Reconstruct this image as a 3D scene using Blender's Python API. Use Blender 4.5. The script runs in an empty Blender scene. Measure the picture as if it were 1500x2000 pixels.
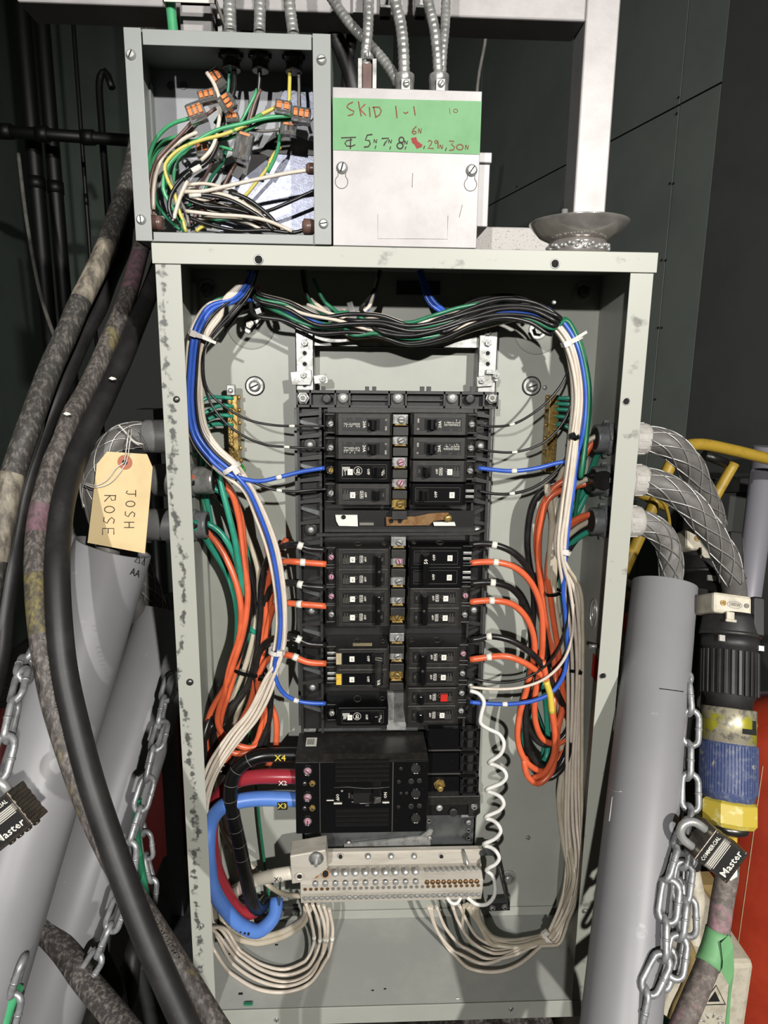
import bpy, math, random
from mathutils import Vector, Matrix

random.seed(7)
V = Vector
S = bpy.context.scene
COL = S.collection

# ------------------------------------------------------------------ camera
FPX = 1300.0
PITCH, YAW, ROLL = .20245, .04385, .01172
CAM = V((.2007, -.7147, 1.474))
TOPZ = 1.60                      # top of the panel enclosure above the floor
fwd = V((math.sin(YAW)*math.cos(PITCH), math.cos(YAW)*math.cos(PITCH), -math.sin(PITCH)))
rt0 = V((math.cos(YAW), -math.sin(YAW), 0))
up0 = rt0.cross(fwd)
RT = math.cos(ROLL)*rt0 + math.sin(ROLL)*up0
UP = -math.sin(ROLL)*rt0 + math.cos(ROLL)*up0
cd = bpy.data.cameras.new('camera')
cam = bpy.data.objects.new('camera', cd)
COL.objects.link(cam)
cd.sensor_fit = 'HORIZONTAL'; cd.sensor_width = 36; cd.lens = FPX/1500*36
cd.clip_start = .02; cd.clip_end = 50
cam.matrix_world = Matrix((
    (RT.x, UP.x, -fwd.x, CAM.x), (RT.y, UP.y, -fwd.y, CAM.y), (RT.z, UP.z, -fwd.z, CAM.z), (0, 0, 0, 1)))
S.camera = cam

# ------------------------------------------------------------------ light
w = bpy.data.worlds.new('room_air'); S.world = w; w.use_nodes = True
bg = w.node_tree.nodes['Background']
bg.inputs[0].default_value = (.93, .97, 1, 1); bg.inputs[1].default_value = .012

def spot(name, loc, tgt, watt, size, cone, col, blend=.75):
    l = bpy.data.lights.new(name, 'SPOT'); l.energy = watt; l.shadow_soft_size = size
    l.spot_size = math.radians(cone); l.spot_blend = blend; l.color = col
    o = bpy.data.objects.new(name, l); COL.objects.link(o); o.location = loc
    o.rotation_euler = (V(tgt)-V(loc)).to_track_quat('-Z', 'Y').to_euler()
    return o
spot('work_light', (1.15, -2.55, 2.32), (.30, .07, 1.05) , 400, .035, 82, (1, .975, .93))
spot('second_work_light', (-.35, -2.6, 2.02), (.25, .07, 1.2), 226, .03, 82, (1, .98, .95))
S.view_settings.view_transform = 'Standard'
S.view_settings.look = 'None'
S.view_settings.exposure = 0.16
S.view_settings.gamma = 1
S.view_settings.use_curve_mapping = False

# ------------------------------------------------------------------ maths
def P(u, v, Y):
    """world point on the vertical plane Y (mm behind the panel's front) seen at photo pixel u,v"""
    d = (u-750)/FPX*RT - (v-1000)/FPX*UP + fwd
    return CAM + d*((Y*.001-CAM.y)/d.y)
FLZ = P(1130, 1951, 0).z-.0008         # the enclosure's floor is level with the top of its bottom lip
def dep(p): return (p-CAM).dot(fwd)
def mpp(p): return dep(p)/FPX           # metres per photo pixel at a point

def lin(c):
    return tuple(.7*((x/255)/12.92 if x <= 10 else ((x/255+.055)/1.055)**2.4) for x in c)+(1,)

# ------------------------------------------------------------------ materials
MATS = {}
def mat(name, c, rough=.5, metal=0, c2=None, ns=60, lo=.45, hi=.65, bump=0, bs=300, stretch=None, emit=0, alpha=None, trans=0, c3=None, ns3=20, lo3=.55, hi3=.62, spec=.36):
    m = bpy.data.materials.new(name); m.use_nodes = True
    nt = m.node_tree; N = nt.nodes; L = nt.links
    b = N['Principled BSDF']
    b.inputs['Base Color'].default_value = lin(c)
    b.inputs['Roughness'].default_value = rough
    b.inputs['Metallic'].default_value = metal
    b.inputs['Specular IOR Level'].default_value = spec
    if trans: b.inputs['Transmission Weight'].default_value = trans
    tc = N.new('ShaderNodeTexCoord'); mp = N.new('ShaderNodeMapping')
    L.new(tc.outputs['Object'], mp.inputs[0])
    if stretch: mp.inputs['Scale'].default_value = stretch
    def mask(scale, lo, hi):
        n = N.new('ShaderNodeTexNoise'); n.inputs['Scale'].default_value = scale; n.inputs['Detail'].default_value = 6; n.inputs['Roughness'].default_value = .62
        L.new(mp.outputs[0], n.inputs['Vector'])
        r = N.new('ShaderNodeMapRange'); r.inputs[1].default_value = lo; r.inputs[2].default_value = hi
        L.new(n.outputs[0], r.inputs[0]); return r.outputs[0]
    col = None
    if c2:
        mx = N.new('ShaderNodeMix'); mx.data_type = 'RGBA'
        mx.inputs[6].default_value = lin(c); mx.inputs[7].default_value = lin(c2)
        L.new(mask(ns, lo, hi), mx.inputs[0]); col = mx.outputs[2]
    if c3:
        mx = N.new('ShaderNodeMix'); mx.data_type = 'RGBA'
        if col: L.new(col, mx.inputs[6])
        else: mx.inputs[6].default_value = lin(c)
        mx.inputs[7].default_value = lin(c3)
        L.new(mask(ns3, lo3, hi3), mx.inputs[0]); col = mx.outputs[2]
    if col: L.new(col, b.inputs['Base Color'])
    if bump:
        n = N.new('ShaderNodeTexNoise'); n.inputs['Scale'].default_value = bs; n.inputs['Detail'].default_value = 4
        L.new(mp.outputs[0], n.inputs['Vector'])
        bp = N.new('ShaderNodeBump'); bp.inputs['Strength'].default_value = bump; bp.inputs['Distance'].default_value = .001
        L.new(n.outputs[0], bp.inputs['Height']); L.new(bp.outputs[0], b.inputs['Normal'])
    MATS[name] = m
    return m
M = MATS
mat('paint', (169, 171, 162), .42, c2=(162, 164, 155), ns=9, lo=.4, hi=.6)
mat('paint_dust_lit', (172, 174, 168), .55, c2=(184, 184, 177), ns=22, lo=.5, hi=.75)  # dust mottling on a base lightened to imitate light falling on the floor
mat('box_paint', (142, 146, 142), .42, c2=(147, 151, 147), ns=12)
mat('box_back', (150, 151, 155), .4, c2=(132, 134, 140), ns=14, lo=.5, hi=.7)
mat('galvanised', (136, 139, 156), .4, .45, c2=(158, 162, 180), ns=220, lo=.4, hi=.6, bump=.15, bs=600)
mat('zinc', (178, 178, 174), .35, .5, c2=(128, 128, 124), ns=70, bump=.1)
mat('zinc_dull', (118, 121, 121), .42, .7, c2=(92, 95, 95), ns=30)
mat('aluminium', (170, 166, 165), .45, .2, c2=(154, 150, 149), ns=18, lo=.4, hi=.7, bump=.08, bs=120)
mat('aluminium_bright', (214, 207, 194), .38, .25, c2=(198, 190, 176), ns=20, stretch=(1, 8, 8))
mat('speckled', (184, 180, 176), .6, .1, c2=(120, 112, 105), ns=420, lo=.57, hi=.63, bump=.4)
mat('steel', (200, 200, 196), .28, .55)
mat('steel_dark', (110, 108, 104), .35, .9)
mat('dish_steel', (205, 200, 194), .2, .7, c2=(178, 172, 166), ns=24, bump=.2, bs=60)
mat('chain_zinc', (170, 171, 172), .45, .5, c2=(136, 138, 140), ns=120, bump=.15)
mat('brass', (196, 166, 98), .3, .6, c2=(120, 94, 52), ns=160)
mat('copper', (178, 140, 100), .35, .75, c2=(148, 104, 62), ns=120)
mat('plastic', (27, 26, 26), .36, c2=(40, 38, 35), ns=160, lo=.55, hi=.8)
mat('plastic_dusty', (36, 34, 32), .42, c2=(56, 53, 48), ns=120, lo=.48, hi=.78)
mat('plastic_grey', (48, 47, 45), .42, c2=(38, 37, 36), ns=80)
mat('plastic_gloss', (17, 17, 18), .22, c2=(34, 32, 31), ns=220, lo=.6, hi=.85)
mat('void', (7, 7, 7), .8)
mat('bezel', (74, 72, 67), .4)
mat('ink_white', (232, 228, 216), .6)
mat('ink_black', (24, 24, 26), .7)
mat('ink_grey', (120, 116, 108), .6)
mat('sticker', (232, 230, 218), .55, c2=(205, 202, 190), ns=300, lo=.5, hi=.8)
mat('sticker_tan', (190, 176, 140), .6, c2=(168, 154, 120), ns=60)
mat('sticker_yellow', (222, 184, 62), .5, c2=(196, 160, 70), ns=200)
mat('red', (196, 44, 34), .4)
mat('red_sticker', (176, 42, 32), .5)
mat('pink_mark', (214, 150, 170), .4, .2, c2=(150, 140, 140), ns=500, lo=.45, hi=.55)
for n, c, c2 in (('w_black', (28, 27, 27), (44, 43, 41)), ('w_white', (222, 210, 194), (208, 194, 176)), ('w_beige', (196, 186, 166), (182, 170, 148)),
               ('w_blue', (58, 98, 196), (50, 88, 180)), ('w_green', (46, 122, 88), (38, 108, 76)), ('w_teal', (52, 152, 126), (42, 136, 112)),
               ('w_orange', (224, 106, 68), (208, 94, 58)), ('w_brown', (112, 86, 78), (94, 70, 64)), ('w_grey', (120, 117, 112), (100, 98, 94)),
               ('w_bgreen', (78, 168, 116), (66, 152, 102)), ('w_limegreen', (46, 150, 52), (36, 130, 44))):
    mat(n, c, .3, 0, c2=c2, ns=40)
mat('w_purewhite', (232, 230, 224), .35)
mat('w_yellow', (208, 194, 96), .35, c2=(60, 150, 80), ns=60, lo=.56, hi=.6)
mat('w_yellowtape', (222, 200, 80), .4)
mat('c_red', (158, 48, 58), .3)
mat('c_blue', (92, 134, 210), .35, c2=(84, 124, 200), ns=20)
mat('c_black', (18, 18, 18), .25)
mat('c_white', (222, 214, 198), .35)
mat('orange_lever', (226, 120, 40), .35)
mat('clear', (225, 225, 222), .08, trans=.9)
mat('nylon', (222, 216, 208), .35)
mat('pvc', (142, 141, 143), .45, c2=(134, 133, 136), ns=6, lo=.4, hi=.7, c3=(158, 157, 158), ns3=40, lo3=.66, hi3=.72)
mat('pvc_in', (112, 113, 116), .6)
mat('rubber', (34, 33, 33), .5, c2=(46, 44, 43), ns=30, bump=.15, bs=80, c3=(74, 70, 67), ns3=200, lo3=.66, hi3=.76)
mat('rubber_worn', (62, 58, 56), .6, c2=(138, 130, 124), ns=260, lo=.46, hi=.72, bump=.6, bs=260, stretch=(1, 1, .4))
mat('rubber_beige', (62, 60, 57), .6, c2=(128, 122, 115), ns=240, lo=.48, hi=.74, bump=.5, bs=240, stretch=(1, 1, .4), c3=(170, 160, 140), ns3=8, lo3=.61, hi3=.66)
mat('rubber_brown', (70, 65, 62), .6, c2=(136, 128, 122), ns=240, lo=.45, hi=.72, bump=.5, bs=240, stretch=(1, 1, .4), c3=(132, 122, 80), ns3=12, lo3=.60, hi3=.66)
mat('rubber_pink', (98, 90, 85), .6, c2=(142, 132, 124), ns=160, lo=.45, hi=.7, bump=.5, bs=160, c3=(158, 122, 128), ns3=30, lo3=.52, hi3=.66)
mat('cable_grey', (96, 93, 90), .5, c2=(116, 113, 109), ns=40)
mat('cable_light', (150, 147, 143), .5, c2=(120, 117, 113), ns=14, lo=.45, hi=.55)
mat('mesh_wire', (176, 174, 170), .35, .6)
mat('hub_grey', (108, 108, 107), .5, c2=(124, 123, 121), ns=60)
mat('hub_white', (186, 182, 176), .55, c2=(168, 163, 156), ns=50)
mat('nut_grey', (128, 131, 131), .45, .25, c2=(100, 103, 103), ns=80)
mat('tag_paper', (228, 204, 156), .75, c2=(214, 188, 140), ns=12)
mat('tag_ring', (182, 112, 86), .7)
mat('tape_green', (112, 166, 114), .6, c2=(104, 157, 106), ns=30)
mat('marker', (116, 66, 42), .7)
mat('marker_dark', (54, 44, 34), .7)
mat('marker_red', (148, 52, 44), .7)
mat('cream', (206, 198, 178), .45, c2=(180, 172, 154), ns=60)
mat('blue_ring', (70, 82, 122), .55, c2=(120, 126, 142), ns=180, lo=.5, hi=.72, c3=(168, 164, 146), ns3=90, lo3=.62, hi3=.68)
mat('collar', (176, 168, 146), .4, .4, c2=(120, 116, 104), ns=120, lo=.48, hi=.62, c3=(176, 170, 48), ns3=26, lo3=.54, hi3=.6)
mat('yellow_nut', (196, 174, 66), .5, c2=(224, 214, 150), ns=90, lo=.55, hi=.7, c3=(50, 46, 34), ns3=70, lo3=.66, hi3=.69)
mat('yellow_cart', (178, 146, 50), .45, c2=(150, 124, 50), ns=50, lo=.5, hi=.7, c3=(84, 74, 50), ns3=60, lo3=.67, hi3=.72)
mat('cylinder_red', (178, 62, 38), .45, c2=(160, 50, 30), ns=8)
mat('maroon', (88, 22, 18), .7)
mat('pole_grey', (150, 148, 156), .4, .2)
mat('wall_paint', (114, 121, 115), .6, c2=(106, 113, 108), ns=3)
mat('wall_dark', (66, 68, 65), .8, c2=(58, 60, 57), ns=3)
mat('wall_back_paint', (96, 106, 98), .8, c2=(84, 94, 87), ns=2)
mat('pipe_black', (12, 12, 12), .5)
mat('floor_mat', (62, 58, 52), .85, c2=(44, 41, 37), ns=12, c3=(104, 98, 86), ns3=40, lo3=.6, hi3=.68)
mat('joint', (8, 10, 9), .9)
mat('tan', (150, 128, 80), .7, c2=(122, 104, 66), ns=20)
mat('lock_steel', (126, 118, 108), .3, .85, c2=(98, 90, 82), ns=80, stretch=(1, 1, 6))
mat('lock_black', (34, 32, 31), .45)
mat('green_dark', (34, 100, 40), .5)

mat('trace_pink', (92, 78, 78), .6, c2=(140, 102, 116), ns=170, lo=.42, hi=.72, stretch=(1, 1, .5))
mat('trace_yellow', (74, 68, 62), .6, c2=(134, 124, 72), ns=190, lo=.42, hi=.68, stretch=(1, 1, .4))
mat('trace_beige', (92, 86, 78), .6, c2=(168, 158, 140), ns=90, lo=.40, hi=.64, stretch=(1, 1, .35))
def scuff_mat():
    m = mat('paint_scuffed', (164, 167, 159), .45)
    nt = m.node_tree; N = nt.nodes; L = nt.links; b = N['Principled BSDF']
    tc = N.new('ShaderNodeTexCoord'); sp = N.new('ShaderNodeSeparateXYZ'); L.new(tc.outputs['Generated'], sp.inputs[0])
    n1 = N.new('ShaderNodeTexNoise'); n1.inputs['Scale'].default_value = 9; n1.inputs['Detail'].default_value = 5; L.new(tc.outputs['Object'], n1.inputs['Vector'])
    n2 = N.new('ShaderNodeTexNoise'); n2.inputs['Scale'].default_value = 130; n2.inputs['Detail'].default_value = 6; L.new(tc.outputs['Object'], n2.inputs['Vector'])
    def mth(op, a, bb, c=None):
        x = N.new('ShaderNodeMath'); x.operation = op
        for i, q in enumerate((a, bb, c)):
            if q is None: continue
            if isinstance(q, (int, float)): x.inputs[i].default_value = q
            else: L.new(q, x.inputs[i])
        return x.outputs[0]
    # a wandering band of dirt near the outer edge
    cx = mth('MULTIPLY_ADD', n1.outputs[0], 1.5, -.48)
    d = mth('ABSOLUTE', mth('SUBTRACT', sp.outputs[0], cx), 0)
    band = mth('SUBTRACT', .24, d)
    s = mth('MULTIPLY_ADD', n2.outputs[0], 1.1, -.56)
    v = mth('ADD', band, s)
    r = N.new('ShaderNodeMapRange'); r.inputs[1].default_value = .13; r.inputs[2].default_value = .27; L.new(v, r.inputs[0])
    mx = N.new('ShaderNodeMix'); mx.data_type = 'RGBA'
    mx.inputs[6].default_value = lin((172, 173, 163)); mx.inputs[7].default_value = lin((86, 86, 82))
    L.new(r.outputs[0], mx.inputs[0]); L.new(mx.outputs[2], b.inputs['Base Color'])
scuff_mat()
mat('paint_marked', (176, 177, 166), .45, c2=(112, 111, 104), ns=26, lo=.61, hi=.72, stretch=(1, 1, 1.5))

# ------------------------------------------------------------------ mesh builder
TXT = {}
def text_geo(s):
    if s not in TXT:
        c = bpy.data.curves.new('t', 'FONT'); c.body = s; c.size = 1; c.align_x = 'CENTER'; c.align_y = 'CENTER'; c.resolution_u = 1; c.offset = .012
        o = bpy.data.objects.new('t', c); COL.objects.link(o)
        dg = bpy.context.evaluated_depsgraph_get()
        me = bpy.data.meshes.new_from_object(o.evaluated_get(dg))
        TXT[s] = ([tuple(v.co) for v in me.vertices], [tuple(p.vertices) for p in me.polygons])
        bpy.data.objects.remove(o); bpy.data.curves.remove(c); bpy.data.meshes.remove(me)
    return TXT[s]

def catmull(pts, step):
    out = []
    n = len(pts)
    for i in range(n-1):
        p0 = pts[i-1] if i > 0 else pts[0]*2-pts[1]
        p1, p2 = pts[i], pts[i+1]
        p3 = pts[i+2] if i+2 < n else pts[-1]*2-pts[-2]
        # centripetal
        def tj(ti, a, b): return ti + max((b-a).length, 1e-6)**.5
        t0 = 0; t1 = tj(t0, p0, p1); t2 = tj(t1, p1, p2); t3 = tj(t2, p2, p3)
        k = max(2, int((p2-p1).length/step)+1)
        for j in range(k):
            t = t1+(t2-t1)*j/k
            a1 = p0*((t1-t)/(t1-t0))+p1*((t-t0)/(t1-t0)); a2 = p1*((t2-t)/(t2-t1))+p2*((t-t1)/(t2-t1)); a3 = p2*((t3-t)/(t3-t2))+p3*((t-t2)/(t3-t2))
            b1 = a1*((t2-t)/(t2-t0))+a2*((t-t0)/(t2-t0)); b2 = a2*((t3-t)/(t3-t1))+a3*((t-t1)/(t3-t1))
            out.append(b1*((t2-t)/(t2-t1))+b2*((t-t1)/(t2-t1)))
    out.append(pts[-1].copy())
    return out

def frames(path, closed=False):
    n = len(path); T = []
    for i in range(n):
        a = path[i-1] if (i > 0 or closed) else path[0]; b = path[(i+1) % n] if (i < n-1 or closed) else path[-1]
        d = b-a
        T.append(d.normalized() if d.length > 1e-9 else V((0, 0, 1)))
    x = T[0].orthogonal().normalized(); X = [x]
    for i in range(1, n):
        x = X[-1]-T[i]*X[-1].dot(T[i])
        X.append(x.normalized() if x.length > 1e-9 else T[i].orthogonal().normalized())
    return T, X

ORG = {}
class MB:
    def __init__(s): s.v = []; s.f = []; s.m = []; s.mats = []; s.sm = []
    def mi(s, m):
        if m not in s.mats: s.mats.append(m)
        return s.mats.index(m)
    def add(s, vs, fs, m, smooth=False):
        k = len(s.v); s.v += [V(p) for p in vs]; i = s.mi(m)
        for f in fs: s.f.append(tuple(k+a for a in f)); s.m.append(i); s.sm.append(smooth)
        return s
    def box(s, a, b, m):
        x0, y0, z0 = (min(a[i], b[i]) for i in range(3)); x1, y1, z1 = (max(a[i], b[i]) for i in range(3))
        return s.add([(x0, y0, z0), (x1, y0, z0), (x1, y1, z0), (x0, y1, z0), (x0, y0, z1), (x1, y0, z1), (x1, y1, z1), (x0, y1, z1)],
              [(0, 3, 2, 1), (4, 5, 6, 7), (0, 1, 5, 4), (1, 2, 6, 5), (2, 3, 7, 6), (3, 0, 4, 7)], m)
    def obox(s, c, ax, ay, az, m):
        """oriented box: centre and three half-axis vectors"""
        c = V(c); vs = [c+ax*i+ay*j+az*k for k in (-1, 1) for i, j in ((-1, -1), (1, -1), (1, 1), (-1, 1))]
        if ax.cross(ay).dot(az) < 0: fs = [(0, 1, 2, 3), (4, 7, 6, 5), (0, 4, 5, 1), (1, 5, 6, 2), (2, 6, 7, 3), (3, 7, 4, 0)]
        else: fs = [(0, 3, 2, 1), (4, 5, 6, 7), (0, 1, 5, 4), (1, 2, 6, 5), (2, 3, 7, 6), (3, 0, 4, 7)]
        return s.add(vs, fs, m)
    def prism(s, poly, ax, m):
        """poly: list of 3d points in a plane, extruded by vector ax"""
        n = len(poly); poly = [V(p) for p in poly]; ax = V(ax)
        nrm = V((0, 0, 0))
        for i in range(n): nrm += poly[i].cross(poly[(i+1) % n])
        if nrm.dot(ax) < 0: poly = poly[::-1]
        vs = poly+[p+ax for p in poly]
        return s.add(vs, [tuple(range(n-1, -1, -1)), tuple(range(n, 2*n))]+[(i, (i+1) % n, n+(i+1) % n, n+i) for i in range(n)], m)
    def tube(s, path, r, m, n=8, closed=False, caps=True):
        T, X = frames(path, closed); k = len(path); vs = []; rr = r if callable(r) else (lambda t: r)
        for i, p in enumerate(path):
            y = T[i].cross(X[i]); ra = rr(i/max(1, k-1))
            vs += [p+(X[i]*math.cos(a)+y*math.sin(a))*ra for a in (2*math.pi*j/n for j in range(n))]
        fs = []
        for i in range(k if closed else k-1):
            for j in range(n):
                a, b = i*n+j, i*n+(j+1) % n; c, d = ((i+1) % k)*n+(j+1) % n, ((i+1) % k)*n+j
                fs.append((a, b, c, d))
        s.add(vs, fs, m, True)
        if caps and not closed:
            q = len(s.v)-len(vs)
            i = s.mi(m)
            s.f.append(tuple(q+j for j in range(n-1, -1, -1))); s.m.append(i); s.sm.append(False)
            s.f.append(tuple(q+(k-1)*n+j for j in range(n))); s.m.append(i); s.sm.append(False)
        return s
    def lathe(s, p0, ax, prof, m, n=24, flat=False, phase=0):
        """prof: (distance along ax, radius) pairs"""
        ax = V(ax).normalized(); x = ax.orthogonal().normalized(); y = ax.cross(x); p0 = V(p0); vs = []
        for t, r in prof:
            vs += [p0+ax*t+(x*math.cos(a)+y*math.sin(a))*max(r, 1e-5) for a in (2*math.pi*j/n+phase for j in range(n))]
        fs = [(i*n+j, i*n+(j+1) % n, (i+1)*n+(j+1) % n, (i+1)*n+j) for i in range(len(prof)-1) for j in range(n)]
        s.add(vs, fs, m, not flat)
        q = len(s.v)-len(vs); i = s.mi(m)
        s.f.append(tuple(q+j for j in range(n-1, -1, -1))); s.m.append(i); s.sm.append(False)
        s.f.append(tuple(q+(len(prof)-1)*n+j for j in range(n))); s.m.append(i); s.sm.append(False)
        return s
    def cyl(s, p0, p1, r, m, n=16, flat=False):
        p0 = V(p0); p1 = V(p1)
        q = len(s.v)
        s.lathe(p0, p1-p0, [(0, r), ((p1-p0).length, r)], m, n, flat)
        return s
    def text(s, st, c, xd, yd, h, m, thick=.00015, wid=None):
        vs, fs = text_geo(st); c = V(c); xd = V(xd).normalized(); yd = V(yd).normalized(); nn = xd.cross(yd)
        sx = h/.72
        if wid:
            w0 = max(v[0] for v in vs)-min(v[0] for v in vs); kx = wid/w0
        else: kx = sx
        return s.add([c+xd*(v[0]*kx)+yd*(v[1]*sx)+nn*thick for v in vs], fs, m)
    def stroke(s, pts, wd, m, nn, lift=.0002):
        """flat marker line through 3d points, nn = surface normal"""
        k = len(pts); vs = []
        for i, p in enumerate(pts):
            d = (pts[min(i+1, k-1)]-pts[max(i-1, 0)]).normalized(); sd = nn.cross(d).normalized()*wd/2
            vs += [p+sd+nn*lift, p-sd+nn*lift]
        return s.add(vs, [(2*i, 2*i+1, 2*i+3, 2*i+2) for i in range(k-1)], m)
    def build(s, name, parent=None, bevel=0, origin=None, solid=0):
        if parent is not None: o0 = ORG[parent.name]
        elif origin is not None: o0 = V(origin)
        else:
            lo = V([min(v[i] for v in s.v) for i in range(3)]); hi = V([max(v[i] for v in s.v) for i in range(3)])
            o0 = V(((lo.x+hi.x)/2, (lo.y+hi.y)/2, lo.z))
        me = bpy.data.meshes.new(name)
        me.from_pydata([v-o0 for v in s.v], [], s.f)
        for m in s.mats: me.materials.append(MATS[m])
        me.polygons.foreach_set('material_index', s.m); me.polygons.foreach_set('use_smooth', s.sm)
        me.update()
        o = bpy.data.objects.new(name, me); COL.objects.link(o)
        if parent is not None: o.parent = parent; ORG[o.name] = o0
        else: o.location = o0; ORG[o.name] = o0
        if bevel:
            b = o.modifiers.new('bevel', 'BEVEL'); b.width = bevel; b.segments = 2; b.limit_method = 'ANGLE'; b.angle_limit = .7; b.use_clamp_overlap = True
            b.harden_normals = False
        return o
LABELS = {}
def tag(o, label, cat, group=None, kind=None):
    o['label'] = label; o['category'] = cat
    if group: o['group'] = group
    if kind: o['kind'] = kind
    LABELS.setdefault(label, []).append((o.name, group))
    return o
def thing(name, loc, label, cat, group=None):
    o = bpy.data.objects.new(name, None); COL.objects.link(o); o.location = loc; o.empty_display_size = .01
    ORG[o.name] = V(loc)
    return tag(o, label, cat, group)
def struct(o): o['kind'] = 'structure'; return o

def inst(me, name, loc, rot, parent=None):
    """an object sharing a mesh; loc is a world place"""
    o = bpy.data.objects.new(name, me); COL.objects.link(o)
    o.rotation_mode = 'QUATERNION'; o.rotation_quaternion = rot
    if parent is not None: o.parent = parent; o.location = V(loc)-ORG[parent.name]
    else: o.location = loc
    ORG[o.name] = V(loc)
    return o
SCREWS = {}
def screw_mesh(r, kind, m):
    k = (round(r, 4), kind, m)
    if k not in SCREWS:
        b = MB(); z = V((0, 0, 1)); n = 6 if kind == 'hex' else 16
        if kind == 'hex':
            b.lathe((0, 0, 0), z, [(0, r*1.25), (r*.18, r*1.25), (r*.2, r), (r*.75, r*.98), (r*.9, r*.8)], m, 6, True)
            b.lathe((0, 0, r*.9), z, [(0, r*.45), (.0002, r*.4)], 'steel_dark', 10)
        elif kind == 'slot':
            b.lathe((0, 0, 0), z, [(0, r*1.15), (r*.15, r*1.15), (r*.2, r), (r*.55, r*.95), (r*.75, r*.7)], m, 16)
            b.box((-r*.8, -r*.13, r*.6), (r*.8, r*.13, r*.79), 'void')
        elif kind == 'hole':
            b.lathe((0, 0, 0), z, [(0, r*1.25), (.0004, r*1.2), (.0005, r), (.0002, r*.95)], m, 16)
            b.lathe((0, 0, .0002), z, [(0, r*.95), (.0003, r*.9)], 'void', 12)
        else:
            b.lathe((0, 0, 0), z, [(0, r), (r*.35, r*.95), (r*.6, r*.7), (r*.7, r*.3)], m, 14)
        o = b.build('screw_mesh'); SCREWS[k] = o.data; bpy.data.objects.remove(o)
    return SCREWS[k]
def screw(loc, r, parent, kind='hex', m='steel', ax=(0, -1, 0), name='screw', spin=None):
    q = V((0, 0, 1)).rotation_difference(V(ax))
    from mathutils import Quaternion
    q = q @ Quaternion((0, 0, 1), random.random()*3 if spin is None else spin)
    return inst(screw_mesh(r, kind, m), name, loc, q, parent)

PW, PD, PH = .508, .145, .948      # panel width, depth, height
def inpanel(p, r):
    p.x = min(max(p.x, r+.003), PW-r-.003); p.y = min(p.y, .141-r*1.02)
    p.z = min(max(p.z, FLZ+.0015+r), TOPZ-.003-r) if p.y > .0 else p.z
    return p
def path3(pts, wpx, clamp=True, step=.006):
    out = []; Y = 70
    q = []
    for t in pts:
        if len(t) > 2: Y = t[2]
        q.append(P(t[0], t[1], Y))
    r = wpx/2*sum(mpp(p) for p in q)/len(q)
    if clamp:
        for i, p in enumerate(q):          # keep inside the enclosure along the line of sight, then strictly
            d = p-CAM; fl = FLZ+.0015+r
            if p.y > .141-r: p = CAM+d*((.141-r-CAM.y)/d.y); d = p-CAM
            if p.z < fl and p.y > 0: p = CAM+d*((fl-CAM.z)/d.z); d = p-CAM
            if p.y > 0 and p.x > PW-r-.003: p = CAM+d*((PW-r-.003-CAM.x)/d.x)
            if p.y > 0 and p.x < r+.003: p = CAM+d*((r+.003-CAM.x)/d.x)
            q[i] = inpanel(p, r)
    c = catmull(q, step)
    if clamp: c = [inpanel(p, r) for p in c]
    return c, r
def wire(m, wpx, label, pts, group=None, marks=(), clamp=True, name='wire', cat='wire', n=8, step=.006, markmat='sticker', parent=None):
    c, r = path3(pts, wpx, clamp, step)
    b = MB(); b.tube(c, r, m, n)
    o = b.build(name, parent=parent)
    if parent is None: tag(o, label, cat, group)
    for (mx, my) in marks:
        best = min(range(len(c)), key=lambda i: (pix(c[i])[0]-mx)**2+(pix(c[i])[1]-my)**2)
        i = min(max(best, 1), len(c)-2); d = (c[i+1]-c[i-1]).normalized(); h = .0032
        k = MB(); k.tube([c[i]-d*h, c[i]+d*h], r*1.16, markmat, 10); k.build('marker_sleeve', o)
    return o
def pix(p):
    d = p-CAM; z = d.dot(fwd); return (750+FPX*d.dot(RT)/z, 1000-FPX*d.dot(UP)/z)
def rectpx(x0, y0, x1, y1, Y):
    """world rectangle whose front face at depth Y is seen at these pixels (axis aligned)"""
    cx, cy = (x0+x1)/2, (y0+y1)/2
    l, r = P(x0, cy, Y), P(x1, cy, Y); t, b = P(cx, y0, Y), P(cx, y1, Y)
    return l.x, r.x, b.z, t.z
def boxpx(mb, x0, y0, x1, y1, Y, Yb, m):
    a, b, c, d = rectpx(x0, y0, x1, y1, Y)
    mb.box((a, Y*.001, c), (b, Yb*.001, d), m); return a, b, c, d

def PZ(u, v, Z): return CAM + ((u-750)/FPX*RT - (v-1000)/FPX*UP + fwd)*Z
def PXp(u, v, X):
    d = (u-750)/FPX*RT - (v-1000)/FPX*UP + fwd
    return CAM + d*((X-CAM.x)/d.x)
XA, YA, ZA = V((1, 0, 0)), V((0, 1, 0)), V((0, 0, 1))
NF = V((0, -1, 0))                   # normal of anything facing the viewer
zt = TOPZ

# ================================================================== the room
b = MB(); b.box((-3, -3.2, -.05), (4, 4.2, 0), 'floor_mat'); struct(b.build('floor'))
b = MB(); b.box((-3, 3.6, 0), (4, 3.7, 4.6), 'wall_back_paint'); struct(b.build('wall_back'))
b = MB(); b.box((-1.75, -1.2, 0), (-1.65, 3.6, 4.6), 'wall_back_paint'); struct(b.build('wall_left'))
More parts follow.
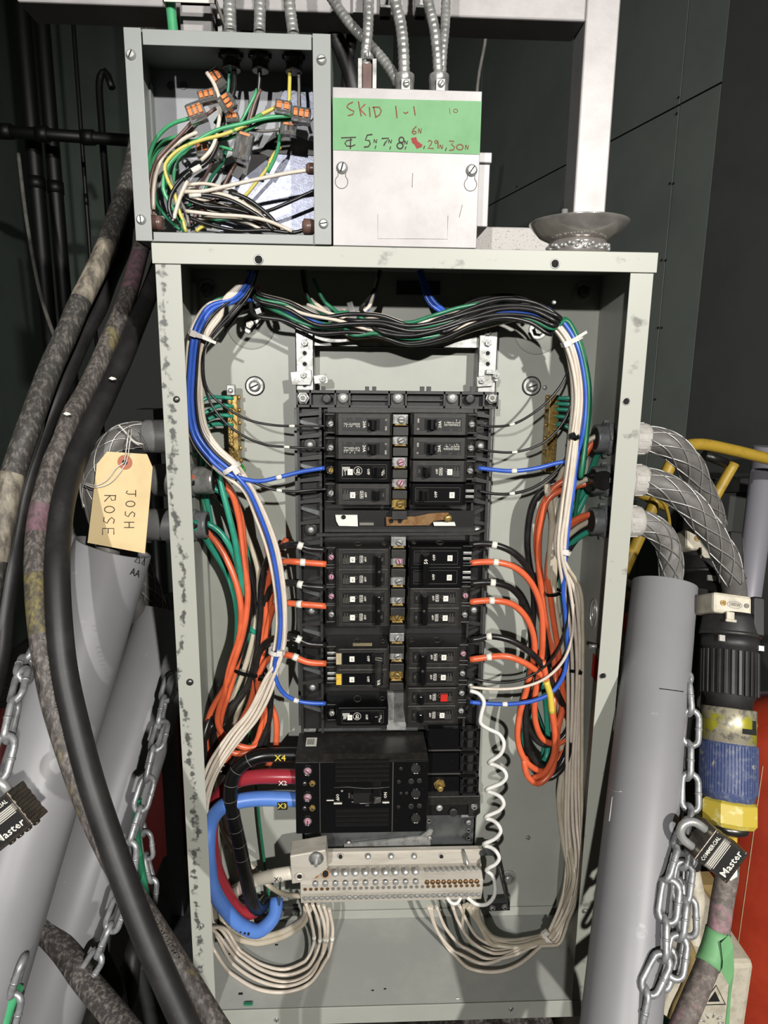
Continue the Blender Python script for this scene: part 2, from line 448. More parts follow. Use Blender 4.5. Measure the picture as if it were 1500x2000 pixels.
# the green boarded wall on the right, running away from the viewer, built of separate boards with open joints
cor = PZ(1356, 690, 1.75); far = PZ(700, 690, 4.9)
wd = V((far.x-cor.x, far.y-cor.y, 0)); wl = wd.length; wd.normalize(); wn = V((-wd.y, wd.x, 0))
if wn.dot(CAM-cor) < 0: wn = -wn
def wallpt(u, v):
    d = (u-750)/FPX*RT - (v-1000)/FPX*UP + fwd
    return CAM+d*((cor-CAM).dot(wn)/d.dot(wn))
sz = wallpt(1300, 219).z; s1 = (wallpt(1300, 508)-cor).dot(wd)
base = V((cor.x, cor.y, 0))
wr = bpy.data.objects.new('wall_right', None); COL.objects.link(wr); wr.location = base; ORG['wall_right'] = base; struct(wr)
for (a0, a1) in ((0, s1), (s1, s1+1.25), (s1+1.25, wl)):
    for (z0, z1) in ((0, sz), (sz, 4.6)):
        g = .0025
        c = base+wd*((a0+a1)/2)-wn*.012+ZA*((z0+z1)/2)
        k = MB(); k.obox(c, wd*((a1-a0)/2-g), wn*.012, ZA*((z1-z0)/2-g), 'wall_paint'); k.build('wall_board', wr)
k = MB(); k.obox(base+wd*wl/2-wn*.04+ZA*2.3, wd*wl/2, wn*.012, ZA*2.3, 'joint'); k.build('backing', wr)
for (u, v) in ((1326, 190), (1322, 222), (1309, 358), (1316, 358), (1293, 508), (1301, 508), (1286, 640), (1293, 640), (1010, 364), (1280, 780)):
    p = wallpt(u, v); screw(p, .0035, wr, 'dome', 'void', wn)
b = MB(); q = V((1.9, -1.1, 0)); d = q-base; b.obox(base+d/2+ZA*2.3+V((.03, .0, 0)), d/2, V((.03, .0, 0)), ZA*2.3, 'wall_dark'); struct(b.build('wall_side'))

# black pipes and a rail standing off the wall at the far left
def vpipe(u, v, Z, rpx, z0=0, z1=4.5, m='pipe_black', label='', grp=None, name='conduit_pipe'):
    p = PZ(u, v, Z); k = MB(); k.cyl((p.x, p.y, z0), (p.x, p.y, z1), rpx*Z/FPX, m, 14)
    for zz in (z0+.02, 1.2, 2.1): k.cyl((p.x, p.y, zz), (p.x, p.y, zz+.04), rpx*Z/FPX*1.12, m, 14)
    o = k.build(name); tag(o, label, 'pipe', grp); return o
vpipe(62, 250, 2.3, 15, label='wide black vertical pipe, left of the pair on the far left wall')
vpipe(99, 250, 2.35, 14, label='black vertical pipe, right of the pair on the far left wall')
vpipe(158, 250, 2.5, 4, label='thin black vertical conduit between the pipe pair and the hooked pipe')
p = PZ(-80, 250, 2.15); q = PZ(262, 270, 2.15); k = MB(); k.cyl(p, V((q.x, p.y+.05, p.z-.01)), .019, 'pipe_black', 12)
for t in (.25, .45, .7): c = p.lerp(V((q.x, p.y+.05, p.z-.01)), t); k.cyl(c-XA*.02, c+XA*.02, .024, 'pipe_black', 12)
tag(k.build('rail'), 'black horizontal rail crossing the vertical pipes at upper left', 'rail')
k = MB(); c = catmull([PZ(219, 172, 2.3), PZ(205, 140, 2.3), PZ(196, 150, 2.3), PZ(199, 250, 2.3), PZ(212, 420, 2.3), PZ(225, 640, 2.3)]+[V((PZ(225, 640, 2.3).x, PZ(225, 640, 2.3).y, 0))], .03)
k.tube(c, .012, 'pipe_black', 10); tag(k.build('hooked_pipe'), 'thin dark pipe with hooked top beside the open box', 'pipe')
k = MB(); c = [PZ(36, 300, 2.1), PZ(52, 430, 2.1), PZ(78, 570, 2.05), PZ(100, 640, 2.0), PZ(108, 660, 2)]; k.tube(catmull(c, .02), .006, 'w_grey', 8); k.lathe(PZ(108, 655, 2), (0, 0, -1), [(0, .008), (.01, .016), (.03, .016), (.045, .01)], 'steel_dark', 12)
tag(k.build('hanging_cord'), 'dim grey cord hanging down to a small fitting behind the black cables', 'cord')
k = MB(); a, bb, c, d = rectpx(262, 800, 300, 838, 900); k.box((a, .9, c), (bb, .98, d), 'wall_dark'); k.box((a-.1, .98, c-.3), (bb+.25, 1.0, d+.4), 'wall_dark')
k.cyl(((a+bb)/2, .94, c), ((a+bb)/2, .94, 0), .012, 'pipe_black'); tag(k.build('switch_box'), 'dark box on the wall in the gap left of the panel', 'box')

# ================================================================== aluminium frame carrying the boxes
FY = .1475
fr = thing('support_frame', (.25, FY, 0), 'bright aluminium tube frame standing behind the panel, post and crossbar at upper right', 'frame')
def xat(u, v, Y): return P(u, v, Y).x
x0 = (xat(1145, 0, FY*1000)+xat(1120, 425, FY*1000))/2; x1 = (xat(1213, 0, FY*1000)+xat(1182, 425, FY*1000))/2
k = MB(); k.box((x0, FY, 0), (x1, FY+.044, 2.05), 'aluminium'); k.build('post', fr, bevel=.002)
zb0, zb1 = P(900, 33, FY*1000).z, 2.03
k = MB(); k.box((-.18, FY, zb0), (x0, FY+.05, zb1), 'aluminium'); k.build('crossbar', fr, bevel=.002)
k = MB(); k.box((-.02, FY, P(990, 490, FY*1000).z-.004), (x0, FY+.04, P(990, 443, FY*1000).z), 'speckled'); k.build('crossbar', fr, bevel=.002)
xl0, xl1 = xat(351, 20, 150), xat(415, 20, 150)
k = MB(); k.box((xl0, FY, 0), (xl1, FY+.044, zb1), 'aluminium'); k.build('post', fr, bevel=.002)
k = MB(); q = P(420, 30, 150); k.box((xl1+.004, FY+.01, zt+.05), (xl1+.009, FY+.04, zb1), 'zinc'); k.build('bracket', fr)
for u in (752, 821):
    a = xat(u-11, 0, 140); c = xat(u+11, 0, 140); z = P(u, 33, 140).z
    k = MB(); k.box((a, .138, z), (c, FY, zb1), 'aluminium'); k.box((a, .12, z), (c, FY, z+.003), 'zinc'); k.build('clamp', fr, bevel=.001)
k = MB(); a = xat(700, 5, 140); k.box((a-.006, .138, P(700, 26, 140).z), (a+.005, FY, zb1), 'aluminium'); k.build('clamp', fr)

# ================================================================== the panel enclosure
pan = thing('electrical_panel', (PW/2, PD/2, zt-PH), 'open grey steel breaker panel enclosure with scuffed frame, holding all the breakers', 'electrical panel')
T = .002; SW = .0245
k = MB(); k.box((0, PD-T, zt-PH), (PW, PD, zt), 'paint'); k.build('back_panel', pan)
k = MB(); k.box((0, .0, zt-PH), (T, PD, zt), 'paint'); k.box((T, PD-T-.012, zt-PH), (T+.006, PD-T, zt-.02), 'paint'); k.build('side_panel', pan)
k = MB(); k.box((PW-T, .0, zt-PH), (PW, PD, zt), 'paint'); k.build('side_panel', pan)
k = MB(); k.box((0, 0, zt-T), (PW, PD, zt), 'paint'); k.build('top_panel', pan)
k = MB(); k.box((T, -.0004, FLZ-T), (PW-T, PD-T, FLZ), 'paint_dust_lit'); k.build('bottom_panel', pan)
zl = P(640, 522, 0).z
k = MB(); k.box((-.001, -.0015, zt-PH), (SW, 0, zl+.006), 'paint_scuffed'); k.build('front_stile', pan, bevel=.0006)['label'] = 'left front stile with a dark ragged band of dirt'
k = MB(); k.box((PW-.0235, -.0015, zt-PH), (PW+.001, 0, zl+.006), 'paint_marked'); k.build('front_stile', pan, bevel=.0006)
k = MB(); k.box((-.003, -.004, zl), (PW+.003, -.002, zt+.0008), 'paint_marked'); k.box((-.003, -.002, zt-.0005), (PW+.003, .05, zt+.0008), 'paint_marked'); k.build('top_lip', pan, bevel=.0006)
zb = P(1130, 1951, 0).z; zbl = P(1130, 1976, 0).z
k = MB(); k.box((-.0015, -.0025, zt-PH-.001), (PW+.0015, -.0005, zb), 'paint'); k.build('bottom_lip', pan, bevel=.0006)
k = MB(); k.box((.004, PD-T-.003, FLZ), (PW-.004, PD-T, FLZ+.014), 'paint'); k.build('bottom_flange', pan, bevel=.0008)
# corner folds at the floor
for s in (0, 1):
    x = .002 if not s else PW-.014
    k = MB(); k.box((x, .004, FLZ), (x+.012, PD-T-.003, FLZ+.0012), 'paint_dust_lit'); k.build('corner_fold', pan)
for (u, v, r, kd, Y) in ((505, 507, .0042, 'hole', -4), (1084, 515, .0042, 'hole', -4), (345, 780, .0036, 'dome', -1.5), (371, 1332, .0042, 'dome', -1.5), (1223, 784, .0036, 'hole', -1.5), (1177, 1320, .0036, 'hole', -1.5), (393, 1808, .0034, 'slot', -1.5), (1142, 1779, .0032, 'slot', -1.5), (540, 1990, .0034, 'slot', -1.5), (998, 1969, .0034, 'slot', -1.5)):
    screw(P(u, v, Y), r, pan, kd, 'steel_dark' if kd == 'dome' else 'zinc', name='screw_hole' if kd == 'hole' else 'screw')
yb = (PD-T)*1000
for (u, v, kd) in ((490, 634, 'hex'), (1050, 645, 'hex'), (405, 565, 'hex'), (1138, 570, 'hex'), (498, 754, 'slot'), (1038, 754, 'slot'), (992, 1714, 'dome')):
    p = P(u, v, yb); k = MB(); k.lathe(p, NF, [(0, .0125), (.0012, .0122), (.0016, .010), (.001, .0095)], 'paint' if kd != 'slot' else 'plastic_grey', 28)
    k.lathe(p, NF, [(.0008, .0105), (.0022, .0105)], 'zinc', 24); k.build('washer', pan)
    screw(p+NF*.002, .0065 if kd != 'dome' else .007, pan, kd, 'steel_dark' if kd == 'hex' else 'zinc')
for (u, v) in ((490, 634), (1050, 645)):
    p = P(u, v, yb); k = MB(); k.lathe(p, NF, [(0, .030), (.0004, .0295), (.0009, .028), (.0009, .0)], 'paint', 40); k.build('embossed_ring', pan)
for (u, v) in ((1031, 1636), (1055, 1802), (1064, 757), (440, 1654)): screw(P(u, v, yb), .0032, pan, 'slot' if v != 757 else 'dome', 'zinc')
# right side wall: knockout slot, stud, red sticker
p = PXp(1160, 1198, PW-T); k = MB()
k.tube([p+V((-.0005, .011*math.cos(a), .019*math.sin(a))) for a in [2*math.pi*i/20 for i in range(20)]], .0012, 'steel', 6, closed=True)
k.tube([p+V((-.0005, .004*math.cos(a), .010*math.sin(a)+.003)) for a in [2*math.pi*i/16 for i in range(16)]], .0010, 'steel', 6, closed=True); k.build('knockout', pan)
p = PXp(1172, 1262, PW-T); k = MB(); k.cyl(p, p-XA*.014, .0028, 'zinc', 10); k.build('stud', pan)
p = PXp(1161, 1298, PW-T); k = MB(); k.box((PW-T-.0006, p.y-.016, p.z-.018), (PW-T, p.y+.006, p.z+.013), 'red_sticker')
k.text('RISK', (PW-T-.0007, p.y-.005, p.z-.002), (0, 0, 1), (0, 1, 0), .006, 'red', .0001); k.build('warning_sticker', pan)

# ================================================================== open junction box upper left
jx0 = (xat(240, 55, -8)+xat(267, 480, -8))/2; jx1 = (xat(645, 68, -8)+xat(648, 488, -8))/2
jz1 = P(445, 61, -8).z; jz0 = zt+.0012
JY = .070
jb = thing('junction_box', ((jx0+jx1)/2, .03, jz0), 'open grey steel junction box full of coloured wires, on the upper left of the panel', 'junction box')
k = MB(); k.box((jx0, JY, jz0), (jx1, JY+.002, jz1), 'box_back'); k.build('back_panel', jb)
k = MB(); k.box((jx0, -.006, jz0), (jx0+.002, JY, jz1), 'box_paint'); k.box((jx0+.002, JY-.012, jz0+.01), (jx0+.004, JY, jz1-.02), 'box_paint'); k.build('side_panel', jb)
k = MB(); k.box((jx1-.002, -.006, jz0), (jx1, JY, jz1), 'box_paint'); k.build('side_panel', jb)
k = MB(); k.box((jx0, -.006, jz1-.002), (jx1, JY, jz1), 'box_paint'); k.build('top_panel', jb)
k = MB(); k.box((jx0, -.006, jz0), (jx1, JY, jz0+.002), 'box_paint'); k.build('bottom_panel', jb)
js = .0160
k = MB(); k.box((jx0, -.0085, jz0), (jx0+js, -.007, jz1+.0005), 'box_paint'); k.build('front_stile', jb, bevel=.0005)
k = MB(); k.box((jx1-js-.001, -.0085, jz0), (jx1, -.007, jz1+.0005), 'box_paint'); k.build('front_stile', jb, bevel=.0005)
k = MB(); k.box((jx0+js+.001, -.0075, P(445, 92, -8).z), (jx1-js-.002, -.006, jz1), 'box_paint'); k.build('top_lip', jb, bevel=.0005)
k = MB(); k.box((jx0+js+.001, -.0075, jz0), (jx1-js-.002, -.006, P(470, 456, -8).z), 'box_paint'); k.build('bottom_lip', jb, bevel=.0005)
for (u, v) in ((256, 107), (276, 429), (628, 117), (632, 437)): screw(P(u, v, -8.5), .0042, jb, 'slot', 'steel')
for (u, v) in ((334, 167), (358, 167)):
    p = P(u, v, 70); k = MB(); k.lathe(p, NF, [(0, .0042), (.0006, .0038)], 'zinc_dull', 16); k.build('knockout', jb)
p = P(583, 205, 69); k = MB(); k.lathe(p, NF, [(0, .020), (.0008, .020), (.001, .0195)], 'galvanised', 36); k.lathe(p, NF, [(.001, .0128), (.0013, .0125)], 'zinc_dull', 30); k.lathe(p, NF, [(.0013, .011), (.0016, .0108)], 'galvanised', 30); k.build('knockout_ring', jb)
k = MB(); pl = [P(u, v, 69) for u, v in ((455, 345), (520, 300), (612, 300), (628, 330), (628, 452), (430, 452))]; k.prism(pl, NF*.002, 'galvanised'); k.build('galvanised_plate', jb)
k = MB(); pl = [P(u, v, 66) for u, v in ((430, 330), (512, 292), (540, 250), (628, 285), (628, 305), (535, 300), (470, 352))]; k.prism(pl, NF*.001, 'plastic_grey'); k.build('diagonal_strip', jb)  # dark grey diagonal strip laid over the back of the box
for (u, v) in ((362, 316), (545, 262)): screw(P(u, v, 65), .004, jb, 'dome', 'zinc_dull')

# ================================================================== aluminium box with the green tape
sx0 = (xat(650, 170, -4)+xat(650, 485, -4))/2; sx1 = (xat(942, 178, -4)+xat(930, 487, -4))/2; sz1 = P(795, 174, -4).z; sz0 = zt+.0012
sk = thing('splice_box', ((sx0+sx1)/2, .03, sz0), 'closed bare aluminium box under the metal conduits, green tape on its cover', 'splice box')
k = MB(); k.box((sx0+.001, -.002, sz0), (sx1-.001, .07, sz1-.0005), 'aluminium'); k.build('body', sk, bevel=.0008)
k = MB(); k.box((sx0, -.0042, sz0), (sx1, -.0024, sz1), 'aluminium'); k.build('cover', sk, bevel=.0006)
YC = -4.4
for (u, v, d) in ((668, 328, 1), (921, 333, 1)):
    p = P(u, v, YC); q = P(u-1 if u < 800 else u-2, v+27, YC); r1 = .0035; r2 = .0062
    pts = [q+V((r2*math.sin(a), 0, -r2*math.cos(a))) for a in [math.radians(x) for x in range(-145, 146, 15)]]
    pts = [p+V((-r1, 0, 0))]+pts+[p+V((r1, 0, 0))]
    k = MB(); k.tube(pts, .0004, 'ink_grey', 5); k.build('keyhole_slot', sk); screw(p, .005, sk, 'slot', 'steel')
k = MB()
fr4 = [P(u, v, YC) for u, v in ((738, 418), (738, 466), (874, 467), (875, 421))]
k.tube(fr4, .0002, 'zinc', 4); k.tube([P(806, 338, YC), P(805, 366, YC)], .0003, 'ink_grey', 4); k.tube([P(903, 400, YC), P(897, 424, YC)], .0003, 'ink_grey', 4)
k.build('surface_mark', sk)
k = MB(); z0, z1 = P(795, 297, -5).z, P(795, 194, -5).z
tp = [P(650, 191, -4.5), P(942, 198, -4.5), P(939, 302, -4.5), P(650, 293, -4.5)]
for t in tp: t.x = min(max(t.x, sx0+.0002), sx1-.0002)
k.prism(tp, NF*.0003, 'tape_green')
def CR(u, v): return P(600+u*.26667, v*.26667, -4.85)
def st(pts, m='marker', wd=.0012): k.stroke([CR(*q) for q in pts], wd, m, NF, .0001)
def circ(x, y, rx, ry, m='marker', wd=.0011): st([(x+rx*math.cos(a), y+ry*math.sin(a)) for a in [2*math.pi*i/14 for i in range(15)]], m, wd)
def N_(x, y, h=28, m='marker_dark'): st([(x, y+h), (x+3, y)], m, .0008); st([(x+3, y), (x+18, y+h)], m, .0008); st([(x+18, y+h), (x+23, y)], m, .0008)
st([(335, 748), (300, 765), (290, 785), (312, 802), (342, 815), (335, 838), (298, 848)])
st([(375, 742), (385, 800), (396, 852)]); st([(425, 762), (388, 800), (430, 846)], 'marker_red')
st([(455, 785), (461, 857)]); st([(487, 785), (503, 860)]); st([(478, 785), (528, 786), (543, 812), (530, 842), (498, 862)])
st([(648, 775), (658, 866)]); st([(705, 822), (720, 832), (740, 820)]); st([(780, 778), (791, 846)])
st([(1042, 790), (1046, 835)], wd=.0006); circ(1087, 812, 15, 13, wd=.0007)
st([(800, 925), (775, 950), (768, 972), (782, 984), (798, 975), (795, 962), (772, 964)]); N_(814, 940, 36, 'marker')
st([(248, 1010), (358, 1006)], 'marker_dark'); st([(318, 1008), (316, 1092)], 'marker_dark'); st([(330, 1024), (290, 1030), (276, 1050), (290, 1070), (325, 1072), (352, 1060)], 'marker_dark')
st([(478, 985), (440, 990), (426, 1026), (455, 1030), (462, 1054), (448, 1074), (415, 1078)], 'marker_dark', .0014)
def comma(x, y): st([(x+8, y), (x, y+24)], 'marker_dark', .001)
N_(488, 1020); comma(496, 1066); st([(545, 1015), (598, 1012), (572, 1045), (560, 1068)], 'marker_dark', .0014); N_(596, 1022); comma(604, 1072)
circ(690, 1025, 18, 20, 'marker_dark', .0014); circ(680, 1068, 22, 22, 'marker_dark', .0014); N_(712, 1030); comma(716, 1072)
k.prism([CR(*q) for q in ((760, 1012), (798, 1004), (808, 1035), (846, 1062), (838, 1078), (802, 1090), (786, 1060), (770, 1048))], NF*.0002, 'marker_red')
comma(852, 1068); st([(885, 1040), (898, 1027), (914, 1038), (905, 1060), (884, 1086), (926, 1088)]); st([(958, 1040), (940, 1052), (932, 1038), (946, 1028), (958, 1036), (958, 1088)]); N_(970, 1060, 30, 'marker')
comma(1012, 1082); st([(1040, 1034), (1076, 1034), (1056, 1058), (1080, 1078), (1070, 1098), (1040, 1102)]); circ(1118, 1078, 24, 20, 'marker'); N_(1158, 1062, 34, 'marker')
tag(k.build('tape_label'), 'green tape strip across the aluminium box with handwritten circuit numbers', 'tape')
# a second small box behind on the right
k = MB(); a, bb, c, d = rectpx(925, 297, 961, 318, 60); k.box((a, .06, c), (bb, .14, d), 'aluminium'); a, bb, c, d2 = rectpx(920, 318, 955, 443, 64); k.box((a, .064, c), (bb, .14, d2), 'aluminium')
tag(k.build('small_box', bevel=.001), 'narrow pale metal box peeking out right of the green-taped box', 'box')

# ================================================================== dish on the panel's right corner
dc = P(1127, 486, 30); dc.z = zt+.001
ds = thing('metal_dish', dc, 'shiny steel dish on a ring foot, sitting on the right corner of the panel', 'dish')
hz = P(1127, 437, 30).z-dc.z; rr = .5*(P(1221, 437, 30)-P(1033, 437, 30)).length; hb = P(1127, 474, 30).z-dc.z
k = MB(); prof = [(hb, rr*.55), (hb+.002, rr*.62), (hb+.3*(hz-hb), rr*.78), (hb+.7*(hz-hb), rr*.92), (hz-.003, rr*.955), (hz-.0005, rr), (hz+.0006, rr), (hz+.001, rr*.95), (hb+.6*(hz-hb), rr*.84), (hb+.3*(hz-hb), rr*.7), (hb+.002, rr*.5)]
k.lathe(dc, ZA, prof, 'dish_steel', 48); k.build('bowl', ds)
k = MB(); k.lathe(dc, ZA, [(0, rr*.60), (.002, rr*.62), (hb*.5, rr*.61), (hb*.8, rr*.60), (hb+.001, rr*.56)], 'dish_steel', 40)
k.build('ring_foot', ds)
for i in range(26):
    a = math.pi+math.pi*i/25; q = dc+V((rr*.615*math.cos(a), rr*.615*math.sin(a), hb*(.3+.4*random.random())))
    k = MB(); k.lathe(q-V((0, 0, .002)), ZA, [(0, .0006), (.001, .0024), (.003, .0024), (.004, .0006)], 'steel', 7); k.build('foot_lug', ds)
p = P(1102, 425, 50); k = MB(); k.cyl(dc+V((p.x-dc.x, .02, hb)), V((p.x, dc.y+.02, P(1102, 409, 50).z)), .0035, 'steel', 10); k.build('pin', ds)

# ================================================================== breaker mounting chassis
RY = 141.0
ch = thing('breaker_chassis', (.2535, .12, zt-.76), 'galvanised rails and black plastic bus tray in the middle of the panel, under the breakers', 'bus chassis')
def zat(v, Y, u=770): return P(u, v, Y).z
# galvanised rails, front face at Y=115
RF = 112
for (ua, ub) in ((577, 613), (934, 971)):
    a = xat(ua, 700, RF); c = xat(ub, 700, RF)
    k = MB(); z0 = zt-.735; z1 = zat(633, RF)
    k.box((a, RF*.001, z0), (c, RF*.001+.0018, z1), 'zinc'); k.box((a, RF*.001, z0), (a+.0018, .141, z1), 'zinc'); k.box((c-.0018, RF*.001, z0), (c, .141, z1), 'zinc')
    k.build('rail', ch, bevel=.0005)
    um = (ua+ub)/2
    for v, kd in ((649, 'hex'), (670, 'hex'), (690, 'hole'), (711, 'hole'), (752, 'hole')):
        screw(P(um+ (0), v, RF), .0042 if kd == 'hex' else .0026, ch, kd, 'zinc', name='screw' if kd == 'hex' else 'screw_hole')
k = MB(); a, c = xat(614, 660, 118), xat(936, 660, 118); k.box((a, .118, zat(679, 118)), (c, .120, zat(632, 118)), 'zinc'); k.box((a, .118, zat(679, 118)), (c, .124, zat(677, 118)), 'zinc'); k.build('cross_bracket', ch)
screw(P(629, 640, 118), .006, ch, 'slot', 'zinc'); screw(P(658, 650, 118), .003, ch, 'hole', 'zinc_dull', name='screw_hole')
k = MB(); a, bb, c, d = rectpx(677, 636, 762, 667, 117.7); k.box((a, .1174, c), (bb, .118, d), 'sticker_tan')
k.text('4260010081', (bb-(bb-a)*.33, .1173, c+.006), XA, ZA, .0046, 'ink_black', .0001, .026)
for i in range(6):
    for j in range(6):
        if random.random() < .6: k.box((a+.010+i*.0011, .1172, c+.009+j*.0011), (a+.0111+i*.0011, .1174, c+.0101+j*.0011), 'ink_black') if 0 else None
k.build('part_label', ch)
# clips
for (pl, sc) in (([(567, 727), (607, 722), (609, 740), (606, 752), (570, 752)], (593, 733)), ([(612, 734), (636, 730), (641, 738), (640, 748), (614, 750)], (630, 741)), ([(931, 736), (960, 733), (962, 754), (932, 756)], (940, 744)), ([(950, 722), (973, 722), (973, 745), (966, 745), (966, 731), (950, 731)], (969, 734))):
    k = MB(); k.prism([P(u, v, RF-5) for u, v in pl], YA*.0045, 'zinc'); k.build('clip', ch, bevel=.0004); screw(P(sc[0], sc[1], RF-5), .0036, ch, 'hex', 'zinc')
# top black bar with pockets
TF, TB = 88, 111
k = MB()
xa, xb = xat(579, 780, TF), xat(973, 780, TF); z0, z1 = zat(797, TF), zat(764, TF)
def bx(u0, v0, u1, v1, Y, Yb, m='plastic_grey'): return boxpx(k, u0, v0, u1, v1, Y, Yb, m)
k.box((xa, TF*.001+.010, z0), (xb, TB*.001, z1), 'plastic')
for (v0, v1) in ((764, 769), (792, 797)): k.box((xa, TF*.001, zat(v1, TF)), (xb, TB*.001, zat(v0, TF)), 'plastic_grey')
for u in (580, 606, 655, 683, 760, 793, 868, 900, 945, 972): k.box((xat(u-1.6, 780, TF), TF*.001, z0), (xat(u+1.6, 780, TF), TB*.001, z1), 'plastic_grey')
for (u0, u1) in ((686, 758), (796, 866)):
    k.box((xat(u0, 780, TF), TF*.001+.003, zat(783, TF)), (xat(u1, 780, TF), TB*.001, zat(780, TF)), 'plastic_grey')
for u in (638, 918): k.lathe(P(u, 779, TF+4), NF, [(-.006, .006), (.002, .006), (.002, .0035)], 'plastic_grey', 12)
for u in (580, 605, 952, 972): k.box((xat(u-2 if u > 900 else u, 780, TF), TF*.001, z0), (xat(u+10 if u < 700 else u+1, 780, TF), TF*.001+.004, z1), 'plastic_grey') if u in () else None
k.build('top_bar', ch)
for u in (592, 960): screw(P(u, 777, TF+2), .0060, ch, 'hex', 'zinc')
for u in (670, 777, 883):
    q = MB(); a, bb, c, d = rectpx(u-13, 766, u+13, 794, TF+5); q.box((a, .093, c), (bb, .097, d), 'plastic_grey'); q.build('bolt_pad', ch); screw(P(u, 777, TF+4), .0068, ch, 'dome', 'steel')
for u in (631, 717, 731, 825, 838, 924): k = MB(); bx(u-4, 755, u+4, 766, 96, 104, 'plastic_grey'); k.build('tab', ch)
# tray: black base with side gutters and fins
bx0, bx1 = .1305, .3645
k = MB(); zlow = zat(1425, 95); k.box((bx0, .100, zlow), (bx1, .112, zat(797, 95)), 'plastic')
for (x0_, x1_) in ((bx0, bx0+.003), (bx1-.003, bx1), (.157, .160), (.3435, .3465)): k.box((x0_, .088, zlow), (x1_, .101, zat(797, 95)), 'plastic_grey')
k.build('tray', ch)
zr = zat(808, 95); i = 0
while zr > zlow+.02:
    for s in (0, 1):
        xo_, xi_ = (bx0+.003, .157) if not s else (bx1-.003, .3465)
        q = MB(); q.prism([(xo_, .0885, zr), (xi_, .0885, zr+.004), (xi_, .0885, zr-.002), (xo_, .0885, zr-.004)], YA*.012, 'plastic_grey'); q.build('fin', ch)
        if i % 2 == 0:
            q = MB(); q.prism([(xo_, .094, zr-.008), (xi_, .094, zr-.014), (xi_, .094, zr-.020), (xo_, .094, zr-.012)], YA*.006, 'zinc_dull' if not s else 'plastic_grey'); q.build('fin', ch)
        if i % 4 == 1:
            xc = (xo_+xi_)/2; q = MB(); q.lathe((xc, .100, zr-.012), NF, [(0, .0085), (.002, .0085), (.002, .006)], 'plastic_grey', 16); q.build('boss', ch)
            screw((xc, .0975, zr-.012), .0042, ch, 'dome', 'steel')
    zr -= .0265; i += 1
# transparent-looking grey edge strips outside the tray
for (ua, va, ub) in ((574, 1100, 0), (0, 0, 0)):
    if ua: 
        for x in (.1255, .3665): q = MB(); q.box((x, .108, zlow), (x+.004, .140, zat(800, 110)), 'zinc_dull'); q.build('side_strip', ch)
# middle bus with screwed stabs
k = MB(); k.box((.2435, .085, zat(1330, 80)), (.2635, .10, zat(815, 80)), 'plastic'); k.build('bus_cover', ch)
for v, cc in ((820, 'steel'), (860, 'steel'), (903, 'pink_mark'), (943, 'pink_mark'), (983, 'brass'), (1058, 'steel'), (1095, 'pink_mark'), (1134, 'steel'), (1170, 'steel'), (1203, 'brass'), (1244, 'steel'), (1279, 'steel'), (1316, 'brass')):
    z = zat(v, 78); q = MB()
    q.box((.2445, .074, z-.0045), (.2625, .086, z+.0065), 'zinc' if cc != 'brass' else 'brass'); q.prism([(.246, .070, z-.006), (.261, .070, z-.006), (.2595, .070, z-.0045), (.2475, .070, z-.0045)], YA*.01, 'brass')
    q.box((.2445, .066, z-.0175), (.2625, .085, z-.0075), 'plastic_grey'); s_ = q.build('bus_stab', ch, bevel=.0004)
    screw((.2545, .0735, z+.0005), .0040, s_, 'slot', cc)
# gap between the breaker groups: brass strap and pale plates
k = MB(); a, bb, c, d = rectpx(634, 997, 926, 1038, 84); k.box((a, .084, c), (bb, .1, d), 'plastic'); k.box((a, .080, c), (bb, .084, c+.004), 'plastic_grey'); k.build('gap_cover', ch)
for (pl, m, Y) in (([(655, 1006), (698, 1006), (699, 1028), (662, 1027), (657, 1018)], 'sticker', 79), ([(702, 1021), (730, 1021), (730, 1026), (702, 1026)], 'ink_grey', 79), ([(754, 1010), (812, 1009), (840, 1003), (876, 1001), (876, 1014), (846, 1018), (838, 1026), (755, 1027)], 'copper', 77), ([(846, 1020), (888, 1020), (890, 1027), (848, 1027)], 'sticker', 78)):
    k = MB(); k.prism([P(u, v, Y) for u, v in pl], YA*.003, m); k.build('strap' if m == 'copper' else 'plate', ch)
for (u, v) in ((671, 1010), (764, 1018), (781, 1018)): screw(P(u, v, 76.5), .0022, ch, 'hole', 'void', name='screw_hole')
screw(P(875, 1012, 76), .005, ch, 'dome', 'brass')
k = MB(); a, bb, c, d = rectpx(640, 797, 925, 806, 80); k.box((a, .080, c), (bb, .1, d), 'plastic_dusty'); k.build('upper_ledge', ch)
k = MB(); pl = [P(u, v, 82) for u, v in ((618, 1042), (925, 1040), (945, 1034), (948, 1038), (926, 1045), (700, 1046), (618, 1048))]; k.prism(pl, YA*.006, 'plastic_grey'); k.build('lower_ledge', ch)
k = MB(); a, bb, c, d = rectpx(756, 1352, 793, 1424, 97); k.box((a, .095, c), (bb, .1, d), 'zinc'); k.build('mount_plate', ch)
# lower part of the chassis: galvanised foot plate
k = MB(); a, bb, c, d = rectpx(590, 1400, 932, 1668, 117); k.box((a, .116, c), (bb, .119, d), 'zinc_dull'); k.box((a, .116, c), (a+.003, .141, d), 'zinc_dull'); k.box((bb-.003, .116, c), (bb, .141, d), 'zinc_dull'); k.build('foot_plate', ch, bevel=.0005)
k = MB(); k.prism([P(u, v, 112) for u, v in ((672, 1650), (820, 1634), (838, 1620), (846, 1622), (840, 1638), (842, 1662), (672, 1664))], YA*.003, 'zinc'); k.build('cross_plate', ch)
for (u, v, kd) in ((602, 1635, 'hole'), (602, 1648, 'hole'), (681, 1646, 'dome'), (839, 1636, 'dome'), (915, 1606, 'slot'), (915, 1622, 'hole'), (915, 1637, 'hole'), (838, 1604, 'hole')): screw(P(u, v, 112), .0034 if kd != 'hole' else .0024, ch, kd, 'zinc', name='screw_hole' if kd == 'hole' else 'screw')

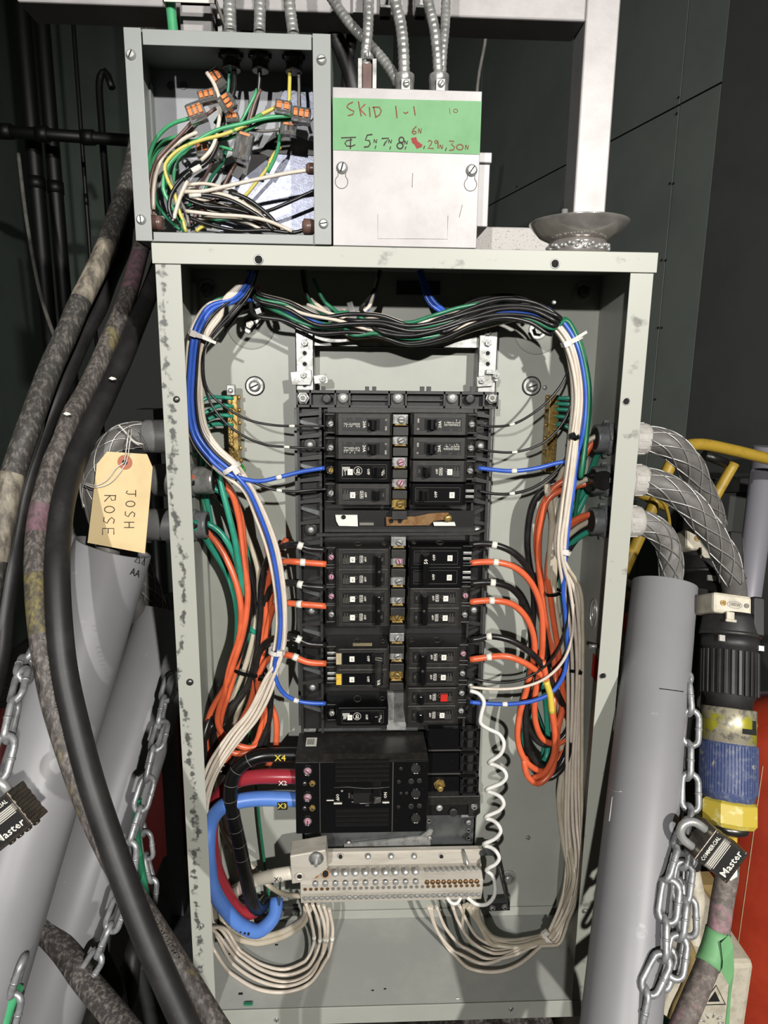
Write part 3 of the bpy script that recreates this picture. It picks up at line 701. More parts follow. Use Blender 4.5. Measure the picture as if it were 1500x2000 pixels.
# ================================================================== breakers
XL0, XL1 = .1640, .2430        # left column outer / inner side
XR0, XR1 = .3445, .2650        # right column outer / inner side
BF = 55.0
NB = 0
def breaker(side, rows, style, label, marks=(), topext=0, amp='20A'):
    """rows: pixel heights of the poles' centres"""
    zs = [zat(v, BF, 700 if side == 'L' else 870) for v in rows]
    hp = .0252/2*1.02
    zt_, zb_ = zs[0]+hp, zs[-1]-hp
    xo, xi = (XL0, XL1) if side == 'L' else (XR0, XR1); sg = 1 if side == 'L' else -1
    def X(s): return xo+sg*s
    L_ = abs(xi-xo)
    nm = {1: 'single_pole_breaker', 2: 'double_pole_breaker'}[len(rows)]
    t = thing(nm, ((xo+xi)/2, .1, zb_), label, 'breaker')
    gl = style in ('G', 'Q')
    bm = 'plastic_gloss' if gl else 'plastic_dusty'
    k = MB()
    for z in zs:
        k.prism([(xo, .099, z-hp+.0003), (X(0), .078, z-hp+.0003), (X(.004), .070, z-hp+.0003), (X(.013), .066, z-hp+.0003), (X(.0135), BF*.001+.0015, z-hp+.0003), (X(.017), BF*.001, z-hp+.0003), (X(L_-.003), BF*.001, z-hp+.0003), (X(L_), BF*.001+.002, z-hp+.0003), (xi, .099, z-hp+.0003)], ZA*(2*hp-.0006), bm)
        # moulded steps of the wire end
        k.box((X(.001), .070, z-hp+.001), (X(.013), .0655, z-hp+.0035), bm); k.box((X(.001), .070, z+hp-.0035), (X(.013), .0655, z+hp-.001), bm)
    if len(zs) == 2: k.box((X(.0138), .080, zs[1]), (X(L_-.001), BF*.001+.0012, zs[0]), bm)
    k.build('body', t, bevel=.0007)
    rot = (0, 0, -1) if side == 'L' else (0, 0, 1); rx = V(rot); ry = XA if side == 'L' else -XA
    ink = MB(); frm = MB(); FY_ = BF*.001
    for n_, z in enumerate(zs):
        # recessed label panel with a fine raised rim
        a, c = X(.0205), X(L_-.006); zz0, zz1 = z-.0085, z+.0085
        frm.box((a, FY_-.0003, zz0), (c, FY_+.001, zz1), 'plastic_gloss' if gl or style == 'N' else 'plastic')
        for (p, q) in (((a, zz0), (c, zz0+.0004)), ((a, zz1-.0004), (c, zz1)), ((a, zz0), (a+sg*.0004, zz1)), ((c, zz0), (c-sg*.0004, zz1))):
            frm.box((p[0], FY_-.0007, p[1]), (q[0], FY_, q[1]), 'bezel')
        # wire clamp
        q = MB(); xc = X(.0072); m_ = marks[n_] if n_ < len(marks) else 'steel'
        if m_ != 'flat':
            q.lathe((xc, .0662, z), NF, [(0, .0054), (.0008, .0052), (.0009, .0042), (.0003, .004)], 'plastic_gloss', 14)
            q.lathe((xc, .066, z), NF, [(0, .0040), (.0009, .004)], 'void', 12); tt = q.build('wire_terminal', t)
            screw((xc+sg*.0006, .0652, z-.0003), .0031, tt, 'slot', m_)
        else:
            for dz in (-.006, .001): q.box((X(.002), .0662, z+dz), (X(.013), .0645, z+dz+.0035), 'zinc')
            q.build('wire_terminal', t, bevel=.0005)
        Yt = FY_-.0005
        def tx(s_, str_, h, m='ink_white', dz=0, wid=None): ink.text(str_, (X(s_), Yt, z+dz), rx, ry, h, m, .0001, wid)
        if style == 'A':
            tx(.0465, amp, .0034); tx(.0515, 'OFF', .0019); tx(.0715, 'ON', .0022, dz=-.004 if side == 'L' else .004)
            random.seed(int(z*1e4))
            for i in range(14):
                h_ = random.uniform(.004, .0085); 
                for j in range(int(h_/.0009)):
                    if random.random() < .85: ink.box((X(.0232+i*.00135), Yt, (z+.0022 if side == 'L' else z-.0022)-(j*.0009+.0007)*(1 if side == 'L' else -1)), (X(.0232+i*.00135+.0007), Yt-.0001, (z+.0022 if side == 'L' else z-.0022)-(j*.0009+.0001)*(1 if side == 'L' else -1)), 'ink_white' if j % 3 else 'ink_grey')
            ud = 1 if side == 'L' else -1
            for s_, w_ in ((.024, .002), (.034, .003), (.046, .0025)): ink.tube([V((X(s_-w_/2), Yt, z+ud*.0052)), V((X(s_+w_/2), Yt, z+ud*.0052)), V((X(s_+w_/2), Yt, z+ud*.0070)), V((X(s_-w_/2), Yt, z+ud*.0070))], .0002, 'ink_grey', 4, closed=True)
            ink.lathe((X(.0718), Yt, z+ud*.0055), NF, [(0, .0014), (.0001, .0014)], 'ink_grey', 10)
            hs, hw = .0560, .0085
        elif style in ('B', 'R'):
            tx(.0485, 'OFF', .0026); tx(.0440, amp, .0026, wid=.0075)
            for (sa, sb, za, zb__) in ((.0420, .0460, -.0045, .0045),):
                for (p, q_) in (((X(sa), z+za), (X(sb), z+za+.0003)), ((X(sa), z+zb__-.0003), (X(sb), z+zb__)), ((X(sa), z+za), (X(sa+.0003), z+zb__)), ((X(sb-.0003), z+za), (X(sb), z+zb__))): ink.box((p[0], Yt, p[1]), (q_[0], Yt-.0001, q_[1]), 'ink_white')
            ink.tube([V((X(.0375), Yt, z))+V((.0026*math.cos(a_), 0, .0036*math.sin(a_))) for a_ in [math.pi*i/8+(math.pi/2 if side == 'L' else -math.pi/2)*0 for i in range(9)]], .0002, 'ink_grey', 4)
            tx(.0375, 'R', .0018, 'ink_grey')
            for i in range(5): ink.box((X(.0225+i*.0016), Yt, z-.006), (X(.0229+i*.0016), Yt-.0001, z+.001+.004*(i % 2)), 'ink_grey')
            tx(.069, 'ON', .0020, 'ink_grey')
            hs, hw = .0610, .0075
        elif style == 'G':
            tx(.0515, 'OFF', .0030); tx(.0695, 'ON', .0024)
            hs, hw = .0625, .011
        elif style in ('N', 'Q'):
            tx(.0530 if side == 'L' else .0490, 'OFF', .0032); hs, hw = .064, .009
        # small white circuit number tab
        if style != 'A':
            ps = {'B': .0335, 'R': .0335, 'G': .0305, 'N': .0330, 'Q': .0300}[style]
            if style == 'R' : 
                frm.box((X(.0275), FY_-.0035, z-.0045), (X(.0365), FY_-.0004, z+.0045), 'red')
            else:
                frm.box((X(ps-.0030), FY_-.0009, z-.0040), (X(ps+.0030), FY_-.0006, z+.0030), 'sticker')
                ink.text(str(random.randint(5, 30)), (X(ps), FY_-.0010, z-.0005), rx, ry, .0028, 'ink_grey', .00005)
        if style == 'G':
            cx_ = X(.0395); ink.tube([V((cx_+.0048*math.cos(a_), Yt, z+.001+.0048*math.sin(a_))) for a_ in [2*math.pi*i/18 for i in range(18)]], .0003, 'ink_white', 4, closed=True)
            tx(.0395, 'GE', .0042, dz=.001)
            for i in range(9): ink.box((X(.0215+i*.0010), Yt, z+.0055), (X(.0220+i*.0010), Yt-.0001, z+.0055-random.uniform(.003, .011)), 'ink_white')
        # handle slot and lever
        frm.box((X(hs-.006), FY_-.0006, z-.0062), (X(hs+.0085), FY_+.0004, z+.0062), 'void')
        if len(zs) == 1 or style == 'R':
            h = MB()
            dirn = -1 if style in ('A', 'B', 'R') else 1
            h.prism([(X(hs-hw/2), FY_, z-.0058), (X(hs-hw*.42), FY_-.008, z-.0058), (X(hs-hw*.1), FY_-.011, z-.0058), (X(hs+hw*.30), FY_-.0105, z-.0058), (X(hs+hw/2), FY_-.004, z-.0058), (X(hs+hw/2), FY_, z-.0058)], ZA*.0116, 'plastic_gloss')
            ho = h.build('handle', t, bevel=.0006)
            if style == 'G': h2 = MB(); h2.text('20', (X(hs+.004), FY_-.0060, z-.001), rx, ry, .0042, 'ink_white', .0012); h2.build('handle_number', ho)
    if len(zs) == 2 and style != 'R':
        h = MB(); zc0, zc1 = zs[1]-.0062, zs[0]+.0062
        hs = .0640 if style != 'N' else .0655; hw = .0095 if style in ('N', 'Q') else .008
        if side == 'R': hs -= .004
        h.prism([(X(hs-hw/2), FY_, zc0), (X(hs-hw*.45), FY_-.010, zc0), (X(hs-hw*.1), FY_-.0125, zc0), (X(hs+hw*.35), FY_-.012, zc0), (X(hs+hw/2), FY_-.004, zc0), (X(hs+hw/2), FY_, zc0)], ZA*(zc1-zc0), 'plastic_dusty' if style == 'N' else 'plastic_gloss')
        ho = h.build('tie_handle', t, bevel=.0007)
        zc = (zc0+zc1)/2
        if style == 'B': screw((X(hs+.001), FY_-.0122, zc), .0022, ho, 'dome', 'plastic_grey', name='rivet')
        if style == 'Q': h2 = MB(); h2.text('50', (X(hs), FY_-.0124, zs[0]-.0015), rx, ry, .0045, 'ink_white', .0003); h2.build('handle_number', ho)
        if style == 'N':
            h2 = MB(); h2.text('VA', (X(hs), FY_-.0124, zs[1]+.001), rx, ry, .004, 'ink_white', .0003)
            h2.tube([V((X(hs-.004), FY_-.0126, zs[0]+.004)), V((X(hs+.004), FY_-.0126, zs[0]+.002)), V((X(hs+.004), FY_-.0126, zs[0]+.0055)), V((X(hs-.004), FY_-.0126, zs[0]+.0065))], .0002, 'ink_white', 4, closed=True); h2.build('handle_print', ho)
            for z in zs: h3 = MB(); h3.box((X(.0135), FY_-.0002, z-.0078), (X(.0200), FY_+.001, z+.0068), 'sticker_yellow' if z == zs[1] else 'sticker_tan'); h3.build('warning_label', t)
    frm.build('label_panel', t); ink.build('lettering', t)
    if topext:      # pressed rings on the exposed top side
        for s_ in (.040, .072): h = MB(); h.tube([V((X(s_)+.0045*math.cos(a_)*(.6 if s_ > .05 else 1), .078+.008*math.sin(a_)*(.6 if s_ > .05 else 1), zt_+.0001)) for a_ in [2*math.pi*i/16 for i in range(16)]], .0005, 'bezel', 4, closed=True); h.build('pressed_ring', t)
        if topext == 2: h = MB(); h.box((X(.034), .064, zt_), (X(.058), .072, zt_+.0003), 'sticker_tan'); h.build('side_label', t)
    return t
nth = {'L': 'left', 'R': 'right'}
for s in 'LR':
    breaker(s, [829], 'A', f'topmost black 20A breaker in the {nth[s]} column, thin black wire at its end', ['steel'])
    breaker(s, [876], 'A', f'second black 20A breaker from the top in the {nth[s]} column', ['steel'])
breaker('L', [921], 'G', 'glossy breaker with round logo, fed by blue wire, third down on the left', ['brass'])
breaker('L', [966], 'B', 'black 20A breaker at the foot of the upper left group, above the brass strap gap', ['steel'], amp='20A')
breaker('R', [921], 'B', 'black 20A breaker fed by a blue wire, third down on the right, upper group', ['steel'], amp='20A')
breaker('R', [966], 'Q', 'glossy black breaker with tilted white tab at the foot of the upper right group', ['flat'])
breaker('L', [1092, 1131], 'B', 'double 50A breaker at the top of the middle group on the left', ['pink_mark', 'pink_mark'], topext=1, amp='50A')
breaker('L', [1169, 1205], 'B', 'double 50A breaker at the foot of the middle group on the left', ['pink_mark', 'steel'], amp='50A')
breaker('R', [1089, 1127], 'Q', 'double 50A breaker with glossy face and white 50 on its tie handle, right column', ['flat', 'flat'], topext=1, amp='50')
breaker('R', [1168, 1206], 'B', 'double 50A breaker under the glossy-faced one in the right column', ['pink_mark', 'steel'], amp='50A')
breaker('L', [1286, 1326], 'N', 'double breaker with two yellow warning labels in the left column', ['flat', 'flat'], topext=2)
breaker('R', [1283, 1322], 'B', 'double 50A breaker just above the red-buttoned one, right column', ['pink_mark', 'steel'], topext=1, amp='50A')
breaker('R', [1361], 'R', 'breaker with a red test button, second from the bottom on the right', ['steel'])
breaker('R', [1396], 'B', 'lowest breaker of the right column, under the red-buttoned one', ['steel'], amp='20A')
breaker('L', [1400], 'G', 'lowest breaker of the left column, alone, with 20 on its lever', ['steel'], topext=1)

# ================================================================== main breaker
mF = 36
ma, mb_, mc, md = rectpx(577, 1484, 835, 1626, mF)
mt = thing('main_breaker', ((ma+mb_)/2, .07, mc), 'large black main breaker with ribbed face and horizontal lever, below the breaker columns', 'main breaker')
md2 = zat(1467, 46, 700)
k = MB(); k.prism([(ma, .1, mc), (ma, .1, md+.0015), (ma, .048, md+.0015), (ma, mF*.001, md-.002), (ma, mF*.001, mc)], XA*(mb_-ma), 'plastic_dusty'); k.build('housing', mt, bevel=.0012)
k = MB(); k.box((ma+.0005, mF*.001-.001, mc+.0005), (mb_-.0005, mF*.001+.001, md-.002), 'plastic_gloss'); k.build('front_cover', mt, bevel=.0006)
def mpx(u, v, Y=mF-1): return P(u, v, Y)
k = MB(); a, bb = xat(605, 1550, 34), xat(619, 1550, 34)
k.box((xat(624, 1550, 34), .0345, mc+.002), (xat(625.5, 1550, 34), .0352, md-.003), 'bezel'); k.box((xat(766, 1550, 34), .0345, mc+.002), (xat(768, 1550, 34), .0352, md-.003), 'bezel'); k.build('seam', mt)
a, bb = xat(655, 1550, 34), xat(760, 1550, 34)
for v in (1488, 1497, 1506, 1515, 1524, 1584, 1593, 1602, 1611):
    k = MB(); z = zat(v, 34, 700); k.prism([(a, .035, z-.0015), (a, .0325, z-.0008), (a, .0325, z+.0012), (a, .035, z+.0022)], XA*(bb-a), 'plastic'); k.build('rib', mt)
k = MB(); k.tube([mpx(u, v, 33.5) for u, v in ((652, 1538), (680, 1537), (712, 1540), (740, 1539), (761, 1537))], .0006, 'bezel', 5); k.tube([mpx(u, v, 33.5) for u, v in ((687, 1566), (705, 1569), (725, 1568), (738, 1564))], .0006, 'ink_white', 5)
k.box((*mpx(652, 1569, 35).xy, mpx(652, 1569, 35).z), (mpx(668, 1567, 35).x, .033, mpx(668, 1567, 35).z), 'ink_white'); k.box((mpx(747, 1567, 35).x, .0345, mpx(747, 1567, 35).z), (mpx(760, 1565, 35).x, .033, mpx(760, 1565, 35).z), 'ink_white')
k.box((mpx(638, 1563, 35).x, .0345, mpx(640, 1563, 35).z), (mpx(652, 1562, 35).x, .0335, mpx(640, 1561.6, 35).z), 'ink_white')
k.text('OFF', mpx(659, 1557, 34.3), (0, 0, -1), XA, .004, 'ink_white'); k.text('O', mpx(668, 1545, 34.3), XA, ZA, .0028, 'ink_white'); k.text('ON', mpx(753, 1553, 34.3), (0, 0, 1), -XA, .004, 'ink_white')
k.text('200A', mpx(682, 1554, 34.3), (0, 0, -1), XA, .0025, 'ink_grey'); k.text('225A', mpx(688, 1556, 34.3), (0, 0, -1), XA, .002, 'ink_grey'); k.text('I', mpx(753, 1569, 34.3), XA, ZA, .002, 'ink_white')
k.text('100', mpx(717, 1573, 34.3), XA, ZA, .0024, 'ink_grey')
k.build('lettering', mt)
k = MB(); a, bb, c, d = rectpx(690, 1546, 745, 1566, 33); k.box((a, .030, c), (bb, .035, d), 'void'); k.build('lever_slot', mt)
k = MB(); a, bb, c, d = rectpx(729, 1546, 744, 1564, 24); k.box((a, .016, c+.001), (bb, .034, d-.002), 'plastic'); k.prism([(a, .0155, c+.001), (bb, .0155, c+.003), (bb, .0155, d-.002), (a+.002, .0155, d-.004)], YA*.002, 'bezel'); k.build('lever', mt, bevel=.001)
for (v, r) in ((1505, 1), (1556, 1), (1603, 1)):
    p = mpx(601, v); k = MB(); k.lathe(p+NF*-.004, NF, [(0, .0072), (.0046, .0076), (.0048, .0068), (.001, .0062)], 'plastic_gloss', 20); k.lathe(p+NF*.0006, NF, [(0, .0060), (.0004, .006)], 'void', 16); tt = k.build('lug_well', mt); screw(p+NF*.0008, .0042, tt, 'slot', 'pink_mark')
for v in (1530, 1578):
    for u, m_ in ((595, 'steel_dark'), (610, 'brass')): screw(mpx(u, v), .0034, mt, 'hex' if u > 600 else 'dome', m_)
for (v) in (1501, 1550, 1598):
    p = mpx(812, v); k = MB(); k.lathe(p, NF, [(0, .0078), (.0012, .0076), (.0013, .0066), (.0004, .0062)], 'plastic_gloss', 20); k.lathe(p+NF*.0004, NF, [(0, .006), (.0001, .006)], 'plastic_grey', 16); k.build('lug_well', mt)
for (u, v, r) in ((803, 1526, .004), (819, 1525, .0035), (803, 1575, .004), (819, 1574, .0035), (783, 1501, .0024), (779, 1527, .0028), (778, 1576, .0026), (794, 1549, .0022), (783, 1549, .002)):
    p = mpx(u, v); k = MB(); k.lathe(p, NF, [(0, r), (.0006, r*.95), (.0007, r*.7)], 'plastic_grey', 14); k.build('dimple', mt)
k = MB(); a, bb, c, d = rectpx(597, 1431, 618, 1451, 70); z = md+.0016; k.box((a, .066, z), (bb, .086, z+.0003), 'sticker')
for i in range(7): k.box((a+.0015+i*.0014, .069, z+.0003), (a+.0021+i*.0014, .083, z+.0005), 'ink_black')
k.build('barcode_label', mt)
# black bus insulator with three pockets beside the main breaker
bi = thing('bus_insulator', (P(885, 1590, 95).x, .095, P(885, 1600, 95).z), 'black stepped insulator block with three pockets, right of the main breaker', 'insulator')
k = MB(); a, bb, c, d = rectpx(830, 1424, 936, 1560, 90); k.box((a, .090, c), (bb, .112, d), 'plastic_gloss'); k.build('base', bi, bevel=.0008)
for v0, v1 in ((1422, 1466), (1470, 1512), (1516, 1555)):
    k = MB(); boxpx(k, 836, v0+1, 897, v1-1, 84, 92, 'plastic_gloss'); k.box((xat(836, 1500, 83), .083, zat(v1-1, 83, 860)), (xat(900, 1500, 83), .086, zat(v1+1, 83, 860)), 'bezel'); k.build('step', bi)
    k = MB(); 
    for (a0, b0, a1, b1) in ((899, v0+2, 903, v1-2), (931, v0+2, 935, v1-2), (899, v0+2, 935, v0+6), (899, v1-6, 935, v1-2), (903, (v0+v1)/2-2, 931, (v0+v1)/2+1), (912, v0+4, 914, v1-4)): boxpx(k, a0, b0, a1, b1, 80, 90, 'plastic')
    k.build('pocket', bi)
p = P(858, 1532, 83); k = MB(); k.lathe(p, NF, [(0, .0062), (.003, .0062), (.0035, .005), (.010, .0045), (.012, .003)], 'brass', 14); k.lathe(p, NF, [(0, .008), (.001, .008)], 'brass', 6, True); k.build('brass_stud', bi)
k = MB(); boxpx(k, 835, 1555, 938, 1572, 78, 105, 'plastic_dusty'); k.build('ledge', bi, bevel=.001)
k = MB(); boxpx(k, 833, 1572, 935, 1592, 92, 110, 'plastic'); k.prism([P(u, v, 88) for u, v in ((915, 1572), (938, 1572), (938, 1588), (928, 1595), (915, 1595))], YA*.01, 'plastic_grey'); k.lathe(P(885, 1584, 91), NF, [(0, .006), (.004, .006), (.004, .003)], 'plastic_grey', 12); k.build('foot_bar', bi)
screw(P(858, 1577, 91), .0048, bi, 'dome', 'steel'); screw(P(926, 1575, 87), .004, bi, 'hex', 'zinc')

# ================================================================== neutral bar
na, nb_, nc, nd = rectpx(587, 1722, 942, 1757, 62)
nt = thing('neutral_bar', ((na+nb_)/2, .07, nc), 'pale aluminium neutral bar with rows of screws and white wires, near the panel floor', 'neutral bar')
k = MB(); p0 = P(600, 1664, 100); p1 = P(600, 1702, 84)
za, zc_ = zat(1662, 100, 760), zat(1702, 80, 760)
k.prism([(xat(592, 1690, 90), .098, za), (xat(592, 1690, 90), .076, zc_), (xat(592, 1690, 90), .08, zc_), (xat(592, 1690, 90), .102, za)], XA*(xat(938, 1690, 90)-xat(592, 1690, 90)), 'aluminium_bright')
k.box((xat(590, 1665, 98), .096, za-.001), (xat(942, 1665, 98), .104, za+.003), 'aluminium_bright'); k.build('back_plate', nt, bevel=.0005)
def np_(t): return None
n1 = V((0, -math.cos(math.radians(38)), math.sin(math.radians(38))))   # faces up-front
zA = zat(1702, 72, 760); zB = zat(1722, 60, 760); zC = zat(1742, 60, 760); zD = zat(1760, 66, 760)
k = MB(); k.prism([(na, .092, zA), (na, .072, zA), (na, .060, zB), (na, .060, zC), (na, .066, zD), (na, .092, zD)], XA*(nb_-na), 'aluminium_bright'); k.build('terminal_block', nt, bevel=.0006)
nrow = 24
for i in range(11):
    u = 616+i*19.6
    for (v, Y, ax, r) in ((1707-i*.4, 68, n1, .0046), (1726-i*.4, 60, NF, .0042)):
        screw(P(u, v, Y), r, nt, 'dome' if i > 1 or Y == 60 else 'hole', 'steel' if i > 1 or Y == 60 else 'copper', ax)
for i in range(10):
    u = 834+i*10.8
    k = MB(); k.lathe(P(u, 1700-i*.3, 69), n1, [(0, .0024), (.0004, .0024)], 'bezel', 10); k.build('bore', nt)
    screw(P(u, 1723-i*.2, 60), .0030, nt, 'slot', 'copper')
for i in range(32):
    u = 596+i*10.9; k = MB(); k.lathe(P(u, 1737-i*.25, 60), NF, [(0, .0026), (.0003, .0025)], 'copper' if i > 21 or i < 5 else 'ink_grey', 8); k.build('bore', nt)
    screw(P(u, 1753-i*.25, 62.5), .0033, nt, 'hex', 'steel', (0, -.8, -.6))
for (u, kd) in ((665, 'hole'), (719, 'dome'), (764, 'dome'), (809, 'dome'), (862, 'hole')): screw(P(u, 1673, 92), .0040 if kd == 'dome' else .003, nt, kd, 'zinc', (0, -.8, .6))
k = MB(); p = P(905, 1664, 92); q = P(913, 1686, 80); k.cyl(p+V((0, .004, 0)), q+V((0, -.004, 0)), .0022, 'steel', 8); k.build('pin', nt)
k = MB(); k.prism([P(u, v, 62) for u, v in ((566, 1672), (636, 1660), (640, 1697), (606, 1722), (570, 1727))], YA*.030, 'aluminium_bright'); ob = k.build('lug', nt, bevel=.0015)
p = P(618, 1676, 61); k = MB(); k.lathe(p, NF, [(0, .0095), (.002, .0095), (.0025, .0065), (.006, .0060), (.0065, .003), (.014, .0028)], 'zinc', 16); k.build('bolt', nt)
p = P(585, 1712, 61.5); k = MB(); k.lathe(p, NF, [(0, .0066), (.001, .006), (.0012, .004), (.0002, .0036)], 'aluminium_bright', 18); k.lathe(p, NF, [(0, .0036), (.0005, .0035)], 'steel_dark', 6, True); k.build('lug_screw', nt)
# support brackets
for pts, bolt in ((((538, 1775), (582, 1773), (586, 1780), (584, 1789), (540, 1790)), ((549, 1783), (577, 1782))), (((952, 1765), (996, 1762), (996, 1778), (954, 1780), (949, 1772)), ((962, 1773), (986, 1771)))):
    k = MB(); k.prism([P(u, v, 118) for u, v in pts], YA*.003, 'plastic_grey'); k.prism([P(u, v, 118.2) for u, v in (pts[0], pts[1])]+[P(pts[1][0], pts[1][1]-2, 118.2), P(pts[0][0], pts[0][1]-2, 118.2)], YA*.006, 'zinc_dull'); k.build('bracket_foot', nt)
    for q in bolt: screw(P(q[0], q[1], 117.5), .0038, nt, 'hex', 'zinc')
for a, bb in (((545, 1780, 116), (548, 1700, 92)), ((992, 1770, 116), (966, 1664, 94)), ((966, 1664, 94), (938, 1664, 94)), ((548, 1700, 92), (570, 1700, 88))):
    p, q = P(*a), P(*bb); d = (q-p); k = MB(); sd = d.cross(YA).normalized()*.0012; k.obox((p+q)/2, d/2, sd, YA*.006, 'zinc_dull'); k.build('bracket_arm', nt)

# ================================================================== ground bars
for side, (ut, vt, ub, vb), lab in (('L', (457, 772, 455, 912), 'brass ground bar with green wires on the left of the panel'), ('R', (1084, 772, 1072, 922), 'brass ground bar with teal wires on the right of the panel')):
    p, q = P(ut, vt, 122), P(ub, vb, 122); d = q-p; k = MB()
    t = thing('ground_bar', (q.x, .122, q.z), lab, 'ground bar')
    q.x = p.x = (p.x+q.x)/2; d = q-p
    w_ = .0062
    k.box((p.x-w_, .118, q.z), (p.x+w_, .141, p.z), 'brass'); k.build('bar', t, bevel=.0008)
    if side == 'L': k = MB(); k.box((p.x-.005, .112, p.z), (p.x+.005, .120, p.z+.013), 'zinc'); k.build('tab', t, bevel=.001); screw((p.x, .111, p.z+.006), .003, t, 'dome', 'zinc')
    n = 17
    for i in range(n):
        z = p.z-(i+.5)/n*abs(d.z)
        screw((p.x+(-.0025 if side == 'L' else .0025), .1178, z), .0030, t, 'slot', 'brass'); 
        if i % 3 == 0: k = MB(); k.cyl((p.x+(.006 if side == 'L' else -.006), .126, z), (p.x+(.0095 if side == 'L' else -.0095), .126, z), .0026, 'brass', 8); k.build('side_screw', t)

# ================================================================== wires in the panel
def strand(cen, off, dY=0, amp=1.5, ph=0, i0=0, i1=None):
    """follow a bundle's centre line (photo px + depth) at a sideways offset"""
    c = cen[i0:i1]; out = []
    for i, (x, y, Y) in enumerate(c):
        a = c[max(i-1, 0)]; b = c[min(i+1, len(c)-1)]; dx, dy = b[0]-a[0], b[1]-a[1]; l = math.hypot(dx, dy) or 1
        o = off+amp*math.sin(ph+i*1.3)
        out.append((x-dy/l*o, y+dx/l*o, Y+dY+amp*.8*math.cos(ph+i*1.1)))
    return out
LB = [(420, 606, 66), (396, 640, 64), (388, 665, 62), (382, 720, 62), (380, 790, 62), (390, 845, 62), (417, 885, 62), (453, 917, 62)]
LC = [(453, 917, 62), (482, 955, 64), (508, 1010, 66), (530, 1075, 68), (543, 1150, 68), (547, 1220, 66), (542, 1272, 64)]
LD = [(542, 1272, 64), (528, 1330, 62), (495, 1395, 58), (455, 1445, 54), (420, 1500, 50), (400, 1560, 52), (394, 1630, 60), (396, 1720, 75), (405, 1800, 88)]
top_in = [(492, 528, 60), (478, 560, 62), (455, 583, 64)]
# blue wires
wire('w_blue', 9, 'blue wire curving from the left bundle up to the third left breaker', top_in+strand(LB, 12, -4, 1, 1)+[(470, 934, 60), (505, 940, 62), (545, 932, 64), (590, 921, 66), (634, 914, 68)], marks=[(541, 932)])
wire('w_blue', 9, 'long blue wire running down the left bundle to the lowest left breaker', [(x+4, y+4, Y+3) for x, y, Y in top_in]+strand(LB, 4, -3, 1, 2)+strand(LC, -1, -5, 0, 0, 1)+[(536, 1300, 62), (540, 1330, 62), (555, 1355, 64), (578, 1368, 66), (605, 1373, 68), (636, 1374, 70)], marks=[(575, 1366)])
# blacks to breakers 1, 2, 4
wire('w_black', 5, 'thin black wire sweeping right from the left bundle to the topmost left breaker', [(500, 528, 66), (488, 565, 66), (460, 600, 64), (425, 640, 60), (403, 670, 58), (397, 710, 58), (405, 760, 60), (440, 795, 62), (485, 820, 62), (540, 831, 62), (590, 832, 64), (640, 832, 68)], marks=[(566, 832)])
wire('w_black', 5, 'thin black wire sweeping right from the left bundle to the second left breaker', [(504, 528, 70), (490, 570, 68), (466, 604, 66), (430, 640, 62), (400, 680, 59), (396, 730, 58), (408, 780, 60), (435, 820, 60), (470, 848, 60), (515, 868, 62), (560, 873, 63), (600, 875, 66), (640, 875, 68)], marks=[(558, 873)])
wire('w_black', 6, 'black wire leaving the left tie to the fourth left breaker', top_in+strand(LB, -8, 3, 1, 3)+[(472, 932, 66), (500, 944, 64), (530, 955, 62), (570, 960, 62), (610, 957, 66), (640, 955, 68)], marks=[(545, 957)])
wire('w_black', 5, 'black wire with glossy streaks tucked inside the left bundle', top_in+strand(LB, -3, -6, .5, 5)+[(470, 940, 66), (500, 985, 72), (520, 1040, 78), (527, 1100, 84)])
# whites of the left bundle
LWG = 'white wires in the left bundle'
for i, (o1, o2, o3, dy) in enumerate(((22, 9, 7, 0), (-2, -8, 1, -2), (-10, -12, -4, 0), (-14, -5, -9, 5), (-18, -15, 12, 3))):
    a = [(484-i*4+(0 if i else 6), 540+i*4, 64), (456-i*5, 580+i*2, 64)]+strand(LB, o1*.8, (1 if i else 4), 1.2, i)+strand(LC, o2*.75, 2, 1.2, i*2, 1)
    a += strand(LD, o3, 2 if i % 2 else -2, 2, i, 1)
    ux = 607+i*11
    endp = [[(415, 1850, 95), (450, 1900, 100), (505, 1932, 98), (560, 1937, 92), (605, 1920, 86), (640, 1870, 78), (650, 1820, 74), (643, 1775, 68)],
            [(430, 1830, 95), (465, 1875, 98), (510, 1905, 96), (560, 1918, 90), (600, 1905, 84), (632, 1860, 76), (640, 1800, 72), (632, 1768, 68)],
            [(425, 1830, 98), (455, 1882, 98), (505, 1915, 96), (560, 1926, 90), (605, 1908, 84), (628, 1866, 76), (634, 1810, 72), (621, 1766, 68)],
            [(436, 1820, 96), (468, 1865, 98), (515, 1895, 95), (560, 1904, 90), (600, 1890, 84), (622, 1850, 76), (622, 1800, 72), (610, 1765, 68)],
            [(444, 1818, 98), (470, 1858, 98), (512, 1884, 95), (556, 1893, 90), (595, 1878, 84), (612, 1845, 76), (608, 1800, 72), (597, 1763, 68)]][i]
    wire('w_white', 7.5, ('outermost and lowest white loop on the left of the panel floor', 'second white loop from outside on the left panel floor', 'middle one of five white loops on the left panel floor', 'fourth white loop from outside on the left panel floor', 'innermost white loop on the left panel floor')[i], a+endp, LWG, marks=[(643 if i < 2 else 625, 1835)])
for i in range(2):
    wire('w_beige', 12, ('upper', 'lower')[1-i]+' of two thick beige wires curving under the blue main cable', [(452+i*6, 1470, 100), (425, 1540, 112), (418+i*5, 1640, 124), (428+i*5, 1740, 126), (436+i*8, 1800, 122), (460+i*4, 1832-i*12, 112), (500, 1842-i*12, 100), (550, 1830-i*10, 92), (590, 1805-i*10, 84), (606-i*8, 1772, 72)], 'beige wires under the blue cable')
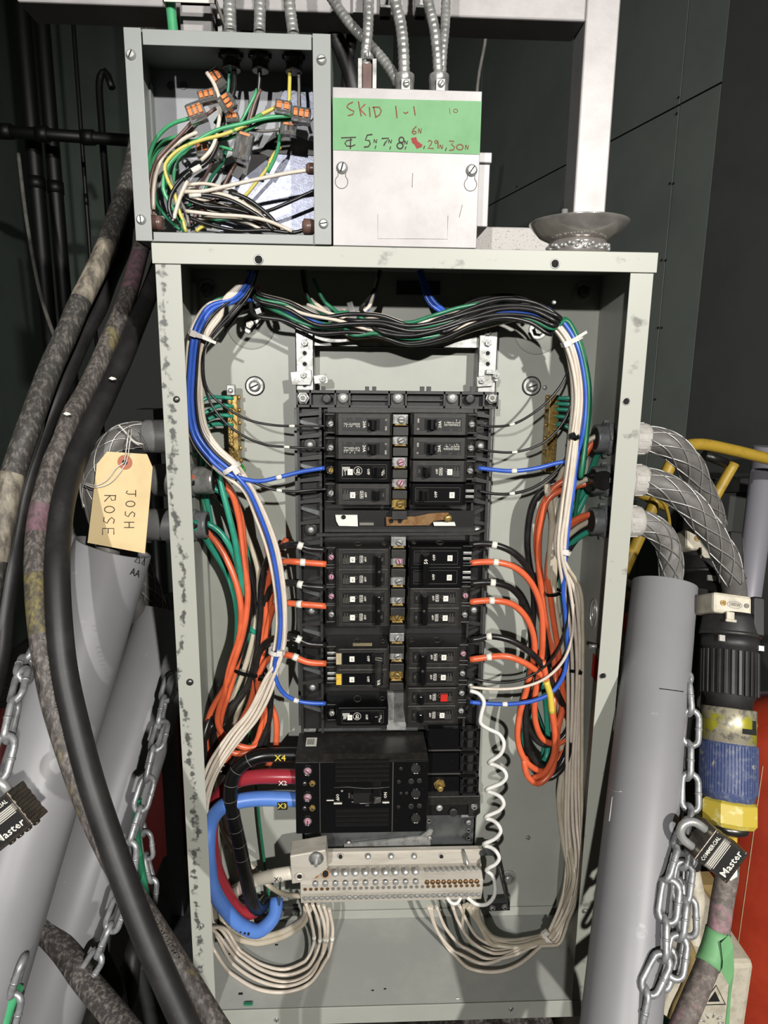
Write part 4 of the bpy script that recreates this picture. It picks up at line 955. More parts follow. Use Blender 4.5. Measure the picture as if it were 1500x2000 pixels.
wire('w_beige', 10, 'beige wire slanting behind the thick black cable to the neutral bar', [(470, 1380, 118), (440, 1480, 124), (425, 1590, 128), (450, 1650, 120), (490, 1690, 110), (520, 1725, 100), (550, 1745, 90), (590, 1750, 72)])
wire('w_green', 6, 'bright green wire dropping behind the red and blue main cables', [(492, 1370, 118), (488, 1440, 126), (500, 1530, 130), (506, 1600, 128), (516, 1680, 126), (524, 1740, 124), (526, 1790, 126)])

# heavy wires of the left breakers
def lw(m, y0, lab, pts, mk): wire(m, 12.5, lab, [(637, y0, 70), (600, y0-3, 68)]+pts, marks=[mk] if mk else ())
lw('w_black', 1074, 'heavy black wire to the upper pole of the top left 50A double breaker', [(580, 1064, 68), (556, 1066, 76), (530, 1080, 96), (512, 1130, 104), (508, 1200, 104), (500, 1280, 100), (478, 1350, 96), (440, 1390, 92), (412, 1420, 88), (395, 1460, 86), (402, 1500, 84), (440, 1506, 84), (480, 1490, 84), (515, 1440, 86), (528, 1380, 92), (522, 1330, 98), (505, 1270, 108), (495, 1150, 114), (470, 1060, 116), (440, 985, 112), (400, 952, 96), (374, 942, 90)], (588, 1064))
lw('w_orange', 1102, 'orange wire to the lower pole of the top left 50A double breaker', [(575, 1097, 68), (556, 1097, 76), (532, 1110, 96), (522, 1160, 104), (518, 1220, 106), (505, 1290, 100), (490, 1370, 96), (466, 1420, 94), (452, 1450, 92), (440, 1490, 90), (412, 1480, 88), (401, 1440, 86), (412, 1390, 84), (440, 1340, 80), (458, 1290, 80), (476, 1230, 84), (484, 1160, 90), (474, 1080, 96), (466, 1010, 100), (450, 960, 98), (420, 935, 98), (392, 930, 94), (374, 934, 89)], (592, 1098))
lw('w_black', 1148, 'heavy black wire to the upper pole of the second left 50A double breaker', [(580, 1140, 70), (552, 1138, 78), (528, 1150, 98), (515, 1200, 108), (506, 1280, 104), (485, 1340, 98), (452, 1385, 92), (428, 1420, 88), (420, 1450, 86), (428, 1490, 86), (470, 1500, 86), (500, 1460, 90), (520, 1400, 96), (530, 1350, 100), (510, 1290, 110), (498, 1200, 114), (480, 1130, 114), (450, 1075, 112), (420, 1042, 104), (396, 1030, 94), (376, 1026, 89)], (587, 1139))
lw('w_orange', 1184, 'orange wire to the lower pole of the second left 50A double breaker', [(585, 1180, 70), (558, 1178, 78), (536, 1185, 96), (524, 1220, 102), (512, 1280, 100), (502, 1330, 96), (512, 1370, 92), (520, 1400, 90), (515, 1440, 88), (495, 1460, 86), (462, 1455, 84), (440, 1440, 82), (425, 1410, 80), (438, 1350, 80), (450, 1300, 82), (468, 1240, 84), (470, 1180, 86), (455, 1120, 92), (430, 1070, 98), (402, 1036, 94), (378, 1027, 88)], (587, 1181))
lw('w_black', 1260, 'heavy black wire arching over to the yellow-labelled left breaker', [(575, 1245, 68), (550, 1244, 76), (525, 1252, 88), (508, 1270, 94), (500, 1310, 96), (505, 1360, 96), (520, 1400, 94), (520, 1440, 92), (505, 1480, 90), (470, 1510, 90), (430, 1504, 90), (400, 1480, 88), (398, 1440, 86), (410, 1400, 84), (440, 1330, 86), (470, 1270, 90), (488, 1180, 100), (470, 1110, 104), (435, 1062, 102), (398, 1032, 93), (378, 1026, 88)], (583, 1244))
lw('w_orange', 1296, 'orange wire to the lower pole of the yellow-labelled left breaker', [(570, 1281, 68), (548, 1278, 76), (522, 1290, 88), (506, 1320, 92), (506, 1350, 92), (515, 1390, 92), (510, 1420, 92), (500, 1450, 90), (480, 1470, 88), (450, 1468, 86), (430, 1440, 86), (432, 1400, 86), (448, 1350, 88), (462, 1300, 92), (476, 1240, 96), (482, 1170, 98), (478, 1090, 100), (470, 1010, 104), (452, 960, 106), (420, 920, 106), (398, 868, 96), (378, 854, 90)], (581, 1281))
wire('w_orange', 12, 'orange wire end hanging in a loop right of the left coil', [(500, 1330, 104), (525, 1370, 104), (538, 1400, 100), (540, 1440, 98), (535, 1470, 100), (520, 1500, 106), (500, 1520, 110), (470, 1530, 112)])
wire('w_orange', 12, 'orange wire passing behind the white bundle on the left', [(560, 1052, 120), (540, 1080, 112), (518, 1010, 106), (500, 980, 104), (520, 1060, 108), (530, 1130, 108), (528, 1180, 108), (518, 1240, 106)])
# loose conductors from the left entries: white, teal
wire('w_beige', 11, 'beige wire dropping through the left coil between black wires', [(374, 937, 89), (410, 942, 96), (450, 965, 108), (480, 1040, 116), (505, 1120, 118), (500, 1200, 112), (488, 1270, 106), (472, 1320, 104), (450, 1370, 104), (432, 1410, 104), (420, 1450, 104), (426, 1520, 108), (440, 1600, 124), (455, 1660, 130)])
wire('w_beige', 11, 'second beige wire of the left coil, right of the first', [(380, 1029, 90), (405, 1046, 98), (440, 1085, 112), (480, 1150, 120), (505, 1230, 112), (492, 1300, 104), (476, 1360, 104), (456, 1420, 108), (450, 1500, 116)])
wire('w_teal', 12, 'teal ground wire swooping from the top left gland', [(376, 856, 90), (396, 864, 94), (418, 900, 92), (435, 960, 88), (448, 1010, 86), (460, 1060, 86), (468, 1110, 88), (476, 1160, 96), (490, 1230, 106), (512, 1240, 112), (520, 1270, 118)])
wire('w_teal', 12, 'teal ground wire leaving the middle left gland', [(374, 941, 87), (396, 946, 90), (430, 960, 96), (455, 972, 104), (470, 1010, 112), (480, 1070, 118), (492, 1160, 122)])
wire('w_teal', 12, 'teal ground wire curving out of the lowest left gland', [(376, 1022, 88), (400, 1021, 90), (425, 1035, 92), (445, 1060, 92), (460, 1090, 94), (468, 1130, 98), (478, 1180, 104), (490, 1260, 112), (497, 1340, 114), (492, 1390, 118)])
wire('w_teal', 12, 'dark teal wire hanging outermost at the left of the coil', [(378, 1030, 90), (400, 1050, 96), (418, 1078, 104), (438, 1110, 108), (455, 1150, 106), (464, 1200, 104), (462, 1260, 104), (458, 1310, 108), (470, 1370, 118), (490, 1400, 124)])
wire('w_green', 9, 'dark green wire hanging straight down past the middle left gland', [(378, 859, 90), (392, 885, 104), (394, 930, 116), (396, 970, 118), (402, 1010, 116), (398, 1045, 112)])
wire('w_teal', 11, 'teal wire standing nearly straight between the two lower left glands', [(378, 858, 91), (394, 880, 100), (398, 940, 114), (408, 1000, 118), (416, 1040, 120), (440, 1100, 124), (470, 1180, 128)])
# green wires to the left ground bar
for i, (y, yy) in enumerate(((777, 775), (793, 802), (812, 818), (829, 830))):
    wire('w_teal', 8, 'short teal wire ending at the left ground bar, %s' % ('topmost', 'second from top', 'third from top', 'fourth from top')[i], [(455, y+1, 118), (430, y-1, 112), (405, yy+2, 104), (388, yy+16, 100), (380, yy+60, 104), (384, 850+i*5, 108)])
wire('w_limegreen', 6, 'small bright green loop below the left ground bar', [(455, 905, 118), (468, 906, 112), (477, 917, 108), (472, 930, 110), (462, 936, 120)])

# main cables
def big(m, w, lab, pts, name='main_cable'): 
    c, r = path3(pts, w, True, .006); k = MB(); k.tube(c, r, m, 20); o = k.build(name); tag(o, lab, 'cable'); return o, c, r
bk, c, r = big('c_black', 27, 'thick glossy black cable looping out of the main breaker top', [(590, 1474, 62), (545, 1474, 60), (510, 1476, 58), (480, 1488, 56), (458, 1510, 54), (450, 1545, 52), (455, 1590, 54), (466, 1640, 58), (478, 1700, 66), (492, 1760, 78), (505, 1775, 96), (520, 1760, 118)])
q = MB()
for i in range(12, len(c)-26, 4):
    d = (c[i+1]-c[i]).normalized(); q = MB(); q.tube([c[i]-d*.0004, c[i]+d*.0004], r*1.02, 'w_grey', 16, caps=False); q.build('wrap_ring', bk)
p = P(549, 1472, 61); off = V((0, -r-.0012, 0)); k = MB(); k.text('X4', p+off, XA, ZA, .0085, 'w_yellowtape', .0002); k.build('lettering', bk)
rd, c, r = big('c_red', 27, 'thick red cable marked X2 curving down behind the black one', [(590, 1517, 62), (550, 1516, 62), (500, 1517, 66), (465, 1524, 72), (435, 1545, 80), (416, 1580, 86), (412, 1630, 88), (420, 1690, 88), (440, 1740, 88), (465, 1778, 88), (490, 1782, 96), (510, 1768, 116)])
p = P(554, 1521, 62)+V((0, -r-.0004, 0)); k = MB(); k.text('X2', p, XA, ZA, .0065, 'sticker', .0002, .0110); k.build('lettering', rd)
bl, c, r = big('c_blue', 28, 'thick blue cable marked X3 sweeping around the lower left', [(590, 1562, 62), (550, 1560, 62), (500, 1560, 60), (465, 1565, 58), (435, 1575, 56), (412, 1605, 56), (406, 1660, 58), (412, 1720, 62), (435, 1768, 68), (470, 1806, 74), (505, 1818, 82), (535, 1790, 100), (540, 1755, 118)])
p = P(553, 1565, 62)+V((0, -r-.0004, 0)); k = MB(); k.box((p.x-.0065, p.y, p.z-.0055), (p.x+.0065, p.y+.004, p.z+.0055), 'ink_black'); k.text('X3', p, XA, ZA, .0075, 'w_yellowtape', .0003, .0115); k.build('lettering', bl)
k = MB(); 
for i, (u, v) in enumerate(((449, 1795), (456, 1801), (464, 1806), (472, 1810), (480, 1813), (487, 1815))): pp = P(u, v, 74)+V((0, -r*.98, 0)); k.box(pp-V((.0012, 0, .0012)), pp+V((.0012, .003, .0012)), 'ink_black')
k.build('print', bl)
wh, c, r = big('c_white', 24, 'thick white cable marked X0 entering the neutral bar lug', [(572, 1704, 72), (545, 1708, 74), (510, 1716, 78), (480, 1728, 92), (460, 1740, 112), (445, 1750, 128)])
p = P(545, 1708, 74)+V((0, -r-.0004, 0)); k = MB(); k.text('X0', p, V((1, 0, .12)), V((-.12, 0, 1)), .006, 'ink_black', .0002, .0105); k.build('lettering', wh)
k = MB(); k.tube(catmull([P(u, v, Y) for u, v, Y in ((500, 1790, 128), (520, 1786, 126), (505, 1778, 130), (470, 1752, 134), (440, 1745, 134))], .004), .009, 'zinc_dull', 12); tag(k.build('conduit_end'), 'silver conduit stub behind the main cables at lower left', 'conduit')
k = MB(); k.box(V(P(455, 1800, 134)), V(P(520, 1770, 139)), 'sticker'); tag(k.build('paper_slip'), 'white slip behind the ends of the main cables', 'paper')

# ---------------------------------------------------------------- right side
RB = [(1062, 606, 72), (1095, 632, 70), (1118, 668, 66), (1132, 720, 64), (1138, 780, 62), (1132, 850, 60), (1122, 930, 58), (1111, 1000, 56), (1103, 1075, 54)]
RC = [(1103, 1075, 54), (1112, 1150, 58), (1120, 1230, 62), (1122, 1300, 66), (1120, 1400, 72), (1117, 1500, 78), (1117, 1600, 82), (1121, 1680, 86), (1112, 1750, 90), (1090, 1805, 92), (1072, 1835, 92)]
TB = [(500, 592, 84), (560, 606, 84), (620, 634, 82), (685, 634, 80), (740, 638, 80), (800, 652, 80), (860, 642, 80), (920, 620, 80), (980, 606, 78), (1040, 612, 76), (1085, 634, 72)]
# wires of the top bundle, all passing from the top holes to the right
holeL = [(486, 528, 96), (492, 560, 92)]; holeM = [(590, 528, 96), (600, 575, 92), (640, 612, 86)]; holeM2 = [(742, 528, 96), (730, 570, 92), (705, 605, 86)]; holeR = [(822, 528, 98), (845, 585, 94), (870, 612, 88)]
rwh = 'white wires in the right bundle'
ends = [
 [(1000, 1862, 92), (945, 1882, 90), (890, 1860, 84), (855, 1820, 76), (836, 1770, 68)],
 [(1005, 1865, 94), (950, 1872, 90), (905, 1850, 84), (872, 1815, 76), (852, 1770, 68)],
 [(1010, 1885, 96), (965, 1898, 92), (915, 1890, 88), (880, 1858, 82), (850, 1808, 74), (842, 1770, 68)],
 [(1015, 1855, 90), (965, 1862, 86), (925, 1842, 82), (895, 1800, 76), (884, 1770, 68)],
 [(1012, 1848, 88), (975, 1850, 86), (935, 1832, 82), (910, 1795, 76), (897, 1768, 68)],
 [(1010, 1850, 98), (970, 1856, 96), (925, 1845, 90), (905, 1810, 80), (906, 1768, 68)]]
for i in range(6):
    o1, o2 = ((8, 14), (2, 8), (-6, 3), (12, 20), (-12, -3), (-14, -8))[i]
    src = (TB[:8] if i in (0, 4) else TB[3:8]); pre = holeL if i in (0, 4) else (holeM if i % 2 else holeM2[:2]+[(720, 600, 88)])
    tt = strand(src, (-20, 12, -14, 22, -4, 4)[i], (6, 2, 4, 8, 10, 0)[i], 3, i)
    e = strand(RB, (14, 2, 8, 18, 6, 12)[i]*1.0, (-6, -2, -8, 2, -4, 2)[i], 1.5, i*.7)
    wire('w_white' if i < 5 else 'w_beige', 7.2, 'white wire of the right bundle, ' + ('reaching the leftmost hole of the neutral bar side', 'second to reach the neutral bar', 'hanging lowest at the right of the panel floor', 'fourth to reach the neutral bar', 'fifth to reach the neutral bar', 'last to reach the neutral bar, slightly beige')[i], pre+tt+e+strand(RC, (12, 5, -3, -9, -14, -18)[i], (0, 3, -3, 2, 5, -4)[i], 2.2, i, 1)+ends[i], rwh)
for i in range(3):
    wire('w_beige', 11.5, ('leftmost', 'middle', 'rightmost')[i]+' thick beige wire at the inner edge of the right bundle', [(1068, 945+i*5, 90), (1078, 1010, 90), (1073+i*5, 1100, 94), (1070+i*6, 1160, 98), (1085+i*7, 1280, 100), (1094+i*8, 1400, 98), (1098+i*6, 1500, 98), (1092+i*8, 1560, 98), (1100+i*6, 1640, 98), (1112+i*5, 1710, 98), (1098+i*2, 1780, 98), (1070, 1822+i*6, 96), (1010, 1838+i*6, 92), (965, 1832+i*7, 86), (938-i*2, 1800, 78), (930-i*9, 1768, 68)], 'thick beige wires in the right bundle')
for i, (m, w, off, dY, lab) in enumerate((('w_green', 8, -12, -6, 'green wire on the outside of the right bundle'), ('w_green', 7, -15, 2, 'dark green wire at the far edge of the right bundle'))):
    tt = (holeL if i else [])+strand(TB[0:] if i else TB[3:], -6 if i else 14, -8, 5, 2+i*2)
    wire(m, w, lab, (([(612, 545, 92), (635, 590, 88), (660, 612, 84)]) if not i else [])+tt+strand(RB, off, dY, .5, 0, 1, 7)+[(1135, 900, 80), (1130, 960, 96), (1120, 1030, 108)])
wire('w_green', 8, 'green wire running under the left half of the top bundle', [(404, 640, 72), (398, 615, 74), (420, 588, 78), (455, 580, 82), (500, 590, 84), (550, 612, 76), (600, 634, 74), (650, 640, 74), (690, 636, 74), (740, 628, 74), (800, 630, 74), (850, 615, 74), (900, 600, 78), (960, 592, 80), (1020, 597, 80)])
wire('w_green', 7, 'green wire dipping through the middle of the top bundle', [(594, 528, 98), (604, 585, 90), (635, 614, 80), (680, 610, 74), (720, 628, 72), (770, 648, 70), (830, 652, 70), (870, 640, 70), (920, 618, 72), (980, 606, 74), (1050, 620, 76)])
wire('w_blue', 9, 'blue wire running along the left half of the top bundle', [(395, 652, 70), (420, 605, 74), (470, 585, 80), (530, 594, 80), (590, 620, 76), (640, 636, 78), (690, 632, 82), (720, 600, 90), (735, 560, 96)])
wire('w_blue', 9, 'blue wire of the right bundle reaching the third right breaker', holeR+strand(TB[6:], 2, -8, 2, 0)+strand(RB, -6, -5, .6, 0, 0, 6)+[(1121, 895, 62), (1085, 905, 64), (1040, 916, 64), (995, 920, 64), (960, 917, 66), (934, 914, 68)], marks=[(1003, 920)])
wire('w_blue', 9, 'long blue wire of the right bundle running down to the lowest right breakers', [(818, 528, 98), (838, 590, 94), (870, 618, 88)]+strand(TB[6:], 6, -4, 2, 1)+strand(RB, -2, 0, .6, 1)+[(1100, 1150, 58), (1106, 1220, 62), (1108, 1280, 62), (1100, 1320, 62), (1080, 1350, 62), (1050, 1366, 62), (1010, 1374, 64), (970, 1375, 66), (935, 1373, 68), (918, 1371, 70)], marks=[(986, 1376)])
for i in range(9):
    off = (-18, -12, -9, -3, 0, 5, 9, 14, 18)[i]; dy = (-8, -12, -6, -14, -10, -13, -9, -4, -12)[i]
    pre = [holeL, holeM, holeM2, holeL, holeM, holeM2, holeR, holeM, holeL][i]
    st_ = {0: 0, 3: 0, 8: 0, 1: 3, 4: 3, 7: 3, 2: 4, 5: 4, 6: 6}[i]
    wire('w_black', 8.5, 'black wire in the dense bundle across the panel top', pre+strand(TB[st_:], off, dy, 3.5, i*1.7)+strand(RB, off*.35+1, dy*.5+8, 1, i, 1, 6), 'black wires in the top bundle')
for i in range(3):
    wire('w_grey' if i == 1 else 'w_black', 6, 'dark wire arching over the top right corner bundle', [(845, 600, 92), (880, 606, 92), (930, 585+i*6, 90), (990, 576+i*5, 88), (1045, 590+i*4, 84), (1085, 620, 80), (1106, 655, 76)], 'dark wires arching at the top right')
for i in range(3):
    wire('w_white', 7, 'white run weaving through the top bundle, '+('leftmost', 'middle', 'rightmost')[i]+' of three', [(530+i*70, 585+i*10, 84), (590+i*72, 612+i*6, 72), (660+i*75, 626+i*8, 70), (730+i*75, 645+i*0, 70), (800+i*70, 640-i*10, 72), (860+i*70, 615-i*8, 78), (920+i*60, 600-i*4, 84)], 'white wires weaving through the top bundle')
for i in range(2):
    wire('w_black', 8, ('upper', 'lower')[i]+' black wire hugging the upper left corner above the bundle', [(440, 640+i*8, 110), (470, 604+i*4, 106), (520, 592+i*5, 96), (580, 604+i*5, 92), (640, 630+i*3, 88)], 'black wires hugging the upper left corner')
# right blacks to breakers
wire('w_black', 5, 'thin black wire curving from the right bundle to the topmost right breaker', [(1085, 615, 84), (1108, 645, 78), (1115, 690, 74), (1105, 735, 70), (1078, 775, 66), (1040, 808, 64), (1000, 829, 64), (960, 833, 66), (932, 830, 68)], marks=[(1000, 829)])
wire('w_black', 5, 'thin black wire curving from the right bundle to the second right breaker', [(1100, 640, 80), (1120, 690, 74), (1122, 750, 70), (1112, 800, 68), (1090, 838, 66), (1055, 868, 64), (1005, 883, 64), (965, 882, 66), (930, 876, 68)], marks=[(1005, 883)])
wire('w_black', 6, 'black wire curving from the right bundle to the fourth right breaker', [(1105, 650, 82), (1124, 720, 78), (1124, 800, 74), (1118, 860, 68), (1105, 895, 64), (1075, 930, 62), (1040, 953, 62), (1000, 964, 64), (960, 964, 66), (932, 958, 68)], marks=[(998, 964)])
wire('w_black', 5, 'thin black wire swinging left to the breaker above the red button', [(1105, 1100, 60), (1109, 1180, 60), (1102, 1240, 60), (1080, 1285, 60), (1050, 1312, 62), (1010, 1330, 64), (970, 1333, 66), (925, 1326, 68)])
wire('w_white', 6, 'thin white wire swinging left to the red-buttoned breaker', [(1120, 1180, 56), (1118, 1240, 56), (1100, 1290, 56), (1065, 1325, 58), (1020, 1342, 62), (970, 1346, 66), (918, 1342, 68)])
# heavy right wires
def rw(m, y0, lab, pts, mk): wire(m, 12.5, lab, [(918, y0, 70), (935, y0-2, 68)]+pts, marks=[mk] if mk else ())
rw('w_black', 1064, 'heavy black wire leaving the glossy right double breaker', [(965, 1064, 66), (1000, 1078, 66), (1030, 1110, 70), (1042, 1160, 78), (1040, 1230, 84), (1036, 1320, 86), (1028, 1380, 86), (1036, 1430, 84), (1065, 1455, 84), (1100, 1440, 86), (1116, 1400, 90), (1112, 1340, 96), (1085, 1270, 104), (1060, 1200, 108), (1035, 1110, 108), (1030, 1040, 106), (1045, 975, 104), (1080, 945, 100), (1140, 938, 92), (1170, 936, 84)], (966, 1064))
rw('w_orange', 1100, 'orange wire leaving the glossy right double breaker', [(968, 1098, 66), (1005, 1108, 66), (1035, 1135, 68), (1055, 1180, 70), (1060, 1240, 72), (1056, 1300, 74), (1045, 1360, 76), (1046, 1410, 78), (1062, 1445, 80), (1090, 1452, 82), (1112, 1430, 88), (1105, 1370, 94), (1090, 1290, 100), (1075, 1200, 102), (1055, 1120, 98), (1048, 1060, 94), (1056, 1000, 92), (1080, 955, 90), (1120, 925, 86), (1160, 862, 84), (1180, 852, 78)], (967, 1100))
rw('w_black', 1140, 'heavy black wire of the second right 50A breaker', [(962, 1138, 66), (1000, 1150, 70), (1028, 1190, 78), (1038, 1260, 84), (1030, 1360, 86), (1026, 1420, 82), (1035, 1470, 78), (1060, 1498, 76), (1088, 1500, 78), (1106, 1470, 84), (1112, 1420, 90), (1098, 1340, 98), (1075, 1260, 104), (1052, 1190, 106), (1040, 1120, 104)], (962, 1138))
rw('w_orange', 1176, 'orange wire of the second right 50A breaker', [(960, 1173, 66), (1000, 1180, 68), (1030, 1210, 72), (1044, 1260, 76), (1030, 1340, 80), (1014, 1400, 78), (1012, 1450, 74), (1030, 1490, 72), (1060, 1506, 72), (1080, 1490, 72), (1086, 1440, 72), (1080, 1390, 74), (1085, 1330, 90), (1078, 1260, 100), (1062, 1180, 100), (1052, 1100, 92), (1056, 1020, 88), (1075, 970, 88), (1130, 948, 86), (1168, 940, 80)], (963, 1173))
rw('w_black', 1250, 'heavy black wire of the lower right 50A breaker', [(955, 1243, 66), (995, 1250, 64), (1030, 1270, 64), (1060, 1300, 66), (1080, 1340, 72), (1100, 1380, 78), (1114, 1420, 80), (1112, 1460, 80), (1098, 1500, 80), (1070, 1520, 80), (1040, 1500, 84), (1028, 1450, 88), (1030, 1400, 94), (1060, 1310, 104), (1072, 1220, 110), (1085, 1130, 106), (1120, 1060, 98), (1160, 1020, 88), (1175, 1012, 80)], (956, 1244))
rw('w_orange', 1288, 'orange wire of the lower right 50A breaker', [(955, 1283, 66), (990, 1282, 64), (1025, 1295, 64), (1050, 1312, 66), (1080, 1345, 74), (1098, 1380, 78), (1090, 1420, 74), (1085, 1470, 70), (1075, 1510, 68), (1050, 1530, 66), (1030, 1515, 68), (1024, 1480, 74), (1040, 1500, 84), (1075, 1500, 92), (1110, 1440, 98), (1100, 1340, 104), (1086, 1220, 106), (1080, 1110, 98), (1100, 1040, 90), (1140, 1010, 84), (1172, 1004, 78)], (953, 1283))
wire('w_orange', 12, 'orange wire between the right coil and the gland, passing behind the whites', [(1175, 1000, 78), (1130, 1012, 84), (1085, 1050, 92), (1070, 1110, 96), (1078, 1190, 94), (1090, 1270, 92), (1098, 1340, 94), (1100, 1400, 98)])
wire('w_yellowtape', 13, 'short run of yellow tape wrapped on an orange wire at right', [(1066, 1330, 60), (1074, 1355, 60), (1078, 1392, 60)], name='yellow_tape', cat='tape')
wire('w_orange', 12, 'taped orange wire hanging in the middle of the right coil', [(1060, 1290, 66), (1072, 1350, 61.5), (1078, 1392, 62), (1084, 1440, 62), (1080, 1480, 64), (1062, 1510, 68), (1040, 1520, 72)])
wire('w_teal', 11, 'teal wire looping inside the right coil', [(1170, 1030, 80), (1130, 1050, 92), (1095, 1090, 108), (1090, 1200, 114), (1060, 1300, 116), (1042, 1370, 108), (1026, 1420, 96), (1024, 1460, 92), (1045, 1495, 92), (1066, 1480, 100), (1068, 1400, 112), (1060, 1330, 122)])
wire('w_teal', 11, 'teal wire dropping behind the top right gland', [(1180, 868, 84), (1160, 905, 108), (1140, 960, 118), (1110, 1010, 122), (1095, 1090, 124), (1088, 1180, 124), (1092, 1290, 124)])
wire('w_teal', 12, 'second teal wire dropping behind the top right gland', [(1178, 872, 88), (1162, 900, 112), (1150, 950, 120), (1128, 1000, 122), (1108, 1030, 122)])
wire('w_teal', 10, 'teal wire hanging at the inner side of the right coil', [(1040, 1230, 122), (1035, 1290, 122), (1032, 1350, 122), (1050, 1400, 122), (1062, 1440, 122), (1060, 1500, 122)])
wire('w_beige', 11, 'beige wire leaving the top right gland', [(1182, 846, 76), (1150, 860, 80), (1110, 900, 88), (1088, 950, 94), (1080, 1010, 98)])
wire('w_beige', 11, 'beige wire leaving the lowest right gland', [(1176, 1008, 80), (1130, 1030, 90), (1095, 1065, 100), (1085, 1120, 106), (1092, 1200, 108)])
wire('w_black', 11, 'black wire leaving the lowest right gland', [(1178, 1016, 84), (1140, 1035, 96), (1105, 1060, 110), (1075, 1130, 118), (1062, 1220, 118), (1075, 1300, 116)])
wire('w_beige', 11, 'beige wire at the mouth of the middle right gland', [(1150, 934, 76), (1120, 950, 84), (1098, 985, 90), (1090, 1030, 98), (1085, 1080, 104)])
wire('w_black', 36, 'black jacket end of the cable inside the middle right gland', [(1180, 938, 78), (1160, 940, 78), (1146, 944, 78)], name='cable_jacket', cat='cable', n=20)
for i, (y, yy) in enumerate(((777, 775), (788, 787), (799, 799), (813, 815), (829, 838))):
    wire('w_teal', 8, 'short teal wire ending at the right ground bar, %s' % ('topmost', 'second', 'third', 'fourth', 'fifth and lowest')[i], [(1085, y, 118), (1100, y+1, 114), (1118, yy+3, 110), (1132, yy+14, 112), (1142, yy+60, 118)])
# the coiled white pigtail
pts = [(918, 1349, 70), (935, 1355, 66), (945, 1370, 62), (940, 1395, 60), (939, 1412, 60), (955, 1424, 60), (975, 1434, 58)]
pts += [(984, 1450, 54), (978, 1472, 54), (957, 1487, 58)]
for cy, cx in ((1487, 957), (1541, 952), (1594, 950), (1647, 947)):
    if cy > 1487: pts += [(cx, cy, 58)]
    rx_ = {1487: 989, 1541: 984, 1594: 978, 1647: 975}[cy]; n_ = {1487: (1541, 952), 1541: (1594, 950), 1594: (1647, 947), 1647: (1699, 944)}[cy]
    pts += [(cx-1, cy+4, 66), (cx+12, cy+8, 62), (rx_-5, cy+17, 55), (rx_, cy+29, 53), (rx_-8, cy+41, 54), (n_[1]+12, n_[0]-5, 56)]
pts += [(950, 1700, 60), (960, 1708, 60), (966, 1722, 60), (965, 1750, 60), (950, 1766, 62), (930, 1766, 64), (912, 1752, 66)]
wire('w_purewhite', 8, 'coiled white pigtail hanging from the red-buttoned breaker to the neutral bar', pts, step=.003)
wire('w_purewhite', 7, 'short white jumper loop under the right end of the neutral bar', [(872, 1752, 66), (882, 1764, 64), (893, 1764, 64), (900, 1752, 66)])

# cable ties
def tie(lab, p0, p1, Y, m='nylon', head=None, tail=None, th=9):
    a, b = P(*p0, Y), P(*p1, Y); c = (a+b)/2; h = (b-a)/2; ax = h.normalized(); ht = .5*th*mpp(c)
    up = ax.cross(YA).normalized()
    loop = [c+ax*(h.length*math.cos(t))+YA*(.010*math.sin(t)) for t in [2*math.pi*i/24 for i in range(24)]]
    k = MB(); vs = []; n = len(loop)
    for q in loop:
        o = (q-c).normalized()*.0012
        vs += [q-up*ht, q+up*ht, q+up*ht+o, q-up*ht+o]
    k.add(vs, [(4*i+j, 4*i+(j+1) % 4, 4*((i+1) % n)+(j+1) % 4, 4*((i+1) % n)+j) for i in range(n) for j in range(4)], m)
    t = thing('cable_tie', c, lab, 'cable tie'); k.build('strap', t)
    hp = P(*head, Y-10) if head else b-YA*.010
    k = MB(); k.obox(hp, ax*.0035, YA*.0028, up*ht*1.35, m); k.build('head', t, bevel=.0006)
    if tail: k = MB(); q = P(*tail, Y-14); d = (q-hp)/2; s_ = d.cross(YA).normalized(); k.obox((q+hp)/2, d, YA*.0006, s_*ht*.6, m); k.build('tail', t)
tie('white cable tie around the upper left bundle', (370, 648), (412, 664), 62, head=(378, 652), tail=(422, 670))
tie('pale cable tie with dark head on the left bundle above the blue wire', (437, 924), (467, 905), 62, head=(462, 920))
tie('white cable tie on the left bundle beside the yellow-labelled breaker', (526, 1270), (556, 1273), 64, head=(546, 1276), th=8)
tie('white cable tie with long tail on the upper right bundle', (1098, 674), (1135, 656), 66, head=(1106, 672), tail=(1146, 648))
tie('white cable tie on the right bundle between the lower glands', (1090, 1072), (1112, 1080), 56, head=(1103, 1078), th=8)
tie('white cable tie on the right bundle near the panel floor', (1060, 1822), (1092, 1848), 94, head=(1066, 1822), th=8)
tie('translucent grey cable tie in the middle of the top bundle', (683, 592), (695, 634), 82, head=(689, 618), m='hub_grey', th=11)
tie('black cable tie at the left of the top bundle', (498, 575), (512, 612), 82, m='plastic_gloss', head=(505, 608), th=9)
tie('black cable tie cinching the left coil of heavy wires', (449, 1302), (512, 1318), 96, m='plastic_gloss', th=7)
tie('black cable tie on the right heavy wires', (1066, 1160), (1094, 1154), 92, m='plastic_gloss', th=6)
tie('black cable tie at the top of the right bundle blue wire', (1112, 858), (1128, 850), 60, m='plastic_gloss', th=8, head=(1118, 851))
tie('black cable tie on the right bundle beside the orange coil', (1098, 1302), (1126, 1306), 74, m='plastic_gloss', th=6)
tie('black cable tie below the left blue cable', (418, 1830), (436, 1818), 112, m='plastic_gloss', th=6)
k = MB(); a, b, c, d = rectpx(496, 558, 508, 568, 110); k.box((a, .108, c), (b, .13, d), 'pink_mark'); tag(k.build('wire_nut'), 'small dull pink wire nut in the shadow above the top bundle', 'wire nut')
k = MB(); p = P(1081, 591, 76); k.lathe(p, NF, [(0, .001), (.002, .0028), (.005, .001)], 'nylon', 10); tag(k.build('tie_stub'), 'tiny white cut tie end above the top right bundle', 'cable tie')
